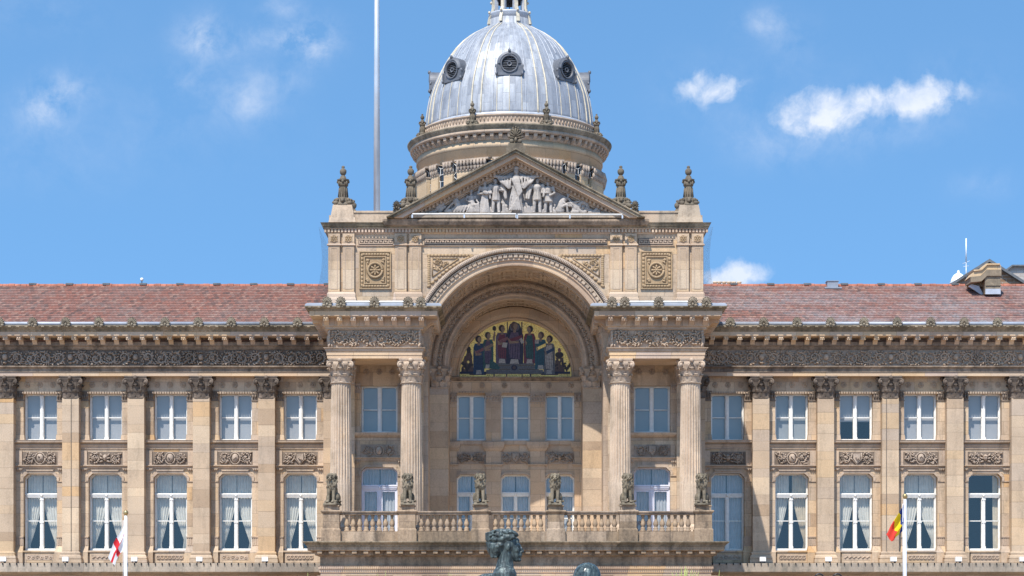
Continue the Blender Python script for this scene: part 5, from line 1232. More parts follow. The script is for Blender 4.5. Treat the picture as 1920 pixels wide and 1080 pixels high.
for x in pxs:
    p = MB(); p.box(x - .49, x + .49, YB - .3, YB + .45, zp0 - .01, zp0 + .6); p.taper((x - .49, x + .49, YB - .3, YB + .45), zp0 + .6, (x - .43, x + .43, YB - .24, YB + .4), zp0 + .66); p.box(x - .43, x + .43, YB - .24, YB + .4, zp0 + .66, zr0 + .05)
    p.mould([(x - .43, YB + .4), (x - .43, YB - .24), (x + .43, YB - .24), (x + .43, YB + .4), (x - .43, YB + .4)], [(0, zr0 + .05), (.04, zr0 + .08), (.1, zr0 + .16), (.1, zr1 + .01), (.06, zr1 + .04), (-.2, zr1 + .04), (-.2, zr0 + .05)])
    p.box(x - .38, x + .38, YB - .2, YB + .4, zr1 + .04, Z(947.5, YB) - .06); p.box(x - .42, x + .42, YB - .24, YB + .44, Z(947.5, YB) - .06, Z(947.5, YB)); p.build('balcony_pier', 'balc', rail_o)
# strip lights on the ledges
def strip(px0, px1, py, y, label, r=.052):
    o = empty('strip_light', (X((px0 + px1) / 2, y), y, Z(py, y)))
    h = (px1 - px0) / 2 * (D + y) / F; b = MB(); n = max(1, round(h / 1.1))
    for k in range(n): a = -h + 2 * h * k / n; b.tube([(a + .01, 0, 0), (a + 2 * h / n - .01, 0, 0)], r, 8, False)
    b.build('casing', 'tubewhite', o)
    for k in range(n + 1): b = MB(); a = -h + 2 * h * k / n; b.box(a - .04, a + .04, -.05, .08, -.2, -.03); b.build('bracket', 'steel', o)
    tag(o, label, 'strip light', 'strip lights on the stone ledges')
strip(773, 968, 401.5, -7.55, 'white strip light along the left half of the pediment ledge'); strip(970, 1167, 402.5, -7.55, 'white strip light along the right half of the pediment ledge')
strip(647, 695, 566.5, -7.9, 'white strip light on the left portico cornice nearer the outer corner', .08); strip(709, 757, 566.5, -7.9, 'white strip light on the left portico cornice nearer the arch', .08)
strip(1179, 1227, 566.5, -7.9, 'white strip light on the right portico cornice nearer the arch', .08); strip(1242, 1290, 566.5, -7.9, 'white strip light on the right portico cornice nearer the outer corner', .08)
# ------------------------------------------------------------------ drum and dome
DX, DY = X(955.3, 8.0), 8.0
M['dome'] = domemat(DX, DY)
m = MB(); m.lathe(DX, DY, [(5.45, 19.5), (5.45, 26.4)], 96); 
for k in range(16):
    a = R(22.5 * k + 11.25 - 90); 
m2 = MB(); m.lathe(DX, DY, [(5.2, 26.35), (5.52, 26.45), (5.52, 27.0), (5.58, 27.02), (5.58, 27.28), (5.52, 27.3), (5.52, 27.45), (4.6, 27.45)], 96); drum = part(m, 'drum', 'drum')
cap = MB(); win = MB(); leadl = MB(); pil = MB()
for k in range(8):                                    # broad piers on the diagonals, two windows and a slim pier between them
    base = 45 * k + 22.5 - 90
    def polar(r, a): return (DX + r * math.cos(a), DY + r * math.sin(a))
    for off, wd in ((0, .95), (16.5, .34), (-16.5, .34)):
        a = R(base + off); wd2 = wd
        for mb, r0, r1, z0, z1, ww in ((pil, 5.3, 5.62, 19.5, 25.75, wd), (cap, 5.3, 5.66, 25.72, 25.8, wd * 1.04), (cap, 5.3, 5.72, 26.3, 26.4, wd * 1.12)):
            c, s2 = math.cos(a), math.sin(a)
            P = [(DX + r * c - t * s2, DY + r * s2 + t * c) for r, t in ((r0, -ww), (r1, -ww), (r1, ww), (r0, ww))]
            mb.add([(x, y, z0) for x, y in P] + [(x, y, z1) for x, y in P], [(0, 1, 2, 3), (7, 6, 5, 4), (0, 4, 5, 1), (1, 5, 6, 2), (2, 6, 7, 3), (3, 7, 4, 0)])
        n = max(2, round(wd * 2 / .22))
        for j in range(n):
            t = -wd + (j + .5) * 2 * wd / n; c, s2 = math.cos(a), math.sin(a)
            for z, rr_ in ((25.92, 5.68), (26.17, 5.74)): cap.ell((DX + rr_ * c - t * s2, DY + rr_ * s2 + t * c, z), (.1, .08, .19), 0, 6, 4)
    for off in (9.6, -9.6, 22.5):
        a = R(base + off); c, s2 = math.cos(a), math.sin(a); hw = .38
        P = [(DX + 5.47 * c - t * s2, DY + 5.47 * s2 + t * c) for t in (-hw, hw)]
        win.add([(P[0][0], P[0][1], 23.2), (P[1][0], P[1][1], 23.2), (P[1][0], P[1][1], 26.3), (P[0][0], P[0][1], 26.3)], [(0, 1, 2, 3)])
        def bar(t0, z0, t1, z1): leadl.tube([(DX + 5.5 * c - t0 * s2, DY + 5.5 * s2 + t0 * c, z0), (DX + 5.5 * c - t1 * s2, DY + 5.5 * s2 + t1 * c, z1)], .02, 4, False)
        bar(-hw, 23.2, -hw, 26.3); bar(hw, 23.2, hw, 26.3)
        for q in range(4):
            z = 23.3 + q * .75; bar(-hw, z, -.15, z + .2); bar(hw, z, .15, z + .2); bar(-.15, z + .2, .15, z + .2); bar(-.15, z + .2, -.15, z + .55); bar(.15, z + .2, .15, z + .55); bar(-.15, z + .55, .15, z + .55); bar(-.15, z + .55, -hw, z + .75); bar(.15, z + .55, hw, z + .75)
part(pil, 'drum_pier', 'drum'); part(cap, 'drum_capital', 'mid'); part(win, 'drum_window', 'darkglass'); part(leadl, 'leaded_light', 'white')
m = MB(); m.lathe(DX, DY, [(5.3, 19.5), (5.3, 26.4)], 48); part(m, 'drum_interior', 'black')
# cornice with brackets, parapet ring
m = MB(); m.lathe(DX, DY, [(4.8, 27.4), (5.56, 27.42), (5.6, 27.5), (5.62, 27.7)], 96); m.lathe(DX, DY, [(5.55, 27.76), (5.92, 27.78), (5.95, 27.82), (5.95, 27.95)], 96)
for k in range(72):
    a = 2 * PI * k / 72; c, s2 = math.cos(a), math.sin(a); P = [(r * c - t * s2, r * s2 + t * c, z) for r, t, z in ((5.85, -.1, 27.76), (5.85, .1, 27.76), (5.82, .1, 27.58), (5.82, -.1, 27.58), (5.62, -.1, 27.45), (5.62, .1, 27.45), (5.55, -.1, 27.76), (5.55, .1, 27.76))]
    m.add([(x + DX, y + DY, z) for x, y, z in P], [(0, 1, 2, 3), (3, 2, 5, 4), (0, 3, 4, 6), (1, 7, 5, 2)])
part(m, 'drum_cornice', 'soffit')
m = MB(); m.lathe(DX, DY, [(5.95, 27.95), (5.98, 28.02), (6.1, 28.15), (6.12, 28.22), (6.0, 28.27), (5.4, 28.3)], 96); part(m, 'drum_gutter', 'lichen')
m = MB(); m.lathe(DX, DY, [(5.45, 28.28), (5.45, 28.4), (5.36, 28.5), (5.36, 28.82), (5.42, 28.86), (5.44, 28.94), (5.2, 28.98), (5.0, 29.0)], 96)
for k in range(150):
    a = 2 * PI * k / 150; m.ell((DX + 5.38 * math.cos(a), DY + 5.38 * math.sin(a), 28.67), (.05, .05, .12), 0, 6, 4)
part(m, 'parapet_ring', 'carve')
f8 = None
for k in range(8):
    a = R(22.5 + 45 * k - 90); loc = (DX + 5.55 * math.cos(a), DY + 5.55 * math.sin(a), 28.3)
    if f8 is None: f8 = part(finial_mesh(1.42), 'finial', 'finial', loc=loc)
    else: dup(f8, (loc[0], loc[1], loc[2] + 3), hall)
# lead dome
prof = [(5.06, 29.02), (5.05, 29.3), (5.0, 29.8), (4.93, 30.3), (4.82, 30.9), (4.66, 31.4), (4.45, 31.9), (4.22, 32.4), (3.96, 32.9), (3.66, 33.4), (3.3, 33.9), (2.86, 34.36), (2.35, 34.76), (1.85, 35.04), (1.45, 35.26), (1.3, 35.4), (1.28, 35.75), (1.0, 35.8)]
def rz(z):
    for (r0, z0), (r1, z1) in zip(prof, prof[1:]):
        if z0 <= z <= z1: return r0 + (r1 - r0) * (z - z0) / (z1 - z0)
    return prof[-1][0]
dome = MB(); dome.lathe(DX, DY, prof, 120); dm = part(dome, 'dome', 'dome')
m = MB(); m.lathe(DX, DY, [(5.1, 28.96), (5.14, 29.0), (5.14, 29.1), (5.05, 29.16)], 96); m.build('base_roll', 'lead', dm)
def rib(mb, deg, z0, z1, w, out=.035):
    a = R(deg - 90); c, s2 = math.cos(a), math.sin(a); pts = []
    n = 26
    for i in range(n + 1): z = z0 + (z1 - z0) * i / n; r = rz(z) + out * .4; pts.append((DX + r * c, DY + r * s2, z))
    mb.tube(pts, [w * (1 - .35 * i / n) for i in range(n + 1)], 6)
for k in range(8):
    b0 = 45 * k + 22.5
    for off, w, zz0, zz1, mt in ((-3.4, .055, 29.1, 35.3, 'gold'), (3.4, .055, 29.1, 35.3, 'gold'), (-22.5, .028, 29.1, 31.5, 'gold'), (-14.2, .028, 29.1, 31.5, 'gold'), (14.2, .028, 29.1, 31.5, 'gold'), (-22.5, .022, 33.1, 35.2, 'lead'), (-11.5, .024, 29.1, 35.2, 'lead'), (11.5, .024, 29.1, 35.2, 'lead'), (-16.5, .022, 32.6, 35.2, 'lead'), (16.5, .022, 32.6, 35.2, 'lead')):
        m = MB(); rib(m, b0 + off, zz0, zz1, w); m.build('rib', mt, dm)
# louvred round windows: modelled facing -y at the origin, turned about the dome axis
def dormer():
    mb = MB(); zc_ = 32.35; yf = -4.72; bk = -3.3
    # casing: arched block
    mb.arch(0, zc_, [(.56, yf), (.66, yf - .08), (.76, yf - .02), (.84, yf + .02), (.84, bk), (.56, bk)], 0, 180, 20)
    mb.arch(0, zc_, [(.5, yf + .02), (.53, yf - .05), (.6, yf - .05), (.6, yf + .3), (.5, yf + .3)], 0, 360, 32)
    mb.box(-.84, .84, yf + .02, bk, zc_ - .78, zc_ - .6); mb.box(-.84, -.58, yf + .021, bk, zc_ - .6, zc_); mb.box(.58, .84, yf + .021, bk, zc_ - .6, zc_)
    for sg in (-1, 1):
        mb.plate([(sg * .58, zc_ - .6), (sg * .2, zc_ - .6), (sg * .42, zc_ - .42), (sg * .58, zc_ - .18)][::-sg], yf + .04, yf + .3)
        mb.ell((sg * .88, yf + .06, zc_ - .15), (.1, .1, .14), 0, 8, 5); mb.box(*sorted((sg * .8, sg * .93)), yf - .04, yf + .5, zc_ - .6, zc_ - .15); mb.ell((sg * .88, yf, zc_ - .68), (.09, .12, .14), 0, 8, 5)
    mb.ell((0, yf - .05, zc_ + .86), (.1, .12, .14), 0, 8, 5); mb.box(-.07, .07, yf - .08, yf + .3, zc_ + .6, zc_ + .86)
    lv = MB()
    for i in range(9):
        z = zc_ - .46 + i * .115; w = math.sqrt(max(.02, .5 ** 2 - (z - zc_) ** 2)); lv.add([(-w, yf + .06, z - .03), (w, yf + .06, z - .03), (w, yf + .2, z + .06), (-w, yf + .2, z + .06), (-w, yf + .06, z - .045), (w, yf + .06, z - .045)], [(0, 1, 2, 3), (4, 5, 1, 0)])
    lv.arch(0, zc_, [(.1, yf + .02), (.16, yf), (.16, yf + .1), (.1, yf + .1)], 0, 360, 16); dk = MB(); dk.plate([(.54 * math.cos(2 * PI * i / 24), zc_ + .54 * math.sin(2 * PI * i / 24)) for i in range(24)], yf + .24, yf + .28)
    return mb, lv, dk
M['dormer'] = plain('dark lead casing', (.13, .135, .15), .55, .2, .25, 2.5)
db, dl, dd = dormer(); d0 = None
for k in range(8):
    if d0 is None:
        d0 = db.build('dormer', 'dormer', dm); dl.build('louvre', 'dormer', d0); dd.build('recess', 'black', d0); o = d0
    else: o = dup(d0, None, dm)
    o.location = (DX + .74 * math.sin(R(45 * k)), DY - .74 * math.cos(R(45 * k)), 32.3 * .15 - .36); o.rotation_euler = (0, 0, R(45 * k)); o.scale = (.85, .85, .85)
# lantern
m = MB(); m.lathe(DX, DY, [(1.28, 35.7), (1.22, 36.0), (1.26, 36.05), (1.26, 36.14), (.6, 36.16)], 48)
for k in range(8):
    a = R(22.5 + 45 * k - 90); c, s2 = math.cos(a), math.sin(a)
    for r0, r1, z0, z1, w in ((.78, 1.0, 35.8, 38.6, .13),):
        P = [(DX + r * c - t * s2, DY + r * s2 + t * c) for r, t in ((r0, -w), (r1, -w), (r1, w), (r0, w))]
        m.add([(x, y, z0) for x, y in P] + [(x, y, z1) for x, y in P], [(0, 1, 2, 3), (7, 6, 5, 4), (0, 4, 5, 1), (1, 5, 6, 2), (2, 6, 7, 3), (3, 7, 4, 0)])
lan = m.build('lantern', 'lead', dm)
g_ = MB()
for k in range(8):
    a = R(22.5 + 45 * k - 90); c, s2 = math.cos(a), math.sin(a)
    def strip8(pts, w):
        vs = []; 
        for r, z in pts: vs += [(DX + r * c + w * s2, DY + r * s2 - w * c, z), (DX + r * c - w * s2, DY + r * s2 + w * c, z), (DX + (r - .12) * c - w * s2, DY + (r - .12) * s2 + w * c, z), (DX + (r - .12) * c + w * s2, DY + (r - .12) * s2 - w * c, z)]
        fs = []
        for i in range(len(pts) - 1):
            for j in range(4): q = (j + 1) % 4; fs.append((i * 4 + j, i * 4 + q, i * 4 + 4 + q, i * 4 + 4 + j))
        fs += [(3, 2, 1, 0), tuple(len(pts) * 4 - 4 + j for j in range(4))]
        g_.add(vs, fs)
    strip8([(1.42, 35.45), (1.36, 35.75), (1.2, 36.1), (1.12, 36.4), (1.1, 36.9), (1.1, 38.5)], .09)
    g_.ell((DX + 1.16 * c, DY + 1.16 * s2, 37.0), (.1, .1, .1), 0, 8, 5); g_.ell((DX + 1.3 * c, DY + 1.3 * s2, 36.15), (.08, .08, .09), 0, 8, 5)
g_.build('gilded_pier', 'gold', lan)
m = MB(); m.lathe(DX, DY, [(.78, 36.85), (.92, 36.95), (1.02, 38.6)], 24); m.lathe(DX, DY, [(1.0, 38.5), (1.3, 38.6), (1.3, 38.8), (1.1, 39.0), (.9, 39.6), (.3, 40.2), (0, 40.3)], 32); m.build('cupola', 'black', lan)
m = MB(); m.tube([(DX, DY, 36.1), (DX, DY, 37.5)], .025, 6); m.build('rod', 'iron', lan)
# ------------------------------------------------------------------ carved figures in the pediment
yT = YA - .02
def fig(name, px, row, base=400.0, kind='robe', face=0, lean=0.0, arms=None, seed=0, w=1.0):
    """relief figure: height from its rows; kind robe, coat, seat, kneel"""
    x = X(px, YA - .3); zb = Z(base, YA - .3); H = Z(row, YA - .3) - zb; rng = random.Random(seed)
    mb = MB(); y = yT - .2; u = H * w
    def P(a, b, c=0.0): return (x + a * u + lean * b * H, y - c * u, zb + b * H)
    if kind == 'robe':
        mb.tube([P(0, 0), P(0, .25), P(0, .5), P(0, .6), P(0, .72), P(0, .8)], [.15 * u, .135 * u, .115 * u, .095 * u, .12 * u, .1 * u], 10)
        for k in range(9):
            t = -1 + k / 4.0; mb.tube([P(t * .15, 0, .1 * math.cos(t)), P(t * .11 + rng.uniform(-.02, .02), .3, .11), P(t * .07, .58, .1)], [.026 * u, .022 * u, .012 * u], 5)
    elif kind == 'coat':
        for s_ in (-1, 1): mb.tube([P(s_ * .085, 0, .05 if s_ > 0 else .0), P(s_ * .075, .25, .03), P(s_ * .06, .48)], [.045 * u, .052 * u, .075 * u], 8); mb.ell(P(s_ * .09, .02, .08), (.045 * u, .08 * u, .03 * u), 0, 6, 4)
        mb.tube([P(0, .36), P(0, .5), P(0, .6), P(0, .74), P(0, .81)], [.135 * u, .12 * u, .1 * u, .125 * u, .09 * u], 10)
        for s_ in (-1, 1): mb.tube([P(s_ * .03, .38, .12), P(s_ * .03, .75, .11)], .016 * u, 5)
    elif kind == 'seat':
        mb.tube([P(.05, .3), P(0, .5), P(-.02, .72)], [.2 * u, .18 * u, .15 * u], 10); mb.ell(P(.0, .2), (.32 * u, .2 * u, .24 * H), 0, 10, 6)
        for s_ in (-1, 1): mb.tube([P(.05, .3, .1), P(.32 + .06 * s_, .36, .16), P(.36 + .05 * s_, .02, .14)], [.11 * u, .09 * u, .06 * u], 8)
        for k in range(6): mb.tube([P(-.25 + k * .1, .02, .15), P(-.1 + k * .06, .4, .14)], .03 * u, 5)
    elif kind == 'kneel':
        mb.tube([P(-.25, .2), P(-.15, .5), P(.1, .76)], [.22 * u, .19 * u, .16 * u], 10); mb.ell(P(-.25, .17), (.3 * u, .2 * u, .2 * H), 0, 10, 6)
        mb.tube([P(-.2, .25, .1), P(.15, .4, .15), P(.2, .02, .12)], [.12 * u, .1 * u, .07 * u], 8)
    hx = {'robe': 0, 'coat': 0, 'seat': -.03, 'kneel': .24}[kind]; hz = {'robe': .91, 'coat': .915, 'seat': .88, 'kneel': .86}[kind]; hs = {'robe': 1, 'coat': 1, 'seat': 1.5, 'kneel': 1.45}[kind]
    sw = {'robe': .14, 'coat': .15, 'seat': .22, 'kneel': .2}[kind]; sh = .785 if kind in ('robe', 'coat') else (.7 if kind == 'seat' else .68); sx = 0 if kind != 'kneel' else .1
    mb.tube([P(hx * .7, hz - .13), P(hx, hz - .03)], .045 * u * hs, 8)
    mb.ell(P(hx, hz), (.058 * u * hs, .065 * u * hs, .078 * u * hs), 0, 10, 8); mb.ell(P(hx + .01 * face, hz - .005 * hs, .065 * hs), (.014 * u * hs, .025 * u * hs, .022 * u * hs), 0, 6, 4); mb.ell(P(hx - .02 * face, hz + .03 * hs, -.02), (.066 * u * hs, .066 * u * hs, .055 * u * hs), 0, 8, 6)
    mb.ell(P(hx, hz - .045 * hs, .05 * hs), (.03 * u * hs, .03 * u * hs, .025 * u * hs), 0, 6, 4)
    for s_ in (-1, 1): mb.ell(P(sx + s_ * sw, sh), (.065 * u * (1.3 if hs > 1 else 1), .06 * u, .05 * u * (1.3 if hs > 1 else 1)), 0, 8, 5)
    arms = arms or [((-.19, .6, .05), (-.06, .55, .15)), ((.19, .6, .05), (.06, .6, .15))]
    for s_, (e, h) in zip((-1, 1), arms):
        mb.tube([P(sx + s_ * sw, sh), P(*e), P(*h)], [.05 * u * hs ** .5, .043 * u * hs ** .5, .03 * u * hs ** .5], 8); mb.ell(P(*h), (.035 * u * hs, .03 * u * hs, .03 * u * hs), 0, 8, 5)
    return mb, P, u, H
def put(mb, vox=.035): o = mb.fused('carved_figure', 'figure', vox, tymp, 2); return o
# central crowned figure with outstretched arms and sweeping mantle
mb, P, u, H = fig('c', 968, 313, 400, 'robe', arms=[((-.27, .765, .05), (-.47, .79, .06)), ((.27, .765, .05), (.47, .79, .06))], seed=1)
for s_ in (-1, 1):
    for k in range(5): t = k / 4; mb.tube([P(s_ * (.12 + .27 * t), .77 - .02 * t, .06), P(s_ * (.13 + .2 * t), .66 - .08 * (1 - t), .1), P(s_ * (.1 + .1 * t), .56 - .1 * t * (1 - t) * 2, .1)], [.022 * u, .024 * u, .018 * u], 6)
    mb.tube([P(s_ * .3, .72), P(s_ * .26, .5), P(s_ * .22, .3, .05)], [.05 * u, .06 * u, .03 * u], 6)
mb.lathe(P(0, 0)[0], P(0, 0)[1], [(.045 * u, P(0, .95)[2]), (.07 * u, P(0, .985)[2]), (.05 * u, P(0, 1.01)[2]), (0.01, P(0, 1.03)[2])], 10)
for k in range(6): mb.tube([P(-.1 + .03 * k, .74, .11), P(.02 + .02 * k, .45, .15), P(.1 - .05 * k, .03, .17)], .022 * u, 5)
mb.ell(P(0, -.01, .0), (.3 * u, .12 * u, .03 * u), 0, 8, 4)
put(mb, .024)
put(fig('a', 930, 334, kind='coat', face=1, lean=-.01, arms=[((-.2, .6, .06), (-.16, .42, .1)), ((.2, .62, .08), (.12, .64, .15))], seed=2)[0], .024)
mb, P, u, H = fig('b', 909, 338, kind='robe', face=1, arms=[((-.2, .58, .08), (.0, .58, .17)), ((.19, .6, .08), (.06, .57, .17))], seed=3); mb.ell(P(.03, .6, .18), (.1 * u, .04 * u, .06 * u), .3, 8, 5); put(mb, .024)
mb, P, u, H = fig('s', 884, 354, kind='seat', face=-1, arms=[((-.3, .55, .1), (-.1, .45, .2)), ((.3, .5, .1), (.4, .42, .2))], seed=4, w=.75); put(mb, .03)
# reclining figure with a wheel of cloth, scroll work and a shield in the left corner
mb = MB(); x, z, y = X(862, YA - .3), Z(400, YA - .3), yT - .2
mb.ell((x, y, z + .25), (.55, .2, .22), -.25, 10, 6); mb.tube([(x - .05, y, z + .35), (x - .25, y, z + .75)], [.2, .16], 8); mb.ell((x - .2, y, z + .98), (.12, .12, .14), 0, 10, 6); mb.tube([(x - .2, y - .1, z + .7), (x - .5, y - .1, z + .4), (x - .75, y - .1, z + .15)], [.07, .06, .05], 6)
for k in range(5): mb.tube([(x - .3 + k * .16, y - .12, z + .02), (x - .1 + k * .16, y - .16, z + .38)], .05, 5)
mb.tube([(x - 1.1, y, z + .05), (x - .95, y, z + .3), (x - .7, y, z + .38)], [.12, .14, .05], 8); put(mb, .03)
mb = MB(); x = X(833, YA - .3); mb.tube([(x - .5, y, z + .05), (x - .35, y, z + .32), (x - .1, y, z + .5), (x + .05, y, z + .72)], [.08, .17, .16, .03], 8); mb.ell((x + .25, y, z + .12), (.3, .15, .14), 0, 8, 5); mb.tube([(x - .9, y, z + .06), (x - .5, y, z + .1)], [.05, .1], 6); put(mb, .03)
put(fig('d', 1007, 333, kind='coat', face=-1, lean=.01, arms=[((-.21, .6, .05), (-.24, .4, .12)), ((.2, .62, .05), (.17, .45, .14))], seed=5)[0], .024)
mb, P, u, H = fig('e', 1028, 338, kind='coat', face=-1, arms=[((-.2, .62, .05), (-.02, .6, .16)), ((.19, .6, .08), (.05, .52, .16))], seed=6); mb.tube([P(0, .34), P(0, .5), P(0, .62)], [.16 * u, .13 * u, .11 * u], 10); put(mb, .024)
put(fig('k', 1058, 360, kind='kneel', face=1, arms=[((-.02, .5, .15), (.25, .35, .2)), ((.35, .55, .1), (.5, .38, .18))], seed=7, w=.8)[0], .03)
mb = MB(); x = X(1077, YA - .3)
mb.box(x - .2, x + .25, y - .15, y + .15, z, z + .12); mb.taper((x - .15, x + .2, y - .1, y + .1), z + .12, (x - .1, x + .15, y - .08, y + .08), z + .35); mb.box(x - .32, x + .35, y - .13, y + .13, z + .33, z + .48); mb.tube([(x - .5, y - .1, z + .5), (x + .3, y - .12, z + .62)], .05, 6); mb.ell((x + .1, y, z + .3), (.3, .14, .2), .4, 8, 5); put(mb, .03)
mb = MB(); x = X(1093, YA - .3)
mb.arch(x, z + .32, [(.18, y - .12), (.32, y - .12), (.32, y + .12), (.18, y + .12)], 0, 360, 24); mb.ell((x, y, z + .32), (.1, .16, .1), 0, 8, 5)
for k in range(12): a = k * PI / 6; mb.ell((x + .34 * math.cos(a), y, z + .32 + .34 * math.sin(a)), (.06, .12, .06), 0, 6, 4)
for k in range(4): a = k * PI / 4; mb.tube([(x - .3 * math.cos(a), y, z + .32 - .3 * math.sin(a)), (x + .3 * math.cos(a), y, z + .32 + .3 * math.sin(a))], .04, 5)
put(mb, .03)
mb = MB(); x = X(1113, YA - .3); rng = random.Random(9)
mb.box(x - .3, x + .35, y - .14, y + .14, z - .02, z + .1)
for k in range(12): mb.ell((x + rng.uniform(-.35, .4), y - rng.uniform(0, .1), z + rng.uniform(.02, .34) * (1 - abs(k - 5) * .05)), (.12, .12, .1), rng.random() * 3, 6, 4)
put(mb, .03)
# low plants, stools and books at the feet
rng = random.Random(12)
for px, h in ((945, .7), (950, .45), (985, .5), (991, .65), (996, .4), (920, .3), (1018, .35), (1040, .3), (898, .35)):
    x = X(px, YA - .3); mb = MB()
    for k in range(4): mb.ell((x + rng.uniform(-.12, .12), y + .05, z + rng.uniform(.05, h)), (.1, .1, .13), rng.random() * 3, 6, 4)
    mb.box(x - .1, x + .1, y - .05, y + .15, z, z + h * .6); put(mb, .03)
# ------------------------------------------------------------------ gold mosaic in the lunette
mats = ['mgold', 'mblue', 'mnavy', 'mred', 'mpurple', 'mskin', 'mwhite', 'mgreen', 'mgrey', 'mhair', 'mbrown', 'mteal', 'mpink']
MI = {k: i for i, k in enumerate(mats)}
def mx_(zx): return X(830 + zx * 280 / 1920., YL)
def mz_(zy): return Z(580 + zy * 140 / 960., YL)
mo = MB(); mo.arch(A(0), zl, [(.01, YL + .02), (3.16, YL + .02), (3.16, YL + .08), (.01, YL + .08)], 0, 180, 56)
lay = [0]
def mpoly(mat, pts, lift=1):
    mo.cur = MI[mat]; lay[0] += 1; y = YL + .018 - .004 * lift - .00008 * lay[0]
    mo.plate([(mx_(a), mz_(b)) for a, b in pts], y, YL + .03)
def mell(mat, cx, cy, rx, ry, lift=2, n=14): mpoly(mat, [(cx + rx * math.cos(2 * PI * k / n), cy + ry * math.sin(2 * PI * k / n)) for k in range(n)], lift)
# throne, steps, tripod stands
mpoly('mnavy', [(835, 690), (835, 300), (850, 230), (870, 185), (925, 160), (985, 185), (1005, 230), (1020, 300), (1030, 690)]); mpoly('mbrown', [(825, 300), (825, 160), (838, 160), (838, 300)]); mpoly('mbrown', [(1010, 300), (1010, 160), (1026, 160), (1026, 300)]); mell('mgrey', 925, 230, 62, 60); mell('mpurple', 925, 230, 46, 46, 2)
mpoly('mgrey', [(690, 715), (690, 690), (1180, 690), (1180, 715)]); mpoly('mnavy', [(680, 724), (680, 716), (1190, 716), (1190, 724)]); mpoly('mgrey', [(620, 765), (620, 725), (1215, 725), (1215, 765)]); mpoly('mnavy', [(600, 776), (600, 766), (1240, 766), (1240, 776)]); mpoly('mgrey', [(560, 826), (560, 777), (1290, 777), (1290, 826)]); mpoly('mnavy', [(205, 832), (205, 800), (560, 800), (560, 832)]); mpoly('mnavy', [(1290, 832), (1290, 800), (1640, 800), (1640, 832)])
mpoly('mbrown', [(205, 842), (205, 826), (1640, 826), (1640, 842)])
for cx in (300, 1500):
    sgn = 1 if cx < 900 else -1
    mpoly('mbrown', [(cx - 60, 800), (cx - 50, 620), (cx + 50, 620), (cx + 70, 800)] if cx > 900 else [(cx - 70, 800), (cx - 20, 600), (cx + 70, 580), (cx + 100, 800)])
    for k in range(10):
        rng = random.Random(k + cx); mell('mgold' if k % 2 else 'mhair', cx + rng.uniform(-75, 85), 700 + rng.uniform(-70, 85), rng.uniform(8, 20), rng.uniform(10, 24), 2)
    for k in range(6): mell('mhair', cx + sgn * -40 + k * 18, 770 - abs(k - 3) * 25, 14, 30, 2)
mell('mhair', 335, 520, 28, 45); mpoly('mbrown', [(290, 610), (315, 540), (360, 540), (385, 620)]); mell('mhair', 1500, 585, 55, 40); mell('mpink', 1500, 525, 20, 30)
def mfig(cx, top, bot, w, robe, over, hair, face=1, skin='mskin', sash_=None, base='mwhite'):
    h = bot - top; hd = h * .085; w *= 1.15
    mpoly(robe, [(cx - w * .5, bot), (cx - w * .52, bot - h * .35), (cx - w * .5, top + h * .3), (cx - w * .36, top + h * .2), (cx + w * .36, top + h * .2), (cx + w * .5, top + h * .3), (cx + w * .52, bot - h * .35), (cx + w * .5, bot)])
    mpoly(over, [(cx - w * .3, bot - h * .15), (cx - w * .38, top + h * .45), (cx - w * .2, top + h * .24), (cx + w * .22, top + h * .24), (cx + w * .3, top + h * .5), (cx + w * .34, bot - h * .1)], 2)
    mpoly(base, [(cx - w * .28, bot), (cx - w * .22, bot - h * .11), (cx + w * .2, bot - h * .11), (cx + w * .26, bot)], 3)
    if sash_: mpoly(sash_, [(cx - w * .4, top + h * .42), (cx + w * .44, top + h * .3), (cx + w * .46, top + h * .38), (cx - w * .34, top + h * .5)], 3)
    for k in range(5): x = cx + w * (-.3 + .15 * k); mpoly('mnavy', [(x, bot - h * .12), (x + w * .05, top + h * .5), (x + w * .075, top + h * .5), (x + w * .03, bot - h * .12)], 3)
    mpoly(skin, [(cx - hd * .4, top + h * .25), (cx - hd * .4, top + h * .13), (cx + hd * .4, top + h * .13), (cx + hd * .4, top + h * .25)], 3)
    mpoly(skin, [(cx - w * .42, top + h * .36), (cx - w * .3, top + h * .52), (cx + face * w * .25, top + h * .5), (cx + face * w * .25, top + h * .45), (cx - w * .2, top + h * .46)], 4)
    mell(hair, cx - face * hd * .15, top + hd * .95, hd * .95, hd * 1.1, 4); mell(skin, cx + face * hd * .22, top + hd * 1.15, hd * .62, hd * .85, 5)
mfig(465, 340, 835, 120, 'mblue', 'mblue', 'mhair', 1, sash_='mpink'); mfig(585, 295, 760, 115, 'mgreen', 'mpurple', 'mhair', 1, sash_='mskin'); mpoly('mskin', [(640, 400), (660, 285), (680, 290), (672, 410)], 3); mell('mhair', 664, 245, 24, 32, 3)
mfig(765, 205, 690, 140, 'mpurple', 'mred', 'mhair', 1, sash_='mpink'); mpoly('mwhite', [(760, 485), (775, 425), (835, 430), (822, 495)], 6)
mfig(925, 165, 700, 190, 'mnavy', 'mpurple', 'mbrown', 1, sash_='mred')
mfig(1118, 215, 695, 130, 'mred', 'mgreen', 'mhair', -1); mpoly('mwhite', [(985, 385), (1015, 365), (1050, 425), (1015, 445)], 6)
mfig(1260, 293, 770, 125, 'mteal', 'mteal', 'mbrown', -1, sash_='mgold'); mpoly('mwhite', [(1185, 390), (1235, 390), (1235, 440), (1185, 440)], 5); mfig(1370, 340, 835, 125, 'mgrey', 'mwhite', 'mhair', -1, sash_='mblue')
mpoly('mgreen', [(600, 760), (610, 640), (700, 700), (740, 750), (720, 775)], 2); mell('mgrey', 920, 750, 60, 55, 3); mell('mnavy', 920, 750, 40, 36, 4); mell('mbrown', 920, 750, 22, 22, 5)
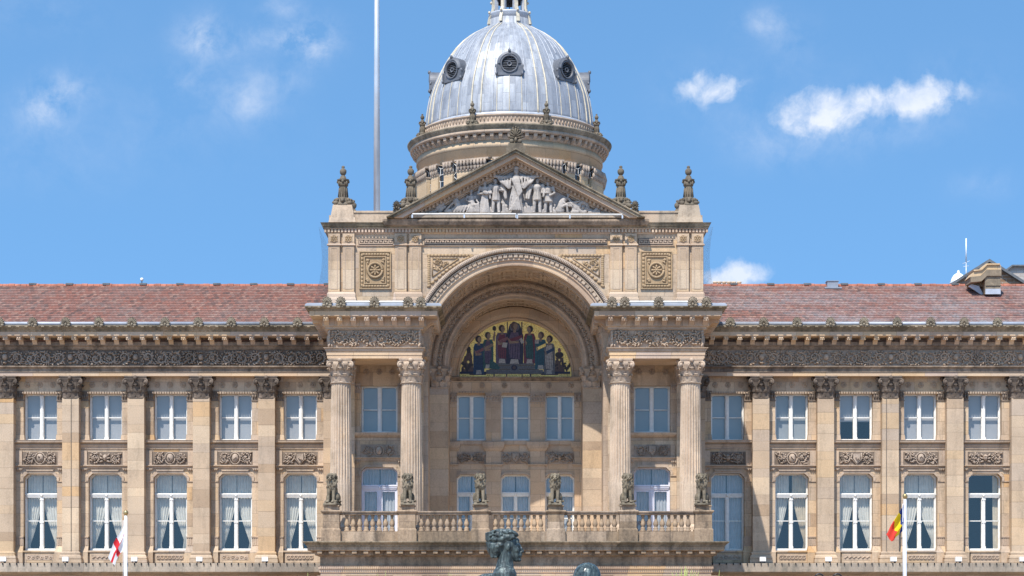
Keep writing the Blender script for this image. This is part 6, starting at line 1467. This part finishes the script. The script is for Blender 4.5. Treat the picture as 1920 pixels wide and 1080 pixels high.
mo.cur = MI['mgold']; labs = ((205, 342, 'SCIENCE'), (560, 650, 'ART'), (672, 812, 'LIBERTY'), (832, 1012, 'MUNICIPALITY'), (1030, 1118, 'LAW'), (1140, 1262, 'COMMERCE'), (1485, 1642, 'INDUSTRY'))
for a, b, t in labs: mpoly('mgold', [(a, 866), (a, 832), (b, 832), (b, 866)], 2)
mpoly('mgold', [(342, 862), (342, 846), (560, 846), (560, 862)], 1); mpoly('mgold', [(1262, 862), (1262, 846), (1485, 846), (1485, 862)], 1); mpoly('mbrown', [(205, 868), (205, 842), (1642, 842), (1642, 868)], 0)
mosaic = part(mo, 'mosaic', mats)
for a, b, t in labs:
    cu_ = bpy.data.curves.new('lettering', 'FONT'); cu_.body = t; cu_.size = .2; cu_.align_x = 'CENTER'; cu_.extrude = .003
    to = bpy.data.objects.new('lettering', cu_); COL.objects.link(to); bpy.context.view_layer.update()
    wd = to.dimensions.x; cap_h = .2 * .7
    me = bpy.data.meshes.new_from_object(to.evaluated_get(bpy.context.evaluated_depsgraph_get())); bpy.data.objects.remove(to)
    o = bpy.data.objects.new('lettering', me); COL.objects.link(o); o.parent = mosaic; me.materials.clear(); me.materials.append(M['mbrown'])
    sx = (mx_(b) - mx_(a)) * .88 / max(wd, .01); o.rotation_euler = (R(90), 0, 0); o.scale = (sx, (mz_(836) - mz_(862)) / cap_h, 1); o.location = ((mx_(a) + mx_(b)) / 2, YL - .012, mz_(862))
# ------------------------------------------------------------------ lions on the balcony piers
def lion():
    mb = MB()
    mb.box(-.36, .36, -.45, .42, 0, .07); mb.box(-.33, .33, -.42, .4, .07, .13)
    for s in (-1, 1):
        mb.ell((s * .21, .16, .38), (.16, .3, .27), 0, 10, 7); mb.ell((s * .27, -.2, .19), (.085, .17, .07), 0, 8, 5)
        mb.tube([(s * .13, -.12, .98), (s * .14, -.2, .6), (s * .135, -.27, .2)], [.13, .095, .075], 8); mb.ell((s * .135, -.34, .18), (.085, .13, .065), 0, 8, 5)
        for k in (-1, 0, 1): mb.ell((s * .135 + k * .05, -.44, .165), (.028, .05, .045), 0, 6, 4)
        mb.ell((s * .065, -.385, 1.43), (.05, .04, .028), 0, 6, 4); mb.ell((s * .055, -.44, 1.3), (.055, .06, .05), 0, 8, 5)
    mb.tube([(0, .22, .4), (0, .12, .75), (0, -.02, 1.05), (0, -.08, 1.2)], [.25, .24, .24, .2], 12)
    mb.ell((0, -.12, .98), (.25, .2, .28), 0, 12, 8); mb.ell((0, -.13, 1.4), (.17, .2, .19), 0, 12, 8); mb.tube([(0, -.25, 1.44), (0, -.43, 1.37)], [.08, .045], 8); mb.ell((0, -.4, 1.24), (.07, .06, .04), 0, 8, 5); mb.ell((0, -.29, 1.5), (.12, .08, .05), 0, 8, 5)
    rng = random.Random(4)
    mb.ell((0, -.1, 1.4), (.21, .2, .22), 0, 12, 8); mb.ell((0, -.13, 1.12), (.27, .22, .3), 0, 12, 8); mb.ell((0, -.36, 1.3), (.085, .1, .08), 0, 8, 6); mb.ell((0, -.47, 1.35), (.045, .03, .03), 0, 6, 4)
    for s in (-1, 1): mb.ell((s * .17, -.14, 1.56), (.05, .035, .05), 0, 6, 5)
    for k in range(90):
        z = rng.uniform(.84, 1.58); a = rng.uniform(0, 2 * PI); r = .275 - .1 * max(0.0, z - 1.4) / .18 - .05 * max(0.0, 1.0 - z) / .16
        x, y = r * math.cos(a), -.1 + r * .9 * math.sin(a)
        if y < -.2 and z > 1.2 and abs(x) < .15: continue
        mb.ell((x, y, z), (.042, .042, .085), rng.uniform(-.5, .5), 6, 4)
    mb.tube([(0, .4, .2), (.3, .38, .2), (.42, .1, .2), (.4, -.08, .22)], [.05, .045, .04, .06], 6)
    return mb
l0 = lion().fused('lion_statue', 'lion', .022, None, 2)
L_ = ['on the left end pier of the balcony', 'on the balcony pier left of the arch', 'on the balcony pier just left of the bronze head', 'on the balcony pier just right of the bronze head', 'on the balcony pier right of the arch', 'on the right end pier of the balcony']
for i, px in enumerate((623, 764, 900, 1041, 1176.5, 1316)):
    o = l0 if i == 0 else l0.copy()
    if i: COL.objects.link(o)
    o.location = (X(px, YB), YB + .1, Z(947.5, YB)); o.scale = (1.02, 1.0, 1.03); o.rotation_euler = (0, 0, R((-14, 4, 6, -3, 4, -8)[i]))
    tag(o, 'weathered seated stone lion ' + L_[i], 'statue', 'stone lions along the balcony')
# ------------------------------------------------------------------ bronze river woman in front
sd = 38.5; sy = sd - D
def hx(v): return (895 + v / 10.8 - CX) * sd / F
def hz(v): return (YH - (980 + v / 10.8)) * sd / F
sw = empty('bronze_statue', (hx(560), sy, -1.4))
tag(sw, 'green bronze statue of a seated woman, curled hair, looking right, one shiny knee raised', 'statue')
b = MB(); u = .001 * sd / F * 1000 / 10.8            # metres per zoomed pixel
def E(cx, cz, rx, ry, rz_, rot=0.0, y=0.0, nu=12, nv=9): b.ell((hx(cx), sy + y * u, hz(cz)), (rx * u, ry * u, rz_ * u), rot, nu, nv)
# skull, face in profile to the right
E(600, 430, 240, 190, 250); E(720, 500, 140, 150, 210); E(760, 640, 120, 120, 140); E(690, 620, 130, 130, 150)
E(800, 380, 55, 110, 75); E(815, 445, 45, 110, 40)                # forehead, brow
b.tube([(hx(845), sy, hz(430)), (hx(868), sy, hz(500)), (hx(915), sy, hz(575))], [24 * u, 30 * u, 34 * u], 8); E(925, 585, 26, 38, 24); E(890, 600, 34, 48, 22)
E(878, 648, 32, 60, 18, .1); E(872, 688, 32, 55, 18, -.1); E(845, 668, 40, 80, 46); E(848, 755, 48, 62, 42); E(800, 740, 80, 80, 55)
for s in (-1, 1):
    E(830, 490, 26, 22, 16, y=s * 62); E(842, 472, 34, 30, 12, y=s * 62); E(790, 560, 60, 50, 60, y=s * 85); E(630, 500, 42, 26, 75, y=s * 178, rot=.15); E(640, 490, 20, 34, 40, y=s * 178)
b.tube([(hx(590), sy, hz(560)), (hx(570), sy, hz(760)), (hx(555), sy, hz(950))], [165 * u, 160 * u, 195 * u], 14)
# shoulders, back, torso leaning, seated legs with one knee raised
for s in (-1, 1):
    E(560, 1060, 240, 190, 200, y=s * 300); 
    b.tube([(hx(560), sy + s * 330 * u, hz(1060)), (hx(640), sy + s * 430 * u, hz(1500)), (hx(980), sy + s * 330 * u, hz(1760))], [165 * u, 125 * u, 85 * u], 10)
    E(1050, 1790, 100, 60, 50, y=s * 320)
    for k in range(4): b.tube([(hx(1100), sy + s * (290 + 25 * k) * u, hz(1790)), (hx(1210 - 12 * k), sy + s * (290 + 25 * k) * u, hz(1840))], [20 * u, 14 * u], 6)
    E(1060, 1830, 50, 25, 22, y=s * 262)
E(250, 1075, 260, 260, 60, rot=-.08, y=330)
b.tube([(hx(555), sy, hz(950)), (hx(540), sy, hz(1250)), (hx(520), sy, hz(1700)), (hx(480), sy, hz(2100))], [210 * u, 330 * u, 300 * u, 340 * u], 14)
for s in (-1, 1): E(760, 1330, 130, 140, 150, y=s * 150)
kx, kz = (1100 - 895) * 10.8, (1056 - 980) * 10.8
b.tube([(hx(520), sy + 220 * u, hz(2120)), (hx(1300), sy + 230 * u, hz(2000)), (hx(2100), sy + 230 * u, hz(1980)), (hx(2700), sy + 230 * u, hz(2200))], [300 * u, 260 * u, 190 * u, 120 * u], 12)
body = b.fused('body', 'bronze', .012, None, 3); body.parent = sw; body.location = -Vector(sw.location)
b = MB()
b.tube([(hx(520), sy - 200 * u, hz(2050)), (hx(1250), sy - 210 * u, hz(1950)), (hx(kx - 330), sy - 215 * u, hz(kz + 900)), (hx(kx - 20), sy - 215 * u, hz(kz + 310))], [320 * u, 300 * u, 280 * u, 262 * u], 16)
b.tube([(hx(kx), sy - 215 * u, hz(kz + 300)), (hx(kx + 130), sy - 215 * u, hz(kz + 900)), (hx(kx + 200), sy - 215 * u, hz(kz + 1500))], [255 * u, 225 * u, 130 * u], 14); b.ell((hx(kx), sy - 215 * u, hz(kz + 280)), (285 * u, 260 * u, 290 * u), .3, 16, 12); b.ell((hx(kx + 350), sy - 215 * u, hz(kz + 1580)), (260 * u, 120 * u, 90 * u), .1, 10, 6)
o = b.fused('raised_leg', 'knee', .014, None, 4); o.parent = sw; o.location = -Vector(sw.location); o['label'] = 'smooth shiny raised knee'
# hair: swept blocks and curls
b = MB(); rng = random.Random(21)
def HB_(poly, y0, y1): b.plate([(hx(a), hz(c)) for a, c in poly], sy + y0 * u, sy + y1 * u)
E(500, 330, 300, 215, 190); E(470, 230, 250, 180, 105); E(480, 190, 170, 150, 72); E(600, 190, 170, 150, 62); E(380, 480, 200, 200, 230); E(360, 610, 130, 150, 110); E(650, 240, 170, 190, 90); E(300, 300, 130, 170, 110)
HB_([(160, 210), (330, 160), (400, 300), (220, 380), (165, 360)], -150, 150); HB_([(165, 400), (260, 360), (300, 520), (240, 560), (185, 470)], -140, 140); HB_([(250, 590), (390, 560), (400, 715), (275, 715)], -120, 120)
for cx, cz, r, y in ((400, 490, 85, -150), (470, 455, 70, -165), (420, 225, 80, -160), (420, 262, 70, -175), (600, 300, 85, -165), (520, 330, 85, -170), (690, 190, 70, -150), (760, 230, 70, -130), (800, 260, 45, -90), (700, 260, 60, -165), (560, 200, 80, -150), (500, 490, 40, -160), (350, 350, 80, -165), (640, 160, 60, -100), (480, 170, 70, -110)):
    for s in (1, -1): b.ell((hx(cx), sy + s * y * u, hz(cz)), (r * u, r * .75 * u, r * .62 * u), rng.uniform(-.4, .6), 10, 7)
for k in range(12):
    a, c = rng.uniform(260, 760), rng.uniform(170, 330); b.tube([(hx(a - 70), sy - 175 * u, hz(c + 40)), (hx(a), sy - 205 * u, hz(c - 12)), (hx(a + 80), sy - 165 * u, hz(c + 22))], [18 * u, 26 * u, 14 * u], 6)
o = b.fused('hair', 'bronze', .011, None, 1); o.parent = sw; o.location = -Vector(sw.location)
b = MB(); b.box(-2.2, 3.4, sy - 1.6, sy + 1.6, -3, -1.5); b.box(-2.4, 3.6, sy - 1.8, sy + 1.8, -1.62, -1.4); tag(b.build('fountain_plinth', 'pale'), 'pale stone fountain plinth under the bronze woman', 'plinth')
# ------------------------------------------------------------------ flagpoles and flags
def polething(px, py, y, zb, r0, r1, top, label, ball=True, mat='pole'):
    o = empty('flagpole', (X(px, y), y, zb)); b = MB(); b.lathe(0, 0, [(r0, 0), (r1, top - zb), (0, top - zb + .01)], 20); b.build('pole', mat, o)
    if ball:
        b = MB(); b.ell((0, 0, top - zb + .13), (.11, .11, .12), 0, 12, 8); b.tube([(0, 0, top - zb - .02), (0, 0, top - zb + .06)], .06, 8); b.build('ball', 'brass', o)
        b = MB(); b.tube([(-.1, -.06, -top * 0 + 3.5), (-.11, -.06, top - zb - .2)], .012, 5); b.tube([(-.12, 0, 4.2), (.12, 0, 4.2)], .03, 5); b.build('halyard', 'pole', o)
    tag(o, label, 'flagpole'); return o
yF = -25.0
polething(706.5, 0, 2.0, zbl - .6, .19, .125, 43.0, 'tall grey flagpole rising behind the left parapet', False, 'steel')
p1 = polething(236, 0, yF, -3, .09, .06, Z(967, yF), 'white flagpole carrying the white and red flag'); p2 = polething(1697, 0, yF, -3, .09, .06, Z(936, yF), 'white flagpole carrying the red, yellow and blue flag')
def flagmat(kind):
    m, t, b_ = newmat('flag ' + kind)
    s = t.add('ShaderNodeSeparateXYZ', {0: t.add('ShaderNodeUVMap').outputs[0]}); u_, v_ = s.outputs[0], s.outputs[1]
    if kind == 'cross':
        f = t.math('MAXIMUM', t.math('LESS_THAN', t.math('ABSOLUTE', t.math('SUBTRACT', u_, .5)), .085), t.math('LESS_THAN', t.math('ABSOLUTE', t.math('SUBTRACT', v_, .5)), .13))
        col = t.mix(f, (.78, .78, .8), (.62, .02, .03))
    else:
        zig = t.math('MULTIPLY', t.math('ABSOLUTE', t.math('SUBTRACT', t.math('FRACT', t.math('MULTIPLY', v_, 2.0)), .5)), .28)
        d = t.math('SUBTRACT', u_, zig)
        col = t.ramp(d, [(0, (.015, .04, .2)), (.14, (.85, .6, .01)), (.42, (.72, .05, .03))], 'CONSTANT')
    t.l.new(col, b_.inputs['Base Color']); b_.inputs['Roughness'].default_value = .8
    tr = t.add('ShaderNodeBsdfTranslucent'); t.l.new(col, tr.inputs[0]); o_ = [n for n in t.n if n.type == 'OUTPUT_MATERIAL'][0]
    t.l.new(t.add('ShaderNodeMixShader', {0: .25, 1: b_.outputs[0], 2: tr.outputs[0]}).outputs[0], o_.inputs[0]); return m
def flag(name, corners, y, mat, label, seed, fold=.16, waves=3.0, mid=None):
    """cloth hung from the hoist: top/bottom hoist corners then bottom/top fly corners in photo rows, gathered into folds"""
    (ht, hb_, fb, ft) = [(X(a, y), Z(b, y)) for a, b in corners]; n, k = 44, 30; vs = []; fs = []; uv = []
    for i in range(n + 1):
        u_ = i / n
        for j in range(k + 1):
            v_ = j / k
            top = (ht[0] + (ft[0] - ht[0]) * u_, ht[1] + (ft[1] - ht[1]) * u_); bot = (hb_[0] + (fb[0] - hb_[0]) * u_, hb_[1] + (fb[1] - hb_[1]) * u_)
            x = bot[0] + (top[0] - bot[0]) * v_; z = bot[1] + (top[1] - bot[1]) * v_
            g = math.sin(PI * min(1, u_ * 1.4)) * .9 + .1
            ph = v_ * waves * 2 * PI + u_ * 2.4 + seed
            x += .05 * math.cos(ph) * g + .03 * math.sin(7 * u_ + seed); z += -.10 * math.sin(PI * u_) * (1 - v_) + .025 * math.sin(ph * .7)
            vs.append((x, y - .02 + fold * math.sin(ph) * g * (1 if u_ > .03 else u_ / .03), z)); uv.append((u_, v_))
    for i in range(n):
        for j in range(k): o = i * (k + 1) + j; fs.append((o, o + 1, o + k + 2, o + k + 1))
    me = bpy.data.meshes.new(name); me.from_pydata(vs, [], fs); me.materials.append(mat); ul = me.uv_layers.new(name='UVMap')
    for lp in me.loops: ul.data[lp.index].uv = uv[lp.vertex_index]
    me.polygons.foreach_set('use_smooth', [True] * len(fs)); me.update()
    o = bpy.data.objects.new(name, me); COL.objects.link(o); tag(o, label, 'flag', 'limp flags on white poles'); return o
flag('flag', ((234, 980), (234, 1015), (214, 1061), (202, 1046)), yF, flagmat('cross'), 'limp white flag with a red cross hanging on the left pole', .4, .07, 1.2)
flag('flag', ((1694, 946), (1694, 992), (1671, 1016), (1660, 1003)), yF, flagmat('zigzag'), 'limp red, yellow and blue flag hanging on the right pole', 1.1, .12, 1.5)
# ------------------------------------------------------------------ things on the roofs
def rfz(y): return Z(606, -.8) + (y + .8) * (Z(536.5, 6.6) - Z(606, -.8)) / 7.4
ch = empty('chimney', (X(1850, 4.6), 4.6, rfz(4.6) - .6)); tag(ch, 'mossy stepped stone chimney stack on the right tiled roof', 'chimney')
b = MB(); y = 0; cx = X(1850, 4.6)
def CXr(p): return X(p, 4.4) - cx
def CZr(r): return Z(r, 4.4) - (rfz(4.6) - .6)
b.box(CXr(1845), CXr(1874), -.45, 1.1, CZr(552), CZr(512)); b.taper((CXr(1822), CXr(1845), .2, 1.1), CZr(535), (CXr(1822), CXr(1845), .2, 1.1), CZr(520)); b.plate([(CXr(1818), CZr(531)), (CXr(1818), CZr(521)), (CXr(1837), CZr(519)), (CXr(1848), CZr(508)), (CXr(1875), CZr(508)), (CXr(1875), CZr(519)), (CXr(1848), CZr(519)), (CXr(1838), CZr(529))], -.55, 1.0)
b.box(CXr(1846), CXr(1875.5), -.5, 1.12, CZr(537), CZr(535.5)); b.build('stack', 'chim', ch)
b = MB(); b.plate([(CXr(1816), CZr(521)), (CXr(1825), CZr(510)), (CXr(1839), CZr(508)), (CXr(1849), CZr(498)), (CXr(1875), CZr(498)), (CXr(1876), CZr(507.5)), (CXr(1848), CZr(507.5)), (CXr(1837), CZr(518.5))], -.4, .9); b.plate([(CXr(1823), CZr(507.5)), (CXr(1838), CZr(505.5)), (CXr(1847), CZr(495.5)), (CXr(1873), CZr(495.5)), (CXr(1873), CZr(498)), (CXr(1849), CZr(498)), (CXr(1839), CZr(508)), (CXr(1824), CZr(510))][::-1], -.5, 1.0); b.build('cap', 'drum', ch)
b = MB(); b.box(CXr(1845.5), CXr(1874), -.5, -.451, CZr(553), CZr(543)); b.build('flashing', 'lead', ch); b = MB(); b.plate([(CXr(1818), CZr(535)), (CXr(1824), CZr(531)), (CXr(1838), CZr(535)), (CXr(1847), CZr(552)), (CXr(1842), CZr(551))], .1, .19); b.build('flashing', 'lead', ch)
cp = empty('chimney_pots', (X(1368, 8.5), 8.5, Z(545, 8.5))); tag(cp, 'row of buff clay chimney pots behind the right roof ridge', 'chimney pots')
b = MB(); b.box(-.9, .9, -.3, .3, -1.5, .2); b.build('stack', 'drum', cp)
for k, px in enumerate((1341, 1349, 1358, 1367, 1376, 1386)): b = MB(); b.lathe(X(px, 8.5) - X(1368, 8.5), 0, [(.12, .2), (.1, .42), (.14, .46), (.14, .54), (.1, .55)], 10); b.build('pot', 'pot', cp)
b = MB(); b.box(-.32, .32, -.3, .3, 0, .42); b.box(-.36, .36, -.34, .34, .4, .44); b.box(-.5, .5, -.5, -.31, -.05, .03); o = b.build('roof_vent', 'gutter'); o.location = (X(1560, 6.3), 6.3, rfz(6.3) - .08); tag(o, 'small square lead vent box on the right roof ridge', 'roof vent')
cm_ = empty('security_camera', (X(266, 6.6), 6.6, rfz(6.6) + .1)); tag(cm_, 'small white dome camera on a short post above the left roof ridge', 'camera')
b = MB(); b.tube([(0, 0, -.1), (0, 0, .22)], .03, 6); b.build('post', 'iron', cm_); b = MB(); b.lathe(0, 0, [(.0, .2), (.08, .22), (.1, .3), (.08, .38), (0, .4)], 10); b.build('housing', 'lampwhite', cm_)
# brick house behind, its white cupola, mast, and the paler block
yb = 30.0; bz = -3
hb = empty('brick_building', (X(1853, yb), yb, bz)); tag(hb, 'buff brick gabled building behind the stone chimney', 'building'); ox, oz = X(1853, yb), bz
b = MB(); b.plate([(X(q, yb) - ox, Z(r, yb) - oz) for q, r in ((1775, 700), (1930, 700), (1930, 541), (1853, 492), (1775, 541))], 0, 14); b.build('gable_wall', 'brick', hb)
b = MB()
for sg, q in ((-1, 1775), (1, 1931)): b.plate([(X(a, yb) - ox, Z(r, yb) - oz) for a, r in ((1853, 487), (1853, 492.5), (q, 541.5), (q, 536))][::sg], -.4, 14.3)
b.build('roof', 'grey', hb)
cu2 = empty('cupola', (X(1797, 34), 34, Z(560, 34))); tag(cu2, 'white domed cupola peeping over the right roof ridge', 'cupola')
b = MB(); k = 34; s0 = (D + 34) / F; b.lathe(0, 0, [(.45, 0), (.45, 1.0), (.62, 1.12), (.62, 1.2)], 16); b.build('drum', 'fibre', cu2); b = MB(); z0 = 1.2; b.lathe(0, 0, [(.62, z0), (.55, z0 + .1), (.48, z0 + .3), (.33, z0 + .52), (.12, z0 + .66), (.08, z0 + .68), (.1, z0 + .76), (.06, z0 + .84), (0, z0 + .86)], 20); b.build('dome', 'fibre', cu2)
an = empty('antenna_mast', (X(1811.5, 30), 30, Z(545, 30))); tag(an, 'thin white antenna mast beside the white cupola', 'antenna'); b = MB(); b.tube([(0, 0, 0), (0, 0, Z(492, 30) - Z(545, 30))], .035, 6); b.build('mast', 'steel', an); b = MB(); b.tube([(0, 0, Z(492, 30) - Z(545, 30)), (0, 0, Z(447, 30) - Z(545, 30))], .045, 6); b.tube([(-.25, 0, 1.9), (.25, 0, 2.1)], .015, 4); b.tube([(-.2, 0, 1.7), (.2, 0, 1.75)], .015, 4); b.build('whip', 'pole', an)
b = MB(); ox = X(1905, 42); b.plate([(X(q, 42) - ox, Z(r, 42) + 3) for q, r in ((1886, 700), (2100, 700), (2100, 500), (1898, 500), (1886, 510))], 0, 10); pb = b.build('pale_building', 'brick2'); pb.location = (ox, 42, -3); tag(pb, 'pale brick block at the right edge behind the roofs', 'building'); b = MB(); b.plate([(X(q, 42) - ox, Z(r, 42) + 3) for q, r in ((1884.5, 511), (1897, 500.2), (2101, 500.2), (2101, 497.5), (1896, 497.5), (1882, 510))], -.3, 10.2); b.build('coping', 'grey', pb)
fn = empty('roof_finial', (X(1830, 32), 32, Z(512, 32))); tag(fn, 'tiny white roof finial just left of the stone chimney', 'finial'); b = MB(); b.lathe(0, 0, [(.1, 0), (.1, .12), (.05, .18), (.07, .24), (0, .3)], 8); b.build('knob', 'fibre', fn)
# bird netting hung at the attic corners
for sg in (-1, 1):
    b = MB(); n = 10; vs = []
    for i in range(n + 1):
        t = i / n; z = zc[3] + (zat0 + .3 - zc[3]) * t; xo = BW + .5 + .35 * (t ** 2) - .25 * math.sin(PI * t); vs += [(A(sg * xo), YA - .3, z), (A(sg * xo), 1.0, z)]
    b.add(vs, [(2 * i, 2 * i + 1, 2 * i + 3, 2 * i + 2) for i in range(n)]); vs2 = []
    for i in range(n + 1):
        t = i / n; z = zc[3] + (zat0 + .3 - zc[3]) * t; xo = BW + .5 + .35 * (t ** 2) - .25 * math.sin(PI * t); vs2 += [(A(sg * xo), YA - .3, z), (A(sg * (BW - .02)), YA - .3, z)]
    b.add(vs2, [(2 * i, 2 * i + 1, 2 * i + 3, 2 * i + 2) for i in range(n)])
    tag(b.build('bird_net', 'net'), f"fine dark bird netting draped down the {'left' if sg < 0 else 'right'} corner of the attic", 'netting')
# ------------------------------------------------------------------ plants and lamp at the lower edge
def bladeplant(px, ptop, d, n, label, seed, spread=.35, w=.026):
    y = d - D; rng = random.Random(seed); z1 = (YH - ptop) * d / F; zb = z1 - 1.3; x0 = (px - CX) * d / F
    o = empty('spiky_plant', (x0, y, zb)); tag(o, label, 'plant', 'spiky plants along the foreground'); b = MB()
    for k in range(n):
        a = rng.uniform(0, 2 * PI); L = rng.uniform(.72, 1.0) * 1.3 if k else 1.3; tilt = rng.uniform(.02, spread) if k else .05; pts = []
        for i in range(7): t = i / 6; pts.append((math.cos(a) * tilt * t ** 1.6 * L, math.sin(a) * tilt * t ** 1.6 * L, L * t * (1 - .12 * tilt * t * t)))
        b.tube(pts, [w * .8, w, w * 1.1, w, w * .8, w * .5, .003], 5, True, .35)
    b.build('blades', 'foliage', o)
    b = MB(); b.lathe(0, 0, [(.0, -.3), (.3, -.3), (.34, .02), (.3, .03), (0, .0)], 12); b.build('root_ball', 'soil', o)
bladeplant(1282, 1060, 40, 34, 'larger spiky green plant below the right end of the porch', 1, .3)
bladeplant(1343, 1068, 41, 14, 'smaller spiky green plant right of the porch corner', 2, .25, .02); bladeplant(722, 1069, 40, 7, 'sparse grassy plant below the left half of the porch', 3, .3, .016); bladeplant(576, 1073, 41, 6, 'sparse grassy plant left of the porch', 4, .25, .016); bladeplant(846, 1073, 40, 4, 'thin grassy plant just left of the bronze woman', 5, .3, .009)
lp = empty('street_lamp', (X(1553, -50), -50, -3)); tag(lp, 'black twin-hooped street lamp at the bottom edge below the right wing', 'street lamp')
zt = Z(1078, -50) + 3; b = MB(); b.lathe(0, 0, [(.14, 0), (.14, .5), (.08, .7), (.06, zt - .7), (.05, zt - .3)], 12); b.build('post', 'iron', lp); xr = X(1570, -50) - X(1553, -50)
for s in (-1, 1):
    b = MB(); b.tube([(s * xr + .15 * math.cos(R(a)), 0, zt - .12 + .15 * math.sin(R(a))) for a in range(-30, 211, 15)], .026, 8); b.tube([(0, 0, zt - .35), (s * xr, 0, zt - .27)], .025, 6); b.build('hoop', 'iron', lp); b = MB(); b.ell((s * xr, 0, zt - .3), (.1, .1, .12), 0, 10, 7); b.build('lantern', 'lampwhite', lp)
